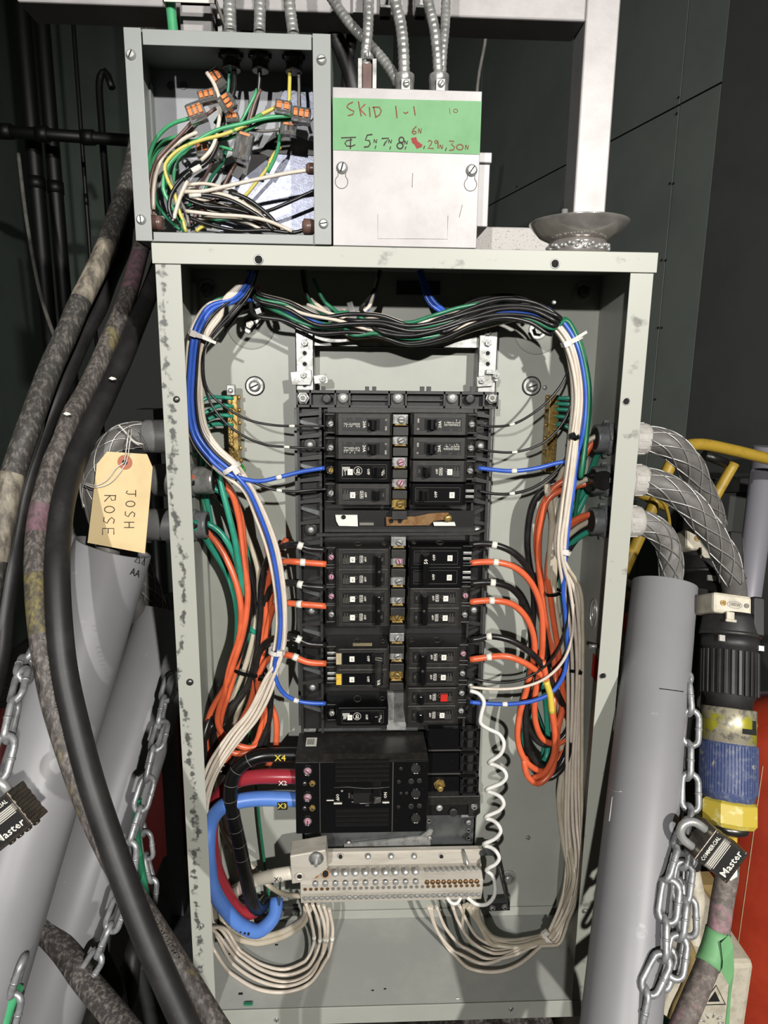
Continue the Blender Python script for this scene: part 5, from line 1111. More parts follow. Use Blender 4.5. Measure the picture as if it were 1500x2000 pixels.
k = MB(); a, b, c, d = rectpx(775, 548, 860, 575, 139); k.box((a, .1405, c), (b, .1425, d), 'plastic_grey'); tag(k.build('dim_label'), 'dim label on the back plate in the shade under the lip', 'label')

# ---------------------------------------------------------------- debris on the panel floor
for i, (u, v, m, s_) in enumerate(((483, 1974, 'w_green', 5), (540, 1846, 'void', 2), (447, 1864, 'void', 2), (470, 1942, 'void', 2.5), (728, 1935, 'void', 1.5), (752, 1932, 'void', 1.5), (895, 1958, 'sticker', 1.8), (920, 1846, 'w_green', 3))):
    d = (u-750)/FPX*RT-(v-1000)/FPX*UP+fwd; z = FLZ; t = (z-CAM.z)/d.z; p = CAM+d*t
    if p.y > .14 or p.y < .002: p.y = min(max(p.y, .006), .13)
    k = MB(); h = s_*.0006; k.obox(p+ZA*h*.4, XA*h*1.8, YA*h*.6, ZA*h*.4, m)
    tag(k.build('wire_scrap' if m != 'void' else 'dirt_crumb', bevel=.0001), {0: 'green scrap of wire insulation on the panel floor near the front lip', 6: 'pale crumb on the panel floor near the right of the front lip', 7: 'dark green scrap on the panel floor behind the white loops'}.get(i, 'black dirt crumb on the panel floor'), 'scrap', None if m != 'void' else 'dirt crumbs on the panel floor')

# ================================================================== inside the open junction box
def JP(x, y): return (240+x*.28, 40+y*.28)
def jw(m, w, lab, pts, Y0=40, Y1=40, grp=None, name='wire', marks=()):
    n = len(pts); out = []
    for i, p in enumerate(pts):
        u, v = JP(p[0], p[1]); Y = p[2] if len(p) > 2 else Y0+(Y1-Y0)*i/(n-1)
        out.append((u, v, Y))
    q = [P(*o) for o in out]; r = w*.5*sum(mpp(p) for p in q)/n
    for i, p in enumerate(q):
        d = p-CAM
        if p.z < jz0+.004+r: p = CAM+d*((jz0+.004+r-CAM.z)/d.z) if 0 else V((p.x, p.y, jz0+.003+r))
        p.x = min(max(p.x, jx0+.003+r), jx1-.004-r); p.y = min(p.y, .063); q[i] = p
    c = catmull(q, .005); k = MB(); k.tube(c, r, m, 8); o = k.build(name); tag(o, lab, 'wire', grp)
    for (mx, my) in marks:
        mu, mv = JP(mx, my); i = min(range(1, len(c)-1), key=lambda i: (pix(c[i])[0]-mu)**2+(pix(c[i])[1]-mv)**2)
        d = (c[i+1]-c[i-1]).normalized(); k = MB(); k.tube([c[i]-d*.006, c[i]+d*.006], r*1.15, 'sticker', 10); k.build('marker_sleeve', o)
    return o
jw('w_bgreen', 7.5, 'green wire arching left from the leftmost lever connector', [(470, 680), (330, 730), (230, 830), (185, 950), (172, 1060), (175, 1200), (215, 1330), (300, 1440)], 12, 35)
jw('w_bgreen', 7, 'outer one of two green wires tucked at the left wall of the junction box', [(500, 800), (355, 815), (250, 860), (192, 960), (178, 1060), (185, 1180), (240, 1300)], 26, 46)
jw('w_bgreen', 7, 'inner one of two green wires tucked at the left wall of the junction box', [(560, 850), (350, 840), (272, 880), (215, 965), (188, 1080), (200, 1220), (270, 1330)], 34, 52)
jw('w_bgreen', 8.5, 'bright green wire sweeping down-left from the right pair of connectors', [(1200, 662), (1000, 680), (830, 722), (650, 768), (500, 850), (370, 950), (300, 1050), (283, 1180), (330, 1280), (395, 1390), (430, 1475)], 10, 22)
jw('w_bgreen', 7.5, 'green wire just under the brightest green one, joining it at the connectors', [(1190, 690), (985, 705), (900, 745), (790, 800), (700, 830), (560, 832), (430, 860), (350, 960), (310, 1100), (340, 1240)], 16, 34)
jw('w_bgreen', 7, 'green wire bending down in the middle of the tangle', [(470, 880), (420, 930), (372, 990), (355, 1080), (352, 1170), (372, 1250), (390, 1340)], 34, 40)
jw('w_green', 6.5, 'green wire dropping out of the left conduit in the junction box', [(748, 330), (740, 400), (732, 500), (700, 620), (640, 720)], 36, 44)
jw('w_bgreen', 6.5, 'green wire slanting down from the middle conduit', [(935, 480), (920, 520), (870, 620), (820, 710), (740, 800)], 36, 30)
jw('w_bgreen', 7, 'green wire below the right connectors', [(1110, 740), (1095, 800), (1085, 880), (1060, 960), (1010, 1060)], 26, 44)
jw('w_bgreen', 6, 'short green wire entering the big clear connector', [(640, 870), (700, 885), (770, 905)], 32, 26)
jw('w_green', 6.5, 'dark green wire behind the black sleeve', [(720, 910), (690, 1000), (620, 1090), (560, 1200), (480, 1260), (440, 1340)], 42, 48)
jw('w_green', 6.5, 'green wire lying on the junction box floor', [(520, 1465), (600, 1410), (740, 1385), (860, 1388), (980, 1420)], 30, 48)
jw('w_green', 6.5, 'dark green wire in the lower left corner of the junction box', [(215, 1190), (240, 1290), (320, 1390), (400, 1462)], 24, 18)
jw('w_yellow', 7.5, 'yellow-green wire running with the bright green wire from the right connectors', [(1070, 605), (950, 665), (850, 732), (720, 790), (560, 832), (420, 885), (335, 950), (292, 1020), (308, 1100), (360, 1210), (385, 1310), (420, 1400), (440, 1478)], 14, 14)
jw('w_yellow', 7, 'yellow-green wire slanting down from the right connectors to the galvanised plate', [(1100, 880), (1050, 940), (1000, 1040), (930, 1130), (860, 1215), (790, 1270), (740, 1310)], 40, 52)
jw('w_yellow', 7, 'short yellow-green wire at the junction box floor', [(510, 1472), (560, 1435), (620, 1440)], 22, 30)
jw('w_brown', 7, 'brown wire from the leftmost connector down the left side', [(480, 710), (400, 800), (300, 900), (232, 985), (195, 1100), (185, 1250), (205, 1370), (225, 1420)], 16, 14)
jw('w_brown', 7, 'second brown wire, from the upper connector down the left side', [(650, 610), (560, 680), (440, 800), (330, 885), (255, 965), (210, 1100), (203, 1250), (222, 1385)], 24, 22)
jw('w_brown', 7, 'brown wire hanging below the big clear connector', [(790, 1000), (740, 1080), (700, 1160), (640, 1240), (570, 1310), (490, 1380), (470, 1430)], 40, 40)
jw('w_brown', 7, 'brown wire coming down beside the middle conduit wires', [(960, 480), (915, 590), (890, 680), (860, 760)], 34, 34)
jw('w_brown', 6.5, 'brown wire behind the black sleeve', [(640, 960), (600, 1040), (560, 1110), (510, 1170)], 46, 52)
jw('w_white', 8, 'white wire coming down from the shaded connector under the box top', [(585, 365), (630, 430), (665, 520), (682, 600), (668, 720), (640, 850), (602, 920), (545, 978)], 24, 12)
jw('w_white', 8, 'white wire curving at the left among the brown wires', [(520, 780), (450, 812), (360, 870), (282, 950), (235, 1060), (214, 1180), (213, 1320)], 20, 18)
jw('w_white', 8, 'white wire dropping to the junction box floor beside the black bends', [(450, 1120), (400, 1230), (372, 1320), (352, 1400)], 12, 10)
jw('w_white', 8, 'long white wire crossing right to a brown tip at the right stile', [(400, 1200), (440, 1195), (560, 1192), (750, 1150), (950, 1105), (1150, 1065), (1300, 1043)], 14, 10)
jw('w_white', 7, 'white wire bending over the heap from the left', [(440, 1150), (560, 1138), (680, 1160), (790, 1200), (880, 1270), (960, 1350), (1010, 1440)], 22, 30)
jw('w_white', 7.5, 'white wire in the lower heap ending near the junction box floor, upper', [(600, 1205), (700, 1215), (800, 1255), (890, 1310), (980, 1380), (1060, 1450)], 16, 22)
jw('w_white', 7.5, 'white wire running low to the right corner of the junction box', [(440, 1330), (650, 1355), (850, 1368), (1000, 1395), (1180, 1470)], 12, 14)
jw('w_white', 6.5, 'white wire just above the junction box floor', [(480, 1395), (650, 1372), (850, 1405), (960, 1455)], 24, 24)
jw('w_grey', 7, 'grey wire in the lower left of the tangle', [(330, 1080), (350, 1160), (392, 1250), (440, 1335), (462, 1440)], 18, 16)
jw('w_grey', 6, 'grey wire linking the clear connectors', [(880, 762), (1000, 772), (1100, 758)], 28, 24)
jw('w_grey', 6.5, 'grey wire in the heap of black wires', [(470, 1250), (620, 1290), (780, 1330), (940, 1420), (1040, 1468)], 30, 30)
jw('w_black', 9, 'black wire hanging from the middle conduit', [(955, 330), (950, 450), (935, 560), (900, 680), (860, 780)], 34, 40)
jw('w_black', 10, 'black wire from the left conduit running into a black sleeve with white marker', [(775, 330), (775, 480), (725, 620), (692, 740), (662, 850), (610, 960), (560, 1010), (480, 1055), (420, 1110)], 34, 10, marks=[(510, 1025)])
jw('w_black', 8, 'black wire curving down from the white marker', [(480, 1045), (430, 1090), (370, 1160), (328, 1245), (326, 1330), (370, 1410)], 10, 10)
jw('w_black', 7.5, 'black wire lying across the heap, lowest of the long ones', [(420, 1235), (560, 1290), (750, 1312), (900, 1350), (1040, 1390)], 20, 24)
jw('w_black', 7.5, 'black wire with white marker at the top of the heap', [(450, 1228), (560, 1215), (660, 1228), (770, 1262), (870, 1315), (970, 1380), (1050, 1465)], 14, 16, marks=[(515, 1222)])
jw('w_black', 8, 'black wire bending steeply at the right of the heap', [(740, 1195), (860, 1240), (960, 1310), (1050, 1395), (1095, 1475)], 18, 20)
jw('w_black', 7, 'straight black wire reaching in from the right stile', [(1350, 1180), (1200, 1250), (1050, 1315), (960, 1345)], 30, 36)
jw('w_black', 7.5, 'black wire along the junction box floor to the right corner', [(440, 1365), (600, 1425), (800, 1466), (1000, 1462), (1200, 1478), (1290, 1450)], 22, 16)
jw('w_black', 7, 'black wire crossing the lower left corner', [(240, 1375), (400, 1335), (560, 1285), (680, 1290)], 30, 36)
for i in range(4): jw('w_black', 7, 'black wire in the shaded depth of the heap', [(430+i*30, 1210+i*40), (600+i*20, 1240+i*42), (800, 1270+i*45), (1000, 1400+i*20), (1100+i*25, 1475)], 40+i*3, 44, 'black wires deep in the heap')
for i in range(3): jw('w_white', 7, 'white wire in the shaded depth of the heap', [(460+i*20, 1170+i*70), (650, 1215+i*62), (840, 1270+i*50), (980, 1370+i*30), (1120+i*20, 1470)], 36+i*4, 40, 'white wires deep in the heap')
jw('w_yellow', 7.5, 'olive wire pair hanging from the right conduit', [(1165, 330), (1162, 450), (1158, 580)], 34, 26)
jw('w_grey', 6.5, 'pale wire beside the olive one under the right conduit', [(1225, 340), (1230, 460), (1228, 600), (1240, 650)], 36, 28)

def lever_nut(x, y, Y, wmm, hmm, ang, lab, n=2, dmm=9, seed=0):
    c = P(*JP(x, y), Y); a = math.radians(ang); ax = V((math.cos(a), 0, math.sin(a))); az = V((-math.sin(a), 0, math.cos(a)))
    t = thing('lever_connector', c, lab, 'connector'); w_, h_, d_ = wmm*.0005, hmm*.0005, dmm*.0005
    k = MB(); k.obox(c, ax*w_, YA*d_, az*h_, 'clear'); k.obox(c+YA*d_*.2+az*h_*.95, ax*w_*.9, YA*d_*.5, az*h_*.25, 'clear'); k.build('housing', t, bevel=.0010)
    k = MB(); k.obox(c+az*(-h_*.35)+YA*d_*.2, ax*w_*.8, YA*d_*.35, az*h_*.12, 'copper'); k.build('busbar', t)
    for i in range(n):
        o_ = ax*(w_*(2*(i+.5)/n-1)*.9)
        k = MB(); k.obox(c+o_-YA*(d_+.0008)+az*h_*.15, ax*(w_/n*.66), YA*.0010, az*h_*.42, 'orange_lever'); k.obox(c+o_-YA*(d_+.0018)+az*h_*.52, ax*(w_/n*.6), YA*.0008, az*h_*.10, 'orange_lever')
        k.build('lever', t, bevel=.0004)
lever_nut(515, 650, 8, 17, 18, 20, 'lever connector with orange levers, leftmost at the end of the green wire', 3)
lever_nut(590, 535, 16, 17, 12, 14, 'orange lever connector above the leftmost one', 3)
lever_nut(725, 580, 10, 15, 14, -58, 'tilted orange lever connector beside the white wire in the middle', 3)
lever_nut(765, 685, 22, 13, 9, 4, 'lever connector half hidden above the green wires in the centre', 2)
lever_nut(1120, 615, 10, 16, 13, -8, 'orange lever connector, left one of the right pair', 2)
lever_nut(1245, 668, 8, 18, 14, -8, 'orange lever connector, right one of the right pair', 3)
lever_nut(660, 410, 40, 12, 20, 35, 'orange lever connector in the shade under the box top', 2)
lever_nut(560, 905, 34, 13, 14, 4, 'dull orange lever connector behind the white wire', 2)
# clear connector blocks without levers in view
for (x, y, Y, w_, h_, an, lab) in ((840, 880, 20, 17, 26, -14, 'big clear connector standing upright in the centre of the junction box'), (1155, 765, 22, 16, 11, -6, 'clear connector under the right pair'), (655, 930, 36, 13, 12, 0, 'small clear connector below the centre')):
    c = P(*JP(x, y), Y); a = math.radians(an); ax = V((math.cos(a), 0, math.sin(a))); az = V((-math.sin(a), 0, math.cos(a)))
    t = thing('clear_connector', c, lab, 'connector'); k = MB(); k.obox(c, ax*w_*.0005, YA*.0045, az*h_*.0005, 'clear'); k.build('housing', t, bevel=.001)
    for j in range(3): k = MB(); k.obox(c+ax*w_*.0005*(j-1)*.6, ax*.0009, YA*.003, az*h_*.0004, 'copper' if j == 1 else 'zinc'); k.build('contact', t)
    k = MB(); k.obox(c+az*h_*.0004-YA*.0048, ax*w_*.0003, YA*.0006, az*.0012, 'orange_lever'); k.build('lever', t)
for (x, y, lab) in ((1328, 1035, 'brown rubber tip at the right stile of the junction box'), (1300, 1440, 'brown rubber bushing in the lower right corner of the junction box'), (240, 1415, 'brown wrapped wire end in the lower left corner of the junction box')):
    c = P(*JP(x, y), 10); k = MB(); k.lathe(c-XA*.007, XA, [(0, .004), (.002, .0055), (.010, .0055), (.014, .0035)] if y < 1100 else [(0, .005), (.002, .008), (.010, .0075), (.013, .006)], 'w_brown', 14); tag(k.build('bushing'), lab, 'bushing')
t = thing('cable_tie', P(*JP(210, 1395), 8), 'white cable tie holding the brown wires in the lower left corner', 'cable tie')
c = P(*JP(210, 1388), 14); k = MB(); k.tube([c+V((.010*math.cos(a), .006*math.sin(a), .0015*math.cos(a))) for a in [2*math.pi*i/20 for i in range(20)]], .0018, 'nylon', 6, closed=True); k.build('strap', t); k = MB(); k.obox(c+V((-.009, -.006, .001)), XA*.004, YA*.003, ZA*.0035, 'nylon'); k.build('head', t, bevel=.0006)

# ================================================================== metal conduits from above
def conduit(pts, wpx, lab, nmc=None, m='zinc', connector=None):
    q = [P(*p) for p in pts]; r = wpx/2*sum(mpp(p) for p in q)/len(q)
    c = catmull(q, .0011); n = len(c)-1
    k = MB(); per = 5.0
    k.tube(c, lambda t: r*(.90+.12*abs(math.sin(math.pi*t*n/per))), m, 14)
    t = thing('metal_conduit', c[-1], lab, 'conduit'); k.build('corrugated_tube', t)
    e = c[-1]; d = (c[-1]-c[-4]).normalized()
    return t, e, r
for i, (pts, w_) in enumerate((([(444, -200, 60), (448, 0, 40), (450, 64, 32)], 25), ([(508, -200, 60), (508, 0, 40), (507, 64, 32)], 23), ([(562, -200, 60), (565, 0, 40), (573, 66, 32)], 23))):
    lab = ('left', 'middle', 'right')[i]+' flexible metal conduit entering the top of the open junction box'
    t, e, r = conduit(pts, w_, lab)
    k = MB(); k.lathe((e.x, e.y, jz1+.0003), ZA, [(0, r*1.5), (.003, r*1.5), (.004, r*1.25), (.016, r*1.2), (.0165, r*1.0)], 'zinc', 20); k.box((e.x+r*.9, e.y-.006, jz1+.0002), (e.x+r*2.1, e.y+.004, jz1+.013), 'zinc'); k.build('conduit_connector', t, bevel=.0005)
    screw((e.x+r*.4, e.y-r*1.2, jz1+.010), .0042, t, 'slot', 'steel')
    k = MB(); z = jz1-.0022
    k.lathe((e.x, e.y, z), -ZA, [(0, r*1.65), (.004, r*1.65), (.0045, r*1.35), (.011, r*1.35), (.013, r*1.5), (.015, r*1.4)], 'steel_dark', 18)
    for a in range(8): an = a*math.pi/4; k.box((e.x+r*1.7*math.cos(an)-.0016, e.y+r*1.7*math.sin(an)-.0016, z-.004), (e.x+r*1.7*math.cos(an)+.0016, e.y+r*1.7*math.sin(an)+.0016, z), 'steel_dark')
    k.build('locknut', t)
def skc(i, pts, w_, lab, cw=0, box=False):
    t, e, r = conduit(pts, w_, lab)
    if cw:
        e = V((e.x, e.y, sz1+.0004)); k = MB(); R_ = cw/2*mpp(e); h = P(790, 150, 30).z-sz1
        if box:
            k.box((e.x-R_, e.y-.008, e.z), (e.x-R_*.55, e.y+.010, e.z+h*1.5), 'zinc'); k.box((e.x+R_*.55, e.y-.008, e.z), (e.x+R_, e.y+.010, e.z+h*1.5), 'zinc'); k.box((e.x-R_*.5, e.y-.006, e.z), (e.x+R_*.5, e.y+.010, e.z+h*1.35), 'w_brown')
            k.lathe(e+ZA*h*1.5, ZA, [(0, R_*.8), (.001, R_*.8), (.006, R_*.65)], 'zinc', 16)
        else: k.lathe(e, ZA, [(0, R_), (h*.7, R_), (h*.72, R_*1.04), (h, R_*1.03), (h+.0015, R_*.8)], 'zinc', 24); k.box((e.x-.004, e.y-R_-.002, e.z+.001), (e.x+.005, e.y, e.z+h*.7), 'zinc')
        k.build('conduit_connector', t, bevel=.0004); screw((e.x+(.001), e.y-(.009 if box else R_+.0025), e.z+h*(1.6 if box else .5)), .003, t, 'slot', 'steel')
skc(0, [(718, -200, 60), (720, 0, 36), (718, 70, 30), (714, 110, 30), (717, 150, 30)], 21, 'flexible metal conduit with square clamp, leftmost on the aluminium box', 36, True)
skc(1, [(625, -40, 90), (650, 0, 80), (682, 45, 70), (722, 88, 60), (752, 122, 50), (772, 152, 42), (778, 168, 40)], 20, 'flexible metal conduit slanting behind the leftmost one on the aluminium box')
skc(2, [(768, -200, 60), (772, 0, 36), (783, 50, 32), (788, 100, 28), (790, 166, 28)], 23, 'flexible metal conduit into the middle round connector of the aluminium box', 37)
skc(3, [(828, -200, 60), (836, 0, 34), (848, 55, 28), (854, 110, 26), (857, 166, 26)], 21, 'flexible metal conduit into the right connector of the aluminium box, left of two', 38)
skc(4, [(876, -200, 70), (871, 0, 50), (869, 55, 40), (864, 110, 34), (862, 160, 34)], 19, 'flexible metal conduit behind the right one, merging at the same connector')
def fcable(m, w_, lab, pts, name='cable', cat='cable', n=12, step=.01):
    q = [P(*p) for p in pts]; r = w_/2*sum(mpp(p) for p in q)/len(q); k = MB(); c = catmull(q, step); k.tube(c, r, m, n); o = k.build(name); tag(o, lab, cat); return o, c, r
fcable('w_bgreen', 19, 'green cable standing left of the aluminium channel above the junction box', [(334, -80, 130), (333, 0, 128), (338, 60, 128), (346, 200, 130), (352, 360, 140)])
z = P(370, 22, 140).z; xa, xb = xat(322, 22, 120), xat(424, 22, 120); k = MB()
k.box((xa, .113, z-.004), (xb, .1145, z+.004), 'nylon'); k.box((xa, .113, z-.004), (xa+.0012, .2, z+.004), 'nylon'); k.box((xb-.0012, .113, z-.004), (xb, .2, z+.004), 'nylon'); tag(k.build('cable_tie'), 'white cable tie strapping the green cable to the aluminium channel', 'cable tie')
o, c, r = fcable('rubber', 30, 'black cable hanging behind the gap between the two upper boxes', [(600, -200, 210), (625, 10, 200), (650, 60, 200), (672, 110, 200), (690, 170, 200), (700, 300, 210), (690, 500, 220)])
i = min(range(len(c)), key=lambda i: abs(pix(c[i])[1]-38)); d = (c[i+1]-c[i-1]).normalized(); k = MB(); k.tube([c[i]-d*.014, c[i]+d*.012], r*1.12, 'green_dark', 16); k.build('tape_band', o)
o, c, r = fcable('rubber', 22, 'second black cable with green tape behind the slanting conduit', [(700, -40, 220), (694, 30, 220), (680, 120, 215), (676, 200, 215), (680, 320, 225), (684, 500, 230)])
i = min(range(len(c)), key=lambda i: abs(pix(c[i])[1]-36)); d = (c[i+1]-c[i-1]).normalized(); k = MB(); k.tube([c[i]-d*.014, c[i]+d*.012], r*1.15, 'green_dark', 16); k.build('tape_band', o)
o, c, r = fcable('rubber', 34, 'black cable with faint print behind the junction box conduits', [(478, -200, 230), (482, 20, 230), (488, 70, 230), (492, 200, 230), (496, 480, 240)])
k = MB(); pp = P(478, 30, 230)+V((0, -r-.001, 0)); k.text('THWN-2', pp, V((.15, 0, 1)), V((-1, 0, .15)), .006, 'ink_grey', .0003); k.build('print', o)
k = MB(); k.tube(catmull([P(953, 36, 900), P(946, 90, 900), P(936, 140, 900), P(930, 200, 900), P(926, 420, 900)]+[V((P(926, 420, 900).x, .9, .0))], .05), .004, 'w_grey', 6); tag(k.build('thin_cord'), 'thin grey cord hanging behind the crossbar, right of the conduits', 'cord')

# ================================================================== glands and mesh grips
from mathutils import Quaternion
def grip(t, c, r0, r1, n0, n1, turns=.012, nst=6):
    T, X = frames(c); m = len(c)
    def rr(i): return (r0+(r1-r0)*i/(m-1))
    for s in (1, -1):
        for j in range(nst):
            pts = []; L_ = 0
            for i in range(n0, n1):
                if i > n0: L_ += (c[i]-c[i-1]).length
                a = 2*math.pi*j/nst+s*L_/turns*.62; y = T[i].cross(X[i]); pts.append(c[i]+(X[i]*math.cos(a)+y*math.sin(a))*(rr(i)+.0007))
            k = MB(); k.tube(pts, .00095, 'mesh_wire', 5); k.build('mesh_strand', t)
def gland_cable(lab, pts, w0, w1, m, n1f=.85, n0=0, turns=.022, nst=6, clampY=None):
    q = [p if isinstance(p, Vector) else P(*p) for p in pts]; c = catmull(q, .004)
    r0 = w0/2*mpp(q[0]); r1 = w1/2*mpp(q[-1]); k = MB(); nn = len(c)
    k.tube(c, lambda t: r0+(r1-r0)*t, m, 20); t = thing('feeder_cable', q[0], lab, 'cable'); k.build('jacket', t)
    grip(t, c, r0, r1, n0, int(nn*n1f), turns, nst); return t
RG = []
for i, (u, v) in enumerate(((1190, 857), (1186, 938), (1182, 1018))):
    p = PXp(u, v, PW-.002); RG.append(p); rk = ('top', 'middle', 'lowest')[i]
    t = thing('cable_gland', p, f'{rk} cable gland in the right panel wall, pale hub outside', 'cable gland')
    k = MB(); k.lathe(p, -XA, [(0, .0195), (.0055, .0195), (.006, .0175)], 'nut_grey', 28); 
    for a in range(7): an = a*2*math.pi/7+.3; o_ = V((0, math.cos(an), math.sin(an))); k.obox(p-XA*.003+o_*.0205, XA*.0028, o_*.0022, o_.cross(XA)*.0030, 'nut_grey')
    k.build('locknut', t, bevel=.0005)
    k = MB(); prof = []
    for j in range(7): prof += [(.006+j*.0016, .0172), (.0068+j*.0016, .0162)]
    k.lathe(p, -XA, prof+[(.0175, .0168), (.0175, .0135)], 'nut_grey', 28); k.lathe(p, -XA, [(.0172, .0134), (.0177, .0134)], 'void', 24); k.build('bushing', t)
    po = p+XA*.0025; hx = P((1266, 1262, 1252)[i], v, p.y*1000).x-po.x; HX = V((po.x+hx, p.y, p.z)); RG[i] = HX
    k = MB(); k.lathe(po, XA, [(0, .0200), (.004, .0200), (.005, .0185), (hx-.020, .0182), (hx-.019, .0195), (hx-.005, .0192), (hx-.001, .0178), (hx+.001, .015)], 'hub_white', 26)
    for a in range(12): an = a*math.pi/6; o_ = V((0, math.cos(an), math.sin(an))); k.obox(po+XA*(hx-.012)+o_*.0193, XA*.005, o_*.0008, o_.cross(XA)*.0014, 'hub_white')
    k.build('hub', t, bevel=.0004)
e = [p-XA*.003 for p in RG]
gland_cable('mesh-gripped grey cable arching from the top right gland', [e[0], (1296, 864, 66), (1327, 884, 66), (1348, 910, 70), (1361, 941, 78), (1374, 967, 90), (1387, 996, 105), (1396, 1030, 125), (1402, 1090, 150), (1405, 1160, 175)], 50, 36, 'cable_grey', .62)
gland_cable('mesh-gripped grey cable running from the middle right gland to the dirty connector', [e[1], (1288, 946, 62), (1319, 962, 58), (1348, 985, 56), (1371, 1014, 56), (1393, 1047, 58), (1413, 1080, 60), (1427, 1118, 62), (1434, 1150, 64), (1436, 1185, 66)], 50, 44, 'cable_grey', .84)
gland_cable('mesh-gripped grey cable bending from the lowest right gland into the grey pipe', [e[2], (1276, 1030, 68), (1296, 1050, 74), (1308, 1079, 82), (1311, 1113, 88), (1310, 1150, 92), (1300, 1250, 80)], 46, 40, 'cable_light', .8)
LG = []
for i, (v, ln, mm_, lab) in enumerate(((853, .016, 'nut_grey', 'top cable gland in the left panel wall, behind the blue wires'), (938, .028, 'zinc', 'middle cable gland in the left panel wall, long silver thread inside'), (1025, .018, 'nut_grey', 'lowest cable gland in the left panel wall, grey hub outside'))):
    p = V((.002, .088, P(378, v, 88).z)); LG.append(p)
    t = thing('cable_gland', p, lab, 'cable gland')
    k = MB(); k.lathe(p, XA, [(0, .0195), (.005, .0195), (.0055, .0175)], 'nut_grey', 28); k.build('locknut', t, bevel=.0005)
    k = MB(); prof = []; n = int((ln-.006)/.0018)
    for j in range(n): prof += [(.0055+j*.0018, .0170), (.0064+j*.0018, .0160)]
    k.lathe(p, XA, prof+[(ln, .0168), (ln, .013)], mm_, 28); k.lathe(p, XA, [(ln-.0003, .013), (ln+.0001, .013)], 'void', 24); k.build('bushing', t)
    po = p-XA*.0025; hx = po.x-P((282, 300, 288)[i], v, 88).x; LG[i] = V((po.x-hx, p.y, p.z))
    k = MB(); k.lathe(po, -XA, [(0, .0215), (.008, .0215), (.009, .020)], 'hub_grey', 8, True); k.lathe(po, -XA, [(.009, .0180), (.016, .0180), (.017, .0200), (hx-.003, .0195), (hx, .0175)], 'hub_grey', 26); k.build('hub', t, bevel=.0008)
e = [p+XA*.003 for p in LG]
gland_cable('mesh-gripped dark cable curling from the top left gland down behind the tag', [e[0], (262, 850, 88), (235, 858, 84), (208, 884, 78), (190, 915, 72), (184, 950, 66), (192, 1000, 62), (210, 1060, 60), (205, 1130, 50)], 50, 44, 'cable_grey', .6)
gland_cable('mesh-gripped dark cable from the middle left gland into the rear grey pipe', [e[1], (272, 948, 110), (255, 985, 150), (258, 1050, 190), (275, 1110, 215), (300, 1170, 235), (318, 1250, 240)], 40, 38, 'cable_grey', .9)
gland_cable('cable leaving the lowest left gland behind the tag', [e[2], (265, 1030, 100), (248, 1050, 120), (244, 1100, 140), (258, 1160, 170), (280, 1230, 215)], 40, 36, 'cable_grey', .6)
k = MB(); k.tube(catmull([P(232, 830, 60), P(246, 845, 62), P(262, 862, 62), P(280, 868, 66)], .003), .0009, 'nylon', 6); tag(k.build('strand'), 'white string end knotted around the top left cable grip', 'string')

# ================================================================== paper tag
TY = 34
tg = [(209, 882), (287, 887), (298, 913), (283, 1081), (171, 1060), (189, 907)]
t = thing('paper_tag', P(240, 1060, TY), 'buff paper shipping tag with handwriting, standing in the mouth of the grey pipe', 'tag')
k = MB(); k.prism([P(u, v, TY) for u, v in tg], YA*.0008, 'tag_paper'); k.build('card', t)
p = P(244, 903, TY); k = MB(); k.lathe(p, NF, [(0, .0082), (.0004, .0080)], 'tag_ring', 28); k.lathe(p+NF*.0004, NF, [(0, .0030), (.0002, .003)], 'void', 16); k.build('reinforcing_ring', t)
LET = {'J': [[(.0, .95), (1, .95)], [(.62, .95), (.62, .25), (.42, .02), (.1, .15)]], 'O': [[(.5+.42*math.cos(a), .5+.45*math.sin(a)) for a in [2*math.pi*i/12+1.5 for i in range(13)]]],
       'S': [[(.9, .9), (.4, 1), (.1, .75), (.4, .52), (.85, .35), (.6, .05), (.05, .08)]], 'H': [[(.1, 0), (.1, 1)], [(.9, 0), (.9, 1)], [(.1, .5), (.9, .5)]],
       'R': [[(.1, 0), (.12, 1)], [(.05, 1), (.7, .95), (.75, .65), (.15, .5), (.9, 0)]], 'E': [[(.9, 1), (.1, 1), (.1, 0), (.95, 0)], [(.1, .5), (.75, .5)]]}
k = MB()
for wd_, u0, v0, st_, sz_, hh in (('JOSH', 246, 957, 20.5, 13, 20), ('ROSE', 204, 966, 21.5, 15, 22)):
    for i, ch_ in enumerate(wd_):
        for s_ in LET[ch_]: k.stroke([P(u0+hh*y+(-i*1.2), v0+i*st_+sz_*x, TY-.3) for x, y in s_], .0010, 'marker_dark', NF, .0003)
k.build('handwriting', t)
k = MB(); k.tube(catmull([P(252, 838, 50), P(249, 860, TY-6), P(243, 903, TY-1)], .004), .0007, 'nylon', 6); k.build('string', t)
k = MB(); k.tube(catmull([P(258, 836, 52), P(254, 862, TY-5), P(246, 904, TY-1), P(232, 925, TY-3), P(212, 945, TY-3), P(185, 952, TY-2), P(163, 945, TY+2)], .004), .0006, 'nylon', 6); k.build('string', t)
k = MB(); k.tube(catmull([P(243, 903, TY-1), P(226, 915, TY-3), P(208, 938, TY-3), P(188, 948, TY-2), P(166, 943, TY+4)], .004), .0006, 'nylon', 6); k.build('string', t)

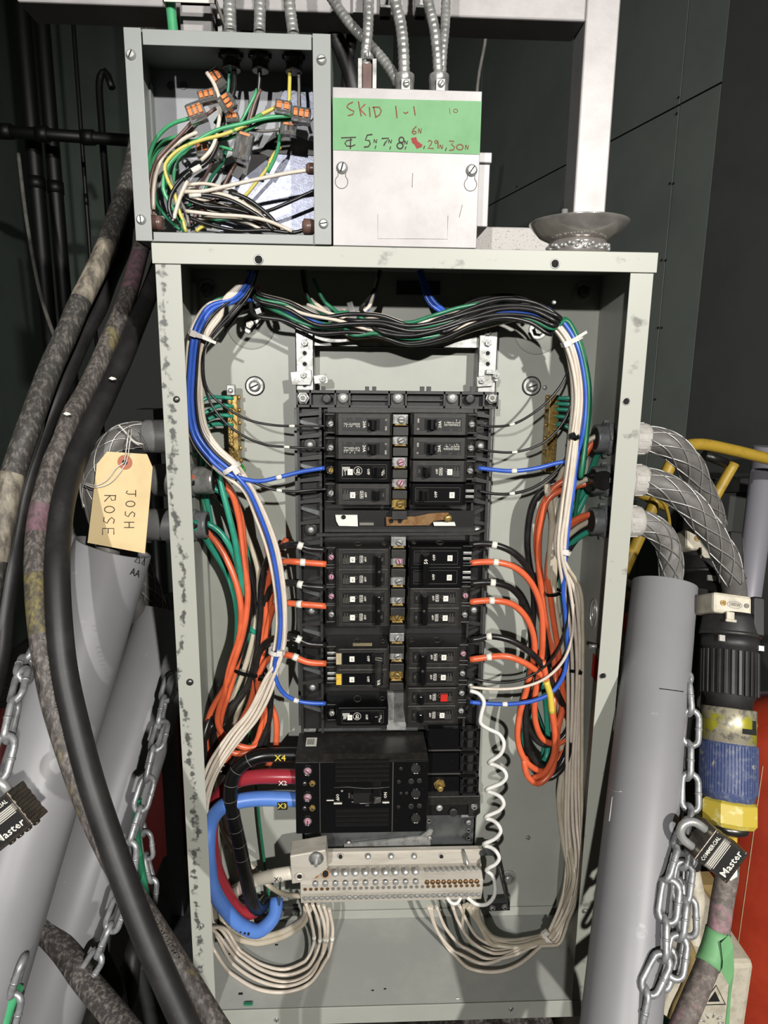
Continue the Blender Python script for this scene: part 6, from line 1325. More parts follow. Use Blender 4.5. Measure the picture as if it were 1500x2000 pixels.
# ================================================================== grey plastic pipes
def pipe(lab, a, b, r, m='pvc', ext=0, wall=.0035, cut=0):
    """hollow pipe from its open top a, through b, on down to the floor"""
    d = (b-a).normalized(); L_ = a.z/(-d.z)-.02 if ext else (b-a).length
    k = MB(); k.lathe(a, d, [(L_, r), (L_*.66, r), (L_*.33, r), (.001, r), (0, r-.0006), (0, r-wall), (.002, r-wall-.0004), (L_-.01, r-wall)][::-1], m, 56)
    sd = CAM-a; sd = (sd-d*sd.dot(d)).normalized()
    for v in k.v:
        if (v-a).dot(d) < .003: v += d*(cut*(v-a).dot(sd)/r)
    o = k.build('plastic_pipe'); tag(o, lab, 'pipe'); return o, d
a0, a1 = PZ(222, 1068, .80), PZ(-52, 1960, .67)
pA, dA = pipe('wide grey plastic pipe at left, with the paper tag in its open top', a0, a1, .0445, ext=1, cut=.014)
k = MB(); sd = (CAM-a0); sd = (sd-dA*sd.dot(dA)).normalized(); rg = dA.cross(sd); c = a0+dA*.028+(sd*math.cos(.75)-rg*math.sin(.75)*(1 if rg.x < 0 else -1))*.0450
nn = (c-(a0+dA*.028)).normalized(); upv = -dA; rx_ = upv.cross(nn)
k.text('AA', c, rx_ if rx_.length else XA, upv, .0085, 'ink_black', .0003); 
for i in (0, 1): k.tube([c+nn*.0004+rx_*(-.006+i*.012)+upv*.012, c+nn*.0004+rx_*(.002+i*.008)+upv*.012, c+nn*.0004+rx_*(-.002+i*.010)+upv*.020], .0006, 'ink_black', 4, closed=True)
k.build('print', pA)
b0, b1 = PZ(338, 1203, .97), PZ(85, 1960, .80)
pB, dB = pipe('grey plastic pipe at left, running behind the panel edge under the tagged one', b0, b1, .0500, ext=1)
r0, r1 = PZ(1298, 1140, .815), PZ(1213, 1990, .655)
pR, dR = pipe('grey plastic pipe standing at the right edge of the panel, split near its side', r0, r1, .0375, ext=1, cut=.004)
k = MB(); c0 = r0
def onpipe(a, d, r, u, v, lift=.0003):
    """point of the pipe's skin seen at pixel u,v"""
    ray = ((u-750)/FPX*RT-(v-1000)/FPX*UP+fwd).normalized(); w0 = CAM-a
    rp = ray-d*ray.dot(d); wp = w0-d*w0.dot(d); A_ = rp.dot(rp); B_ = 2*rp.dot(wp); C_ = wp.dot(wp)-r*r; D_ = B_*B_-4*A_*C_
    t = (-B_-math.sqrt(max(D_, 0)))/(2*A_); p = CAM+ray*t; ax = a+d*(p-a).dot(d); return p+(p-ax).normalized()*lift
k.tube([onpipe(r0, dR, .0375, u, v) for u, v in ((1288, 1345), (1305, 1347), (1320, 1349), (1334, 1351))], .0006, 'ink_black', 5)
k.tube(catmull([onpipe(r0, dR, .0375, u, v) for u, v in ((1188, 1538), (1200, 1545), (1214, 1546))], .004), .0005, 'hub_white', 5)
k.tube([onpipe(r0, dR, .0375, u, v) for u, v in ((1196, 1556), (1192, 1590), (1190, 1604))], .0006, 'hub_white', 5)
k.build('crack', pR)
k = MB(); p = PZ(1322, 1330, .85); q = PZ(1345, 1190, .865); k.tube(catmull([PZ(1366, 1150, .87), PZ(1352, 1290, .86), PZ(1345, 1400, .84)], .02), .013, 'plastic_grey', 12); tag(k.build('dark_hose'), 'dark hose close behind the right grey pipe', 'hose')
# bits of pipe showing behind
k = MB(); p = PZ(172, 985, 1.02); k.obox(PZ(176, 1020, 1.02), XA*.034, YA*.02, ZA*.055, 'pvc'); k.obox(PZ(172, 1400, 1.2), XA*.03, YA*.02, ZA*.0, 'pvc') if 0 else None
bk_ = k.build('grey_trough'); tag(bk_, 'upright grey plastic trough end behind the tag, left of it', 'trough'); 
k = MB(); p = PZ(172, 1080, 1.02); k.box((p.x-.02, p.y, 0), (p.x+.02, p.y+.02, p.z), 'pvc'); k.build('leg', bk_)
k = MB(); p = PZ(318, 1175, 1.05); q = PZ(318, 1230, 1.05); k.obox((p+q)/2+ZA*.0, V((.017, 0, .004)), YA*.015, V((-.004, 0, .030)), 'pvc_in'); k.box((q.x-.012, q.y-.01, 0), (q.x+.010, q.y+.01, q.z), 'pvc_in'); tag(k.build('grey_block'), 'small grey block standing behind the mouth of the rear grey pipe', 'block')

# ================================================================== heavy black cables at the left
def heavy(m, lab, pts, wpx, tail=None, n=20):
    q = [PZ(*p) for p in pts]
    if tail: q += tail
    elif pts[-1][1] > 1950: e_ = q[-1]; q += [e_+V((.01, .03, -.22)), V((e_.x+.02, e_.y+.06, .02))]
    elif pts[0][1] > 1700 and pts[-1][1] > 1900: q += [V((q[-1].x, q[-1].y+.02, .02))]
    j = len(pts)//2; r = wpx/2*pts[j][2]/FPX
    c = catmull(q, .008); k = MB(); k.tube(c, r, m, n); o = k.build('power_cable'); tag(o, lab, 'cable'); return o, c, r
def dn(x, y): return [V((x, y, .25)), V((x-.05, y+.02, .03))]
h1 = heavy('rubber_beige', 'thick worn cable with beige patches, outermost at the left edge', [(300, -200, 1.15), (286, 80, 1.1), (280, 200, 1.05), (262, 320, 1.0), (227, 428, .95), (206, 487, .92), (182, 540, .9), (154, 596, .88), (130, 652, .86), (101, 715, .84), (77, 778, .82), (56, 837, .80), (35, 897, .79), (19, 950, .78), (4, 1030, .77), (-14, 1110, .76), (-40, 1240, .75)], 42, [V((-.42, -.12, .6)), V((-.45, -.12, .02))])
heavy('rubber', 'dark cable running between the two worn ones', [(318, -200, 1.2), (306, 80, 1.15), (296, 220, 1.1), (274, 360, 1.05), (245, 445, 1.0), (241, 480, .99), (213, 547, .96), (192, 603, .94), (165, 652, .92), (140, 708, .90), (112, 775, .88), (84, 841, .87), (63, 907, .86), (45, 977, .85), (30, 1047, .84), (22, 1100, .84), (8, 1200, .83), (-4, 1300, .82)], 34, [V((-.40, -.05, .55)), V((-.42, -.05, .02))])
h3 = heavy('rubber_brown', 'thick scuffed brown-black cable with pink and yellow paint traces', [(330, 120, 1.1), (318, 300, 1.04), (296, 420, .98), (276, 484, .93), (259, 548, .90), (238, 610, .87), (213, 666, .84), (192, 715, .82), (168, 764, .80), (140, 813, .775), (122, 862, .76), (105, 900, .75), (88, 960, .73), (76, 1012, .72), (70, 1082, .70), (73, 1180, .68), (86, 1285, .665), (106, 1380, .655), (134, 1470, .65), (170, 1570, .65), (215, 1668, .65), (258, 1745, .645), (303, 1815, .64), (350, 1890, .63), (412, 1990, .62), (470, 2090, .61)], 41)
heavy('rubber', 'smooth black cable curving down in front of the left pipes', [(362, 300, 1.14), (345, 400, 1.08), (322, 480, 1.0), (300, 552, .93), (278, 606, .89), (259, 652, .85), (241, 697, .82), (220, 743, .80), (196, 795, .77), (171, 844, .75), (150, 890, .73), (135, 935, .71), (122, 988, .69), (115, 1047, .675), (112, 1100, .66), (115, 1200, .645), (126, 1310, .635), (152, 1430, .625), (180, 1535, .615), (212, 1632, .61), (245, 1724, .605), (280, 1816, .60), (320, 1908, .595), (366, 2010, .59), (400, 2090, .585)], 45)
def trace(o, c, r, v0, v1, m):
    """old paint on a stretch of the jacket: those faces take another material"""
    i0 = min(range(len(c)), key=lambda i: abs(pix(c[i])[1]-v0)); i1 = min(range(len(c)), key=lambda i: abs(pix(c[i])[1]-v1))
    o.data.materials.append(MATS[m]); n_ = len(o.data.materials)-1
    for f in o.data.polygons:
        if i0 <= f.index//20 < i1: f.material_index = n_
trace(*h1, 478, 590, 'trace_beige'); trace(*h1, 930, 1090, 'trace_beige'); trace(*h3, 500, 575, 'trace_pink'); trace(*h3, 1120, 1245, 'trace_yellow'); trace(*h3, 980, 1045, 'trace_pink')
# faint lettering embossed along two cables
def along(o, words, a, b, Z, r, h):
    k = MB(); p, q = PZ(*a, Z), PZ(*b, Z); d = (q-p); n_ = len(words)
    for i, ch_ in enumerate(words):
        if ch_ == ' ': continue
        c = p+d*(i+.5)/n_; k.text(ch_, c, d, (-fwd).cross(d), h, 'ink_grey', .0)
    k.build('embossed_print', o)
along(bpy.data.objects['power_cable.002'], '07 - KA050014', (80, 1232), (104, 1356), .634, 0, .0038)
along(bpy.data.objects['power_cable.002'], 'USMA  CEP7', (108, 1372), (130, 1452), .628, 0, .0036)
along(bpy.data.objects['power_cable.002'], 'WATER RESISTANT', (296, 1788), (352, 1880), .617, 0, .0042)
for (u, v, Z_, lab) in ((130, 808, .75, 'white paint fleck on the brown-black cable'), (219, 739, .772, 'small white fleck on the smooth black cable')):
    c = PZ(u, v, Z_); k = MB(); k.prism([c+RT*x*.001+UP*y*.001 for x, y in ((-4, 0), (-1, 2), (3, 1), (5, -1), (0, -2))], fwd*.003, 'sticker'); k.build('paint_fleck', bpy.data.objects['power_cable.002' if u < 200 else 'power_cable.003'])

# ================================================================== chains
def link_mesh(L_, W_, r):
    b = MB(); h = (L_-W_)/2; R_ = W_/2-r; pts = []
    for i in range(9): a = math.pi*i/8; pts.append(V((R_*math.cos(a), h+R_*math.sin(a), 0)))
    for i in range(9): a = math.pi+math.pi*i/8; pts.append(V((R_*math.cos(a), -h+R_*math.sin(a), 0)))
    b.tube(pts, r, 'chain_zinc', 9, closed=True)
    b.tube([V((-R_, -.0012, 0)), V((-R_, .0012, 0))], r*1.14, 'chain_zinc', 9)
    o = b.build('link_mesh'); me = o.data; bpy.data.objects.remove(o); return me
LM = link_mesh(.045, .0235, .0034)
def chain(lab, pts, phase=0, pitch=.0335, tilt=0, me=LM):
    q = [PZ(*p) for p in pts]; c = catmull(q, .002); t = thing('chain', q[-1], lab, 'chain')
    acc = 0; nxt = 0; i = 0; n = 0
    for j in range(1, len(c)):
        acc += (c[j]-c[j-1]).length
        if acc >= nxt:
            a = c[max(j-8, 0)]; b = c[min(j+8, len(c)-1)]; y = (b-a).normalized()
            face = -fwd; z = (face-y*face.dot(y)).normalized(); x = y.cross(z)
            an = math.radians((12 if n % 2 == phase else 82)+tilt+random.uniform(-9, 9))
            z2 = z*math.cos(an)+x*math.sin(an); x2 = y.cross(z2)
            o = inst(me, 'link', c[j], Matrix((x2, y, z2)).transposed().to_quaternion(), t); nxt += pitch; n += 1
    return t
chain('steel chain hanging at the far left above the padlock', [(72, 1268, .70), (56, 1300, .67), (45, 1338, .64), (33, 1393, .62), (22, 1443, .61), (8, 1488, .60), (2, 1530, .60)])
chain('steel chain hanging in the dark gap between left pipe and panel', [(334, 1340, .86), (322, 1390, .84), (315, 1434, .82), (303, 1476, .80), (292, 1526, .79), (279, 1568, .78), (273, 1609, .77), (258, 1646, .76), (256, 1683, .76), (250, 1730, .76), (236, 1765, .76), (224, 1800, .76), (204, 1850, .76), (180, 1890, .76)])
chain('dim rear strand of chain in the dark gap left of the panel', [(278, 1600, .92), (288, 1640, .92), (292, 1680, .92), (302, 1716, .92), (296, 1750, .92), (308, 1790, .92), (320, 1830, .92), (326, 1870, .92)], 1)
chain('short piece of chain at the lower left corner', [(44, 1905, .66), (34, 1935, .66), (24, 1975, .66)], 1)
chain('steel chain hanging down the right grey pipe to the padlock', [(1322, 1312, .77), (1344, 1335, .755), (1349, 1380, .745), (1347, 1429, .735), (1347, 1482, .725), (1346, 1536, .715), (1346, 1585, .705), (1338, 1625, .695)])
chain('front strand of chain gathered below the right padlock', [(1337, 1630, .690), (1320, 1662, .68), (1305, 1706, .67), (1306, 1755, .66), (1296, 1805, .652), (1302, 1850, .645), (1278, 1900, .638), (1258, 1955, .632), (1250, 2010, .63)])
chain('right strand of chain gathered below the right padlock', [(1340, 1655, .700), (1336, 1700, .69), (1328, 1745, .68), (1334, 1790, .672), (1320, 1838, .664), (1318, 1880, .656), (1300, 1925, .65)], 1)
chain('rear strand of chain lying against the right grey pipe', [(1338, 1650, .72), (1346, 1710, .71), (1342, 1760, .70), (1344, 1810, .695), (1338, 1850, .69), (1330, 1890, .685)], 0, tilt=25)
chain('left strand of chain lying against the right grey pipe', [(1290, 1708, .69), (1286, 1760, .682), (1284, 1810, .675), (1270, 1860, .668), (1262, 1905, .66)], 0, tilt=-10)
chain('inner strand of chain hidden between the front and rear strands', [(1322, 1680, .705), (1316, 1730, .70), (1318, 1780, .69), (1308, 1830, .68), (1302, 1870, .67), (1290, 1910, .665), (1276, 1950, .66)], 1, tilt=15)
chain('chain seen in the slit between panel and right grey pipe', [(1212, 1310, .93), (1206, 1350, .92), (1196, 1400, .92), (1196, 1450, .91), (1190, 1500, .91)], 1)

# ================================================================== padlocks
def padlock(lab, u, v, Z, xdir, updir, w, h, words, shp, lift=0):
    def D(a, b): return (RT*a-UP*b)
    c = PZ(u, v, Z); x = D(*xdir).normalized(); y = D(*updir); y = (y-x*y.dot(x)).normalized(); n = x.cross(y)
    if n.dot(-fwd) < 0: n = -n
    t = thing('padlock', c-ZA*.03, lab, 'padlock')
    for i in range(9):
        k = MB(); k.obox(c+y*(h*(-.46+.92*(i+.5)/9)), x*(w*.5-.0004*(i % 2)), y*(h*.92/9*.5), n*(.0125-.0002*(i % 2)), 'lock_steel'); k.build('lamination', t, bevel=.0003)
    k = MB(); k.obox(c-y*h*.49, x*w*.505, y*.0018, n*.0130, 'lock_steel'); k.obox(c+y*h*.48, x*w*.5, y*.0016, n*.013, 'lock_steel'); k.build('end_plate', t, bevel=.0008)
    k = MB(); k.obox(c+n*.0125, x*w*.49, y*h*.455, n*.0006, 'lock_steel'); k.build('face_plate', t, bevel=.0004)
    k = MB(); k.obox(c-y*h*.22+n*.0131, x*w*.44, y*h*.24, n*.0006, 'lock_black'); k.obox(c+y*h*.36+n*.0131, x*w*.44, y*h*.12, n*.0006, 'lock_black'); k.obox(c+y*h*.13+n*.0130, x*w*.46, y*h*.10, n*.0006, 'ink_grey')
    k.text('Master', c-y*h*.30+n*.0139, x, y, h*.20, 'sticker', .0002, w*.80); k.text(words, c+y*h*.36+n*.0139, x, y, h*.11, 'sticker', .0002, w*.78)
    for i in range(5): k.obox(c+y*h*(.20-.05*i)+n*.0138, x*w*.40, y*.0003, n*.0001, 'ink_white')
    k.build('face_label', t)
    for i in range(4): k = MB(); k.lathe(c-y*(h*.49+.002)+x*w*(-.36+.24*i), -y, [(0, .0032), (.0015, .003), (.002, .0015)], 'lock_steel', 10); k.build('rivet', t)
    s0, s1 = c+y*h*.46-x*w*.30, c+y*h*.46+x*w*.30; L_ = shp
    pts = [s0, s0+y*L_*.5]+[c+y*(h*.46+L_*.5)-x*w*.30*math.cos(a)+y*w*.30*math.sin(a)*1.1 for a in [math.pi*i/10 for i in range(1, 10)]]+[s1+y*L_*.5, s1]
    k = MB(); k.tube(pts, .0042, 'steel', 12); k.build('shackle', t); return t
padlock('laminated padlock on the right chain with black label, in front of the connector', 1396, 1660, .665, (.60, -.80), (-.80, -.60), .036, .038, 'COMMERCIAL', .022)
padlock('laminated padlock at the left edge with black label', 22, 1592, .59, (.78, -.62), (-.62, -.78), .038, .034, 'COMMERCIAL', .020)

# ================================================================== power connectors at the right
def connector(lab, ua, va, ub, vb, Z0, Z1, full=True):
    A_, B_ = PZ(ua, va, Z0), PZ(ub, vb, Z1); d = (B_-A_); Lp = vb-va; L_ = d.length; d.normalize(); s = L_/Lp
    t = thing('power_connector', B_, lab, 'connector')
    sd = -fwd; sd = (sd-d*sd.dot(d)).normalized(); x = sd.cross(d); x = x if x.dot(RT) > 0 else -x
    def Y_(v): return (v-1165)*s if full else (v-1165)*s
    def lt(v0, v1, r0, r1, m, n=36, nm='', flat=False, ph=0): k = MB(); k.lathe(A_, d, [(Y_(v0), r0*s), (Y_(v1), r1*s)], m, n, flat, ph); return k
    k = MB()
    for (x0, x1) in ((-58, 22), (45, 58)): k.obox(A_+d*Y_(1187)+x*(x0+x1)/2*s, x*(x1-x0)/2*s, d*21*s, sd*(44 if x0 < 0 else 32)*s, 'cream')
    cr = k.build('clamp_body', t, bevel=.005)
    k = MB(); k.lathe(A_+d*Y_(1187)+x*-38*s+sd*44*s, sd, [(0, 6*s), (.001, 6*s)], 'brass', 12); k.lathe(A_+d*Y_(1187)+x*10*s+sd*44*s, sd, [(0, 5*s), (.001, 5*s)], 'ink_grey', 12)
    k.tube([A_+d*Y_(1188)+x*(-14+15*math.cos(a))*s+sd*44.5*s+d*7*math.sin(a)*s for a in [2*math.pi*i/16 for i in range(16)]], .0005, 'hub_white', 4, closed=True)
    k.text('LEVITON', A_+d*Y_(1188)+x*-14*s+sd*44.6*s, x, -d, .0040, 'ink_grey', .0003, 22*s); k.build('moulded_badge', cr)
    k = MB(); k.obox(A_+d*Y_(1206)+x*34*s+sd*10*s, x*12*s, d*40*s, sd*40*s, 'plastic'); k.build('strap', t, bevel=.002)
    k = MB(); k.lathe(A_, d, [(Y_(1202), 50*s), (Y_(1212), 53*s), (Y_(1240), 58*s), (Y_(1241), 58*s)], 'rubber', 40); k.build('cap', t)
    k = MB(); k.obox(A_+d*Y_(1212)+x*-26*s+sd*49*s, x*8*s, d*8*s, sd*3*s, 'cream'); k.obox(A_+d*Y_(1222)+x*-26*s+sd*52*s, x*11*s, d*3*s, sd*3*s, 'cream'); k.build('latch', t, bevel=.0008)
    k = MB(); k.lathe(A_, d, [(Y_(1241), 59*s), (Y_(1248), 59*s), (Y_(1249), 57*s)], 'plastic_grey', 40); k.build('ring', t)
    if not full:
        k = MB(); k.lathe(A_, d, [(Y_(1249), 55*s), (Y_(1400), 50*s)], 'rubber', 32); k.build('shell', t)
        for (xx, yy, m) in ((-18, 1262, 'hub_white'), (34, 1258, 'sticker'), (34, 1272, 'sticker')): k = MB(); k.obox(A_+d*Y_(yy)+x*xx*s+sd*(54 if xx < 0 else 44)*s, x*8*s, d*5*s, sd*2*s, m); k.build('label', t)
        return t
    k = MB(); k.lathe(A_, d, [(Y_(1249), 55*s), (Y_(1272), 55*s), (Y_(1274), 52*s), (Y_(1368), 50*s), (Y_(1376), 44*s), (Y_(1396), 42*s)], 'rubber', 40); k.build('shell', t)
    for i in range(26):
        a = 2*math.pi*i/26; o_ = x*math.cos(a)+sd*math.sin(a); k = MB(); k.obox(A_+d*Y_(1322)+o_*52.5*s, d*44*s, o_*2.6*s, o_.cross(d)*3.4*s, 'rubber'); k.build('grip_rib', t, bevel=.0006)
    k = MB(); k.obox(A_+d*Y_(1258)+x*-38*s+sd*41*s, x*6*s, d*6*s, sd*3*s, 'hub_white'); k.build('label', t); k = MB(); k.obox(A_+d*Y_(1268)+x*44*s+sd*35*s, x*6*s, d*5*s, sd*3*s, 'sticker'); k.build('label', t)
    k = MB(); k.lathe(A_, d, [(Y_(1392), 49*s), (Y_(1394), 51*s), (Y_(1462), 50*s), (Y_(1463), 47*s)], 'collar', 40); co = k.build('locking_collar', t)
    k = MB(); k.obox(A_+d*Y_(1424)+x*28*s+sd*42*s, x*4*s, d*13*s, (sd-x*.5)*3.2*s, 'void'); k.obox(A_+d*Y_(1433)+x*15*s+sd*47.5*s, x*14*s, d*5*s, (sd-x*.3)*3*s, 'void'); k.build('bayonet_slot', co)
    k = MB(); k.cyl(A_+d*Y_(1420)+x*50*s, A_+d*Y_(1420)+x*57*s, 5*s, 'zinc', 10); k.build('pin', co)
    k = MB(); k.lathe(A_, d, [(Y_(1458), 48*s), (Y_(1460), 52*s), (Y_(1552), 52*s), (Y_(1556), 49*s), (Y_(1570), 46*s)], 'blue_ring', 40); br = k.build('blue_ring', t)
    for i in range(56): a = 2*math.pi*i/56; o_ = x*math.cos(a)+sd*math.sin(a); k = MB(); k.obox(A_+d*Y_(1506)+o_*52.4*s, d*44*s, o_*1.0*s, o_.cross(d)*1.6*s, 'blue_ring'); k.build('knurl', br)
    k = MB(); k.lathe(A_, d, [(Y_(1566), 48*s), (Y_(1571), 55*s), (Y_(1606), 55*s), (Y_(1615), 48*s)], 'yellow_nut', 9, True); k.build('gland_nut', t, bevel=.001)
    k = MB(); k.lathe(A_, d, [(Y_(1614), 40*s), (Y_(1626), 36*s), (Y_(1632), 24*s)], 'steel_dark', 24); k.build('clamp_ring', t)
    k = MB(); k.lathe(A_, d, [(Y_(1630), 18*s), (Y_(1664), 17*s)], 'sticker_yellow', 18); k.build('seal', t)
    return t
connector('large dirty power connector with blue ribbed ring and yellow nut, right of the padlock', 1426, 1165, 1420, 1665, .775, .715)
connector('power connector with cream clamp, upper one half behind the mesh-gripped cable', 1378, 1045, 1382, 1200, .93, .90, full=False)
o, c, r = heavy('rubber_pink', 'worn cable hanging from the dirty connector, green tape around it', [(1422, 1650, .717), (1421, 1700, .71), (1411, 1760, .705), (1400, 1830, .70), (1382, 1885, .69), (1355, 1950, .67), (1330, 2010, .655), (1300, 2090, .64)], 43)
i0 = min(range(len(c)), key=lambda i: abs(pix(c[i])[1]-1822)); i1 = min(range(len(c)), key=lambda i: abs(pix(c[i])[1]-1884))
k = MB(); T_, X_ = frames(c[i0:i1+1]); k.tube([p for p in c[i0:i1+1]], r*1.09, 'tape_green', 20); 
fl = [(1424, 1826, .690), (1433, 1850, .688), (1434, 1900, .686), (1428, 1940, .684), (1424, 2010, .68)]; fr_ = [(1408, 1842, .684), (1412, 1878, .680), (1410, 1900, .678), (1424, 1925, .68), (1416, 2008, .678)]
vs = []; 
for a, b in zip(fl, fr_): vs += [PZ(*a), PZ(*b)]
k.add(vs+[p+fwd*.0006 for p in vs], [(2*i, 2*i+1, 2*i+3, 2*i+2) for i in range(4)]+[(10+2*i, 10+2*i+2, 10+2*i+3, 10+2*i+1) for i in range(4)], 'tape_green')
tag(k.build('green_tape'), 'green tape wrapped on the worn cable with a loose flap, lower right', 'tape')
k = MB(); k.prism([PZ(u, v, .690) for u, v in ((1404, 1672), (1440, 1672), (1440, 1712), (1428, 1720), (1404, 1712))], fwd*.001, 'sticker'); tag(k.build('paper_label'), 'white paper label hanging under the dirty connector behind the padlock', 'label')

# ================================================================== cart, pole, gas cylinder
ct = thing('hand_cart', V((P(1300, 1000, 420).x, .42, 0)), 'yellow tubular hand cart frame behind the right cables', 'cart')
def tb(nm, pts, w_, m='yellow_cart', par=ct):
    q = [P(*p) for p in pts]; r = w_/2*mpp(q[0]); k = MB(); k.tube(catmull(q, .01) if len(q) > 2 else q, r, m, 16); return k.build(nm, par)
tb('handle_tube', [(1200, 1160, 380), (1216, 1121, 380), (1251, 1043, 385), (1280, 978, 390), (1306, 915, 398), (1322, 886, 404), (1342, 871, 410), (1370, 868, 418), (1420, 877, 430), (1520, 901, 450), (1640, 930, 470)], 23)
g_ = P(1200, 1160, 380); k = MB(); k.cyl(g_, V((g_.x-.02, g_.y+.03, .05)), 23/2*mpp(g_), 'yellow_cart', 14); k.build('leg_tube', ct)
tb('brace_tube', [(1434, 905, 436), (1389, 985, 430), (1330, 1100, 425), (1290, 1180, 420)], 20)
p_ = P(1290, 1180, 420); k = MB(); k.cyl(p_, V((p_.x, p_.y+.02, .05)), 10*mpp(p_), 'yellow_cart', 14); k.build('leg_tube', ct)
tb('gusset', [(1375, 888, 422), (1418, 905, 430)], 18, 'plastic'); tb('cross_tube', [(1205, 1150, 376), (1245, 1172, 376), (1330, 1200, 380)], 16, 'tan'); tb('cross_tube', [(1205, 1128, 370), (1245, 1146, 372), (1330, 1170, 376)], 14, 'cream')
tb('cross_tube', [(1225, 955, 400), (1262, 970, 400), (1300, 990, 404)], 18)
k = MB(); 
for s_ in (-1, 1): q = V((ct.location.x+.12*s_, .47, .10)); k.lathe(q-XA*.02, XA, [(0, .04), (0, .095), (.005, .1), (.035, .1), (.04, .095), (.04, .04)], 'rubber', 28)
k.build('wheels', ct)
k = MB(); k.tube(catmull([P(u, v, 360) for u, v in ((1284, 972), (1296, 982), (1305, 1005), (1308, 1040), (1303, 1080), (1290, 1120), (1270, 1200), (1262, 1400))]+[V((P(1262, 1400, 360).x, .36, .02))], .01), .0030, 'yellow_cart', 8); tag(k.build('yellow_hose'), 'thin yellow hose hanging beside the yellow cart frame', 'hose')
k = MB(); p = P(1482, 1000, 560); k.cyl((p.x, p.y, 0), (p.x, p.y, P(1490, 872, 560).z), 24*mpp(p), 'pole_grey', 24); k.cyl((p.x, p.y, 0), (p.x, p.y, .02), 60*mpp(p), 'pole_grey', 24); tag(k.build('post'), 'smooth grey upright post at the right edge of the view', 'post')
k = MB(); p = P(1400, 930, 700); k.box((p.x-.03, p.y, 0), (p.x+.11, p.y+.05, p.z), 'wall_dark'); k.box((p.x-.03, p.y-.03, p.z-.03), (p.x+.22, p.y, p.z), 'plastic_grey'); tag(k.build('dark_cabinet'), 'dark low cabinet edge behind the yellow cart at right', 'cabinet')
p = P(1447, 1800, 190); R_ = .11; cx = p.x+R_; zt_c = P(1490, 1395, 230).z; k = MB()
k.lathe((cx, .27, 0), ZA, [(0, R_*.96), (.01, R_), (zt_c-.07, R_), (zt_c-.045, R_*.93), (zt_c-.02, R_*.72), (zt_c, R_*.4), (zt_c+.03, R_*.22), (zt_c+.05, R_*.2)], 'cylinder_red', 64)
cy_ = k.build('gas_cylinder'); tag(cy_, 'large red gas cylinder standing at the lower right edge', 'cylinder')
k = MB(); a_ = 2.32; q = V((cx-R_*1.001*math.sin(1.02), .27-R_*1.001*math.cos(1.02), 0)); k.tube([q+ZA*.05, q+ZA*(zt_c-.08)], .0006, 'tape_green' if 0 else 'sticker_tan', 6); k.build('seam', cy_)
k = MB(); k.cyl((cx, .27, zt_c+.045), (cx, .27, zt_c+.09), .02, 'brass', 16); k.cyl((cx-.03, .27, zt_c+.075), (cx+.03, .27, zt_c+.075), .010, 'brass', 12); k.build('valve', cy_)

# ================================================================== things low down at both sides
c = PZ(1418, 1950, .93); cs = thing('equipment_case', V((c.x, c.y, 0)), 'pale equipment case with a warning triangle, low down behind the worn cable', 'case')
k = MB(); k.box((c.x-.20, c.y, 0), (c.x+.035, c.y+.2, PZ(1418, 1868, .93).z), 'cream'); k.build('body', cs, bevel=.008)
k = MB(); q = PZ(1398, 1950, .925); q.y = c.y-.0006; w_ = .017
k.tube([q+V((-w_, 0, -w_*.8)), q+V((w_, 0, -w_*.8)), q+V((0, 0, w_*1.1))], .0009, 'ink_black', 5, closed=True); k.prism([q+V((-w_*.5, -.0003, -w_*.5)), q+V((w_*.5, -.0003, -w_*.5)), q+V((0, -.0003, w_*.5))], YA*.0005, 'ink_black')
q2 = q-ZA*.045; 
for i in range(9): a = 2*math.pi*i/9; k.tube([q2+V((.010*math.cos(a), 0, .010*math.sin(a))), q2+V((.018*math.cos(a), 0, .018*math.sin(a)))], .0012, 'steel', 5)
k.build('warning_symbol', cs)
k = MB(); k.tube(catmull([PZ(1310, 1810, .92), PZ(1338, 1840, .90), PZ(1352, 1880, .88), PZ(1340, 1930, .86), PZ(1318, 1980, .84), PZ(1300, 2060, .82)], .01), .0075, 'tan', 10); tag(k.build('tan_hose'), 'tan hose curving behind the right chains', 'hose')
k = MB(); k.tube(catmull([PZ(1352, 1700, .98), PZ(1362, 1760, .97), PZ(1352, 1820, .96), PZ(1366, 1880, .95), PZ(1340, 1960, .94), PZ(1310, 2060, .93)], .01), .011, 'cream', 12); tag(k.build('pale_hose'), 'pale hose hanging behind the gathered chain', 'hose')
k = MB(); k.box(PZ(1330, 1760, 1.1)-V((.05, 0, .25)), PZ(1330, 1760, 1.1)+V((.06, .03, .03)), 'tan'); q = PZ(1330, 1760, 1.1); k.box((q.x-.05, q.y, 0), (q.x+.06, q.y+.03, q.z-.2), 'tan'); tag(k.build('board'), 'brown board standing behind the right chains', 'board')
heavy('w_green', 'green cable passing under the lowest links of the right chain', [(1235, 1968, .69), (1258, 1974, .69), (1285, 1990, .69), (1310, 2010, .68), (1340, 2060, .67)], 26)
heavy('w_green', 'green cable beside the chain in the dark gap left of the panel', [(270, 1560, .80), (266, 1600, .80), (268, 1640, .80), (275, 1690, .80), (284, 1740, .80), (296, 1800, .80), (320, 1880, .80), (350, 1960, .80)], 14)
heavy('w_bgreen', 'short green cable end at the lower left corner', [(36, 1930, .66), (22, 1960, .66), (6, 2010, .655), (-8, 2050, .65)], 20)
heavy('rubber_worn', 'very worn grey-brown cable crossing the lower left corner', [(60, 1790, .80), (120, 1850, .78), (165, 1912, .76), (205, 1960, .74), (245, 2010, .72), (290, 2070, .70)], 50)
heavy('rubber', 'short thick black cable end lying behind the rear grey pipe', [(150, 1800, .96), (180, 1850, .95), (205, 1895, .94), (222, 1935, .93)], 40)
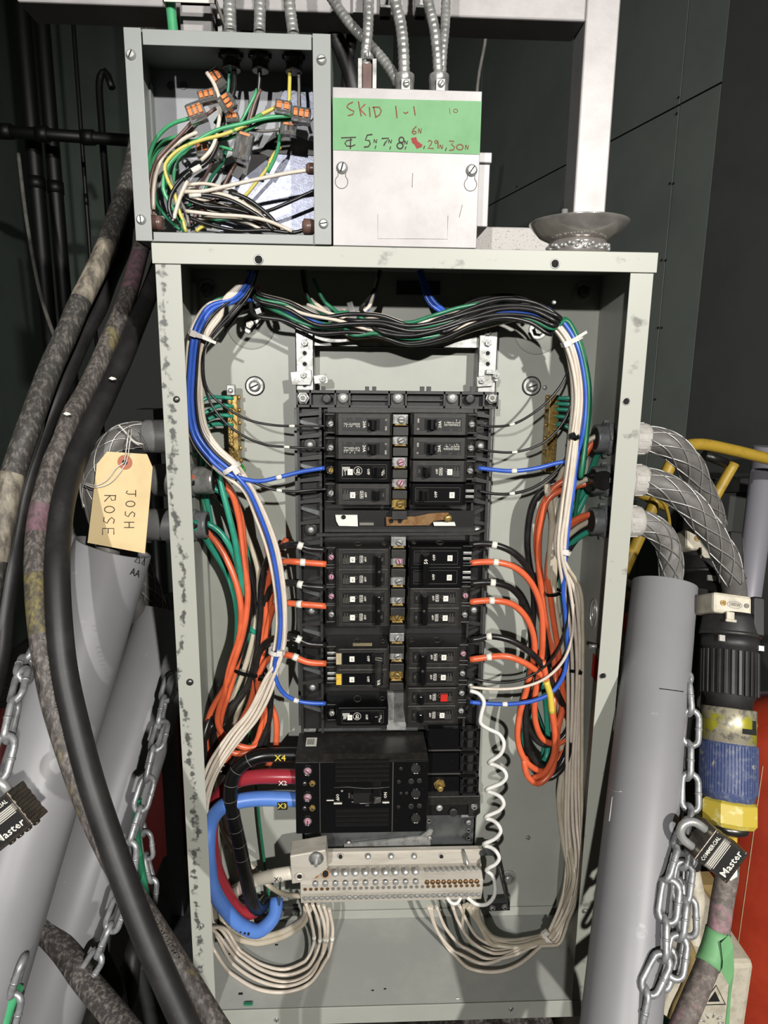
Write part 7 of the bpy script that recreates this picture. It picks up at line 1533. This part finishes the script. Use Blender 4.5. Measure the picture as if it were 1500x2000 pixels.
heavy('rubber', 'black cable bend left of the grey case on the floor', [(290, 1790, 1.0), (262, 1850, 1.0), (256, 1900, .99), (252, 1945, .99), (240, 1990, .98)], 34)
heavy('tan', 'tan rope piece lying across the black cable ends', [(180, 1840, 1.02), (205, 1888, 1.01), (225, 1930, 1.0), (240, 1980, .98), (262, 2030, .97)], 26)
c = PZ(292, 1960, 1.06); k = MB(); k.box((c.x-.045, c.y, 0), (c.x+.2, c.y+.25, PZ(292, 1872, 1.06).z), 'zinc_dull'); tag(k.build('grey_case', bevel=.006), 'dim grey metal case on the floor left of the panel', 'case')
c = PZ(330, 1250, 1.5); k = MB(); k.lathe((c.x-.05, c.y+.02, 0), ZA, [(0, .06), (.7, .06), (.74, .05), (.78, .02)], 'maroon', 32); tag(k.build('rear_cylinder'), 'dark red cylinder far back in the gap left of the panel', 'cylinder')
c = PZ(-10, 1440, 1.4); k = MB(); k.lathe((c.x, c.y, 0), ZA, [(0, .07), (c.z, .07), (c.z+.04, .05)], 'maroon', 32); tag(k.build('rear_cylinder'), 'dark red cylinder behind the chain at the far left edge', 'cylinder')
k = MB(); c = P(1232, 1205, 300); k.box((c.x-.015, c.y, c.z-.03), (c.x+.012, c.y+.02, c.z), 'cylinder_red'); tag(k.build('red_bracket'), 'small red bracket in the slit between panel and right pipe', 'bracket')
k = MB(); c = P(1222, 1235, 330); k.box((c.x-.03, c.y-.03, c.z-.03), (c.x+.02, c.y-.01, c.z+.02), 'hub_grey'); k.box((c.x-.01, c.y-.012, 0), (c.x+.01, c.y+.02, c.z), 'pipe_black'); tag(k.build('grey_bracket'), 'small grey bracket behind the red one at right', 'bracket')
k = MB(); q = PZ(980, 2010, 1.0); k.box((q.x-.12, q.y, q.z-.03), (q.x+.08, q.y+.04, q.z), 'rubber_worn'); k.box((q.x-.12, q.y+.005, 0), (q.x-.08, q.y+.035, q.z-.03), 'rubber_worn'); k.box((q.x+.04, q.y+.005, 0), (q.x+.08, q.y+.035, q.z-.03), 'rubber_worn'); tag(k.build('stand'), 'dark low stand visible just under the panel', 'stand')

bad = {l: v for l, v in LABELS.items() if len(v) > 1 and not all(g for _, g in v)}
for l, v in bad.items(): print('DUP', l, v)
for l in LABELS:
    if not 4 <= len(l.split()) <= 16: print('LEN', len(l.split()), l)
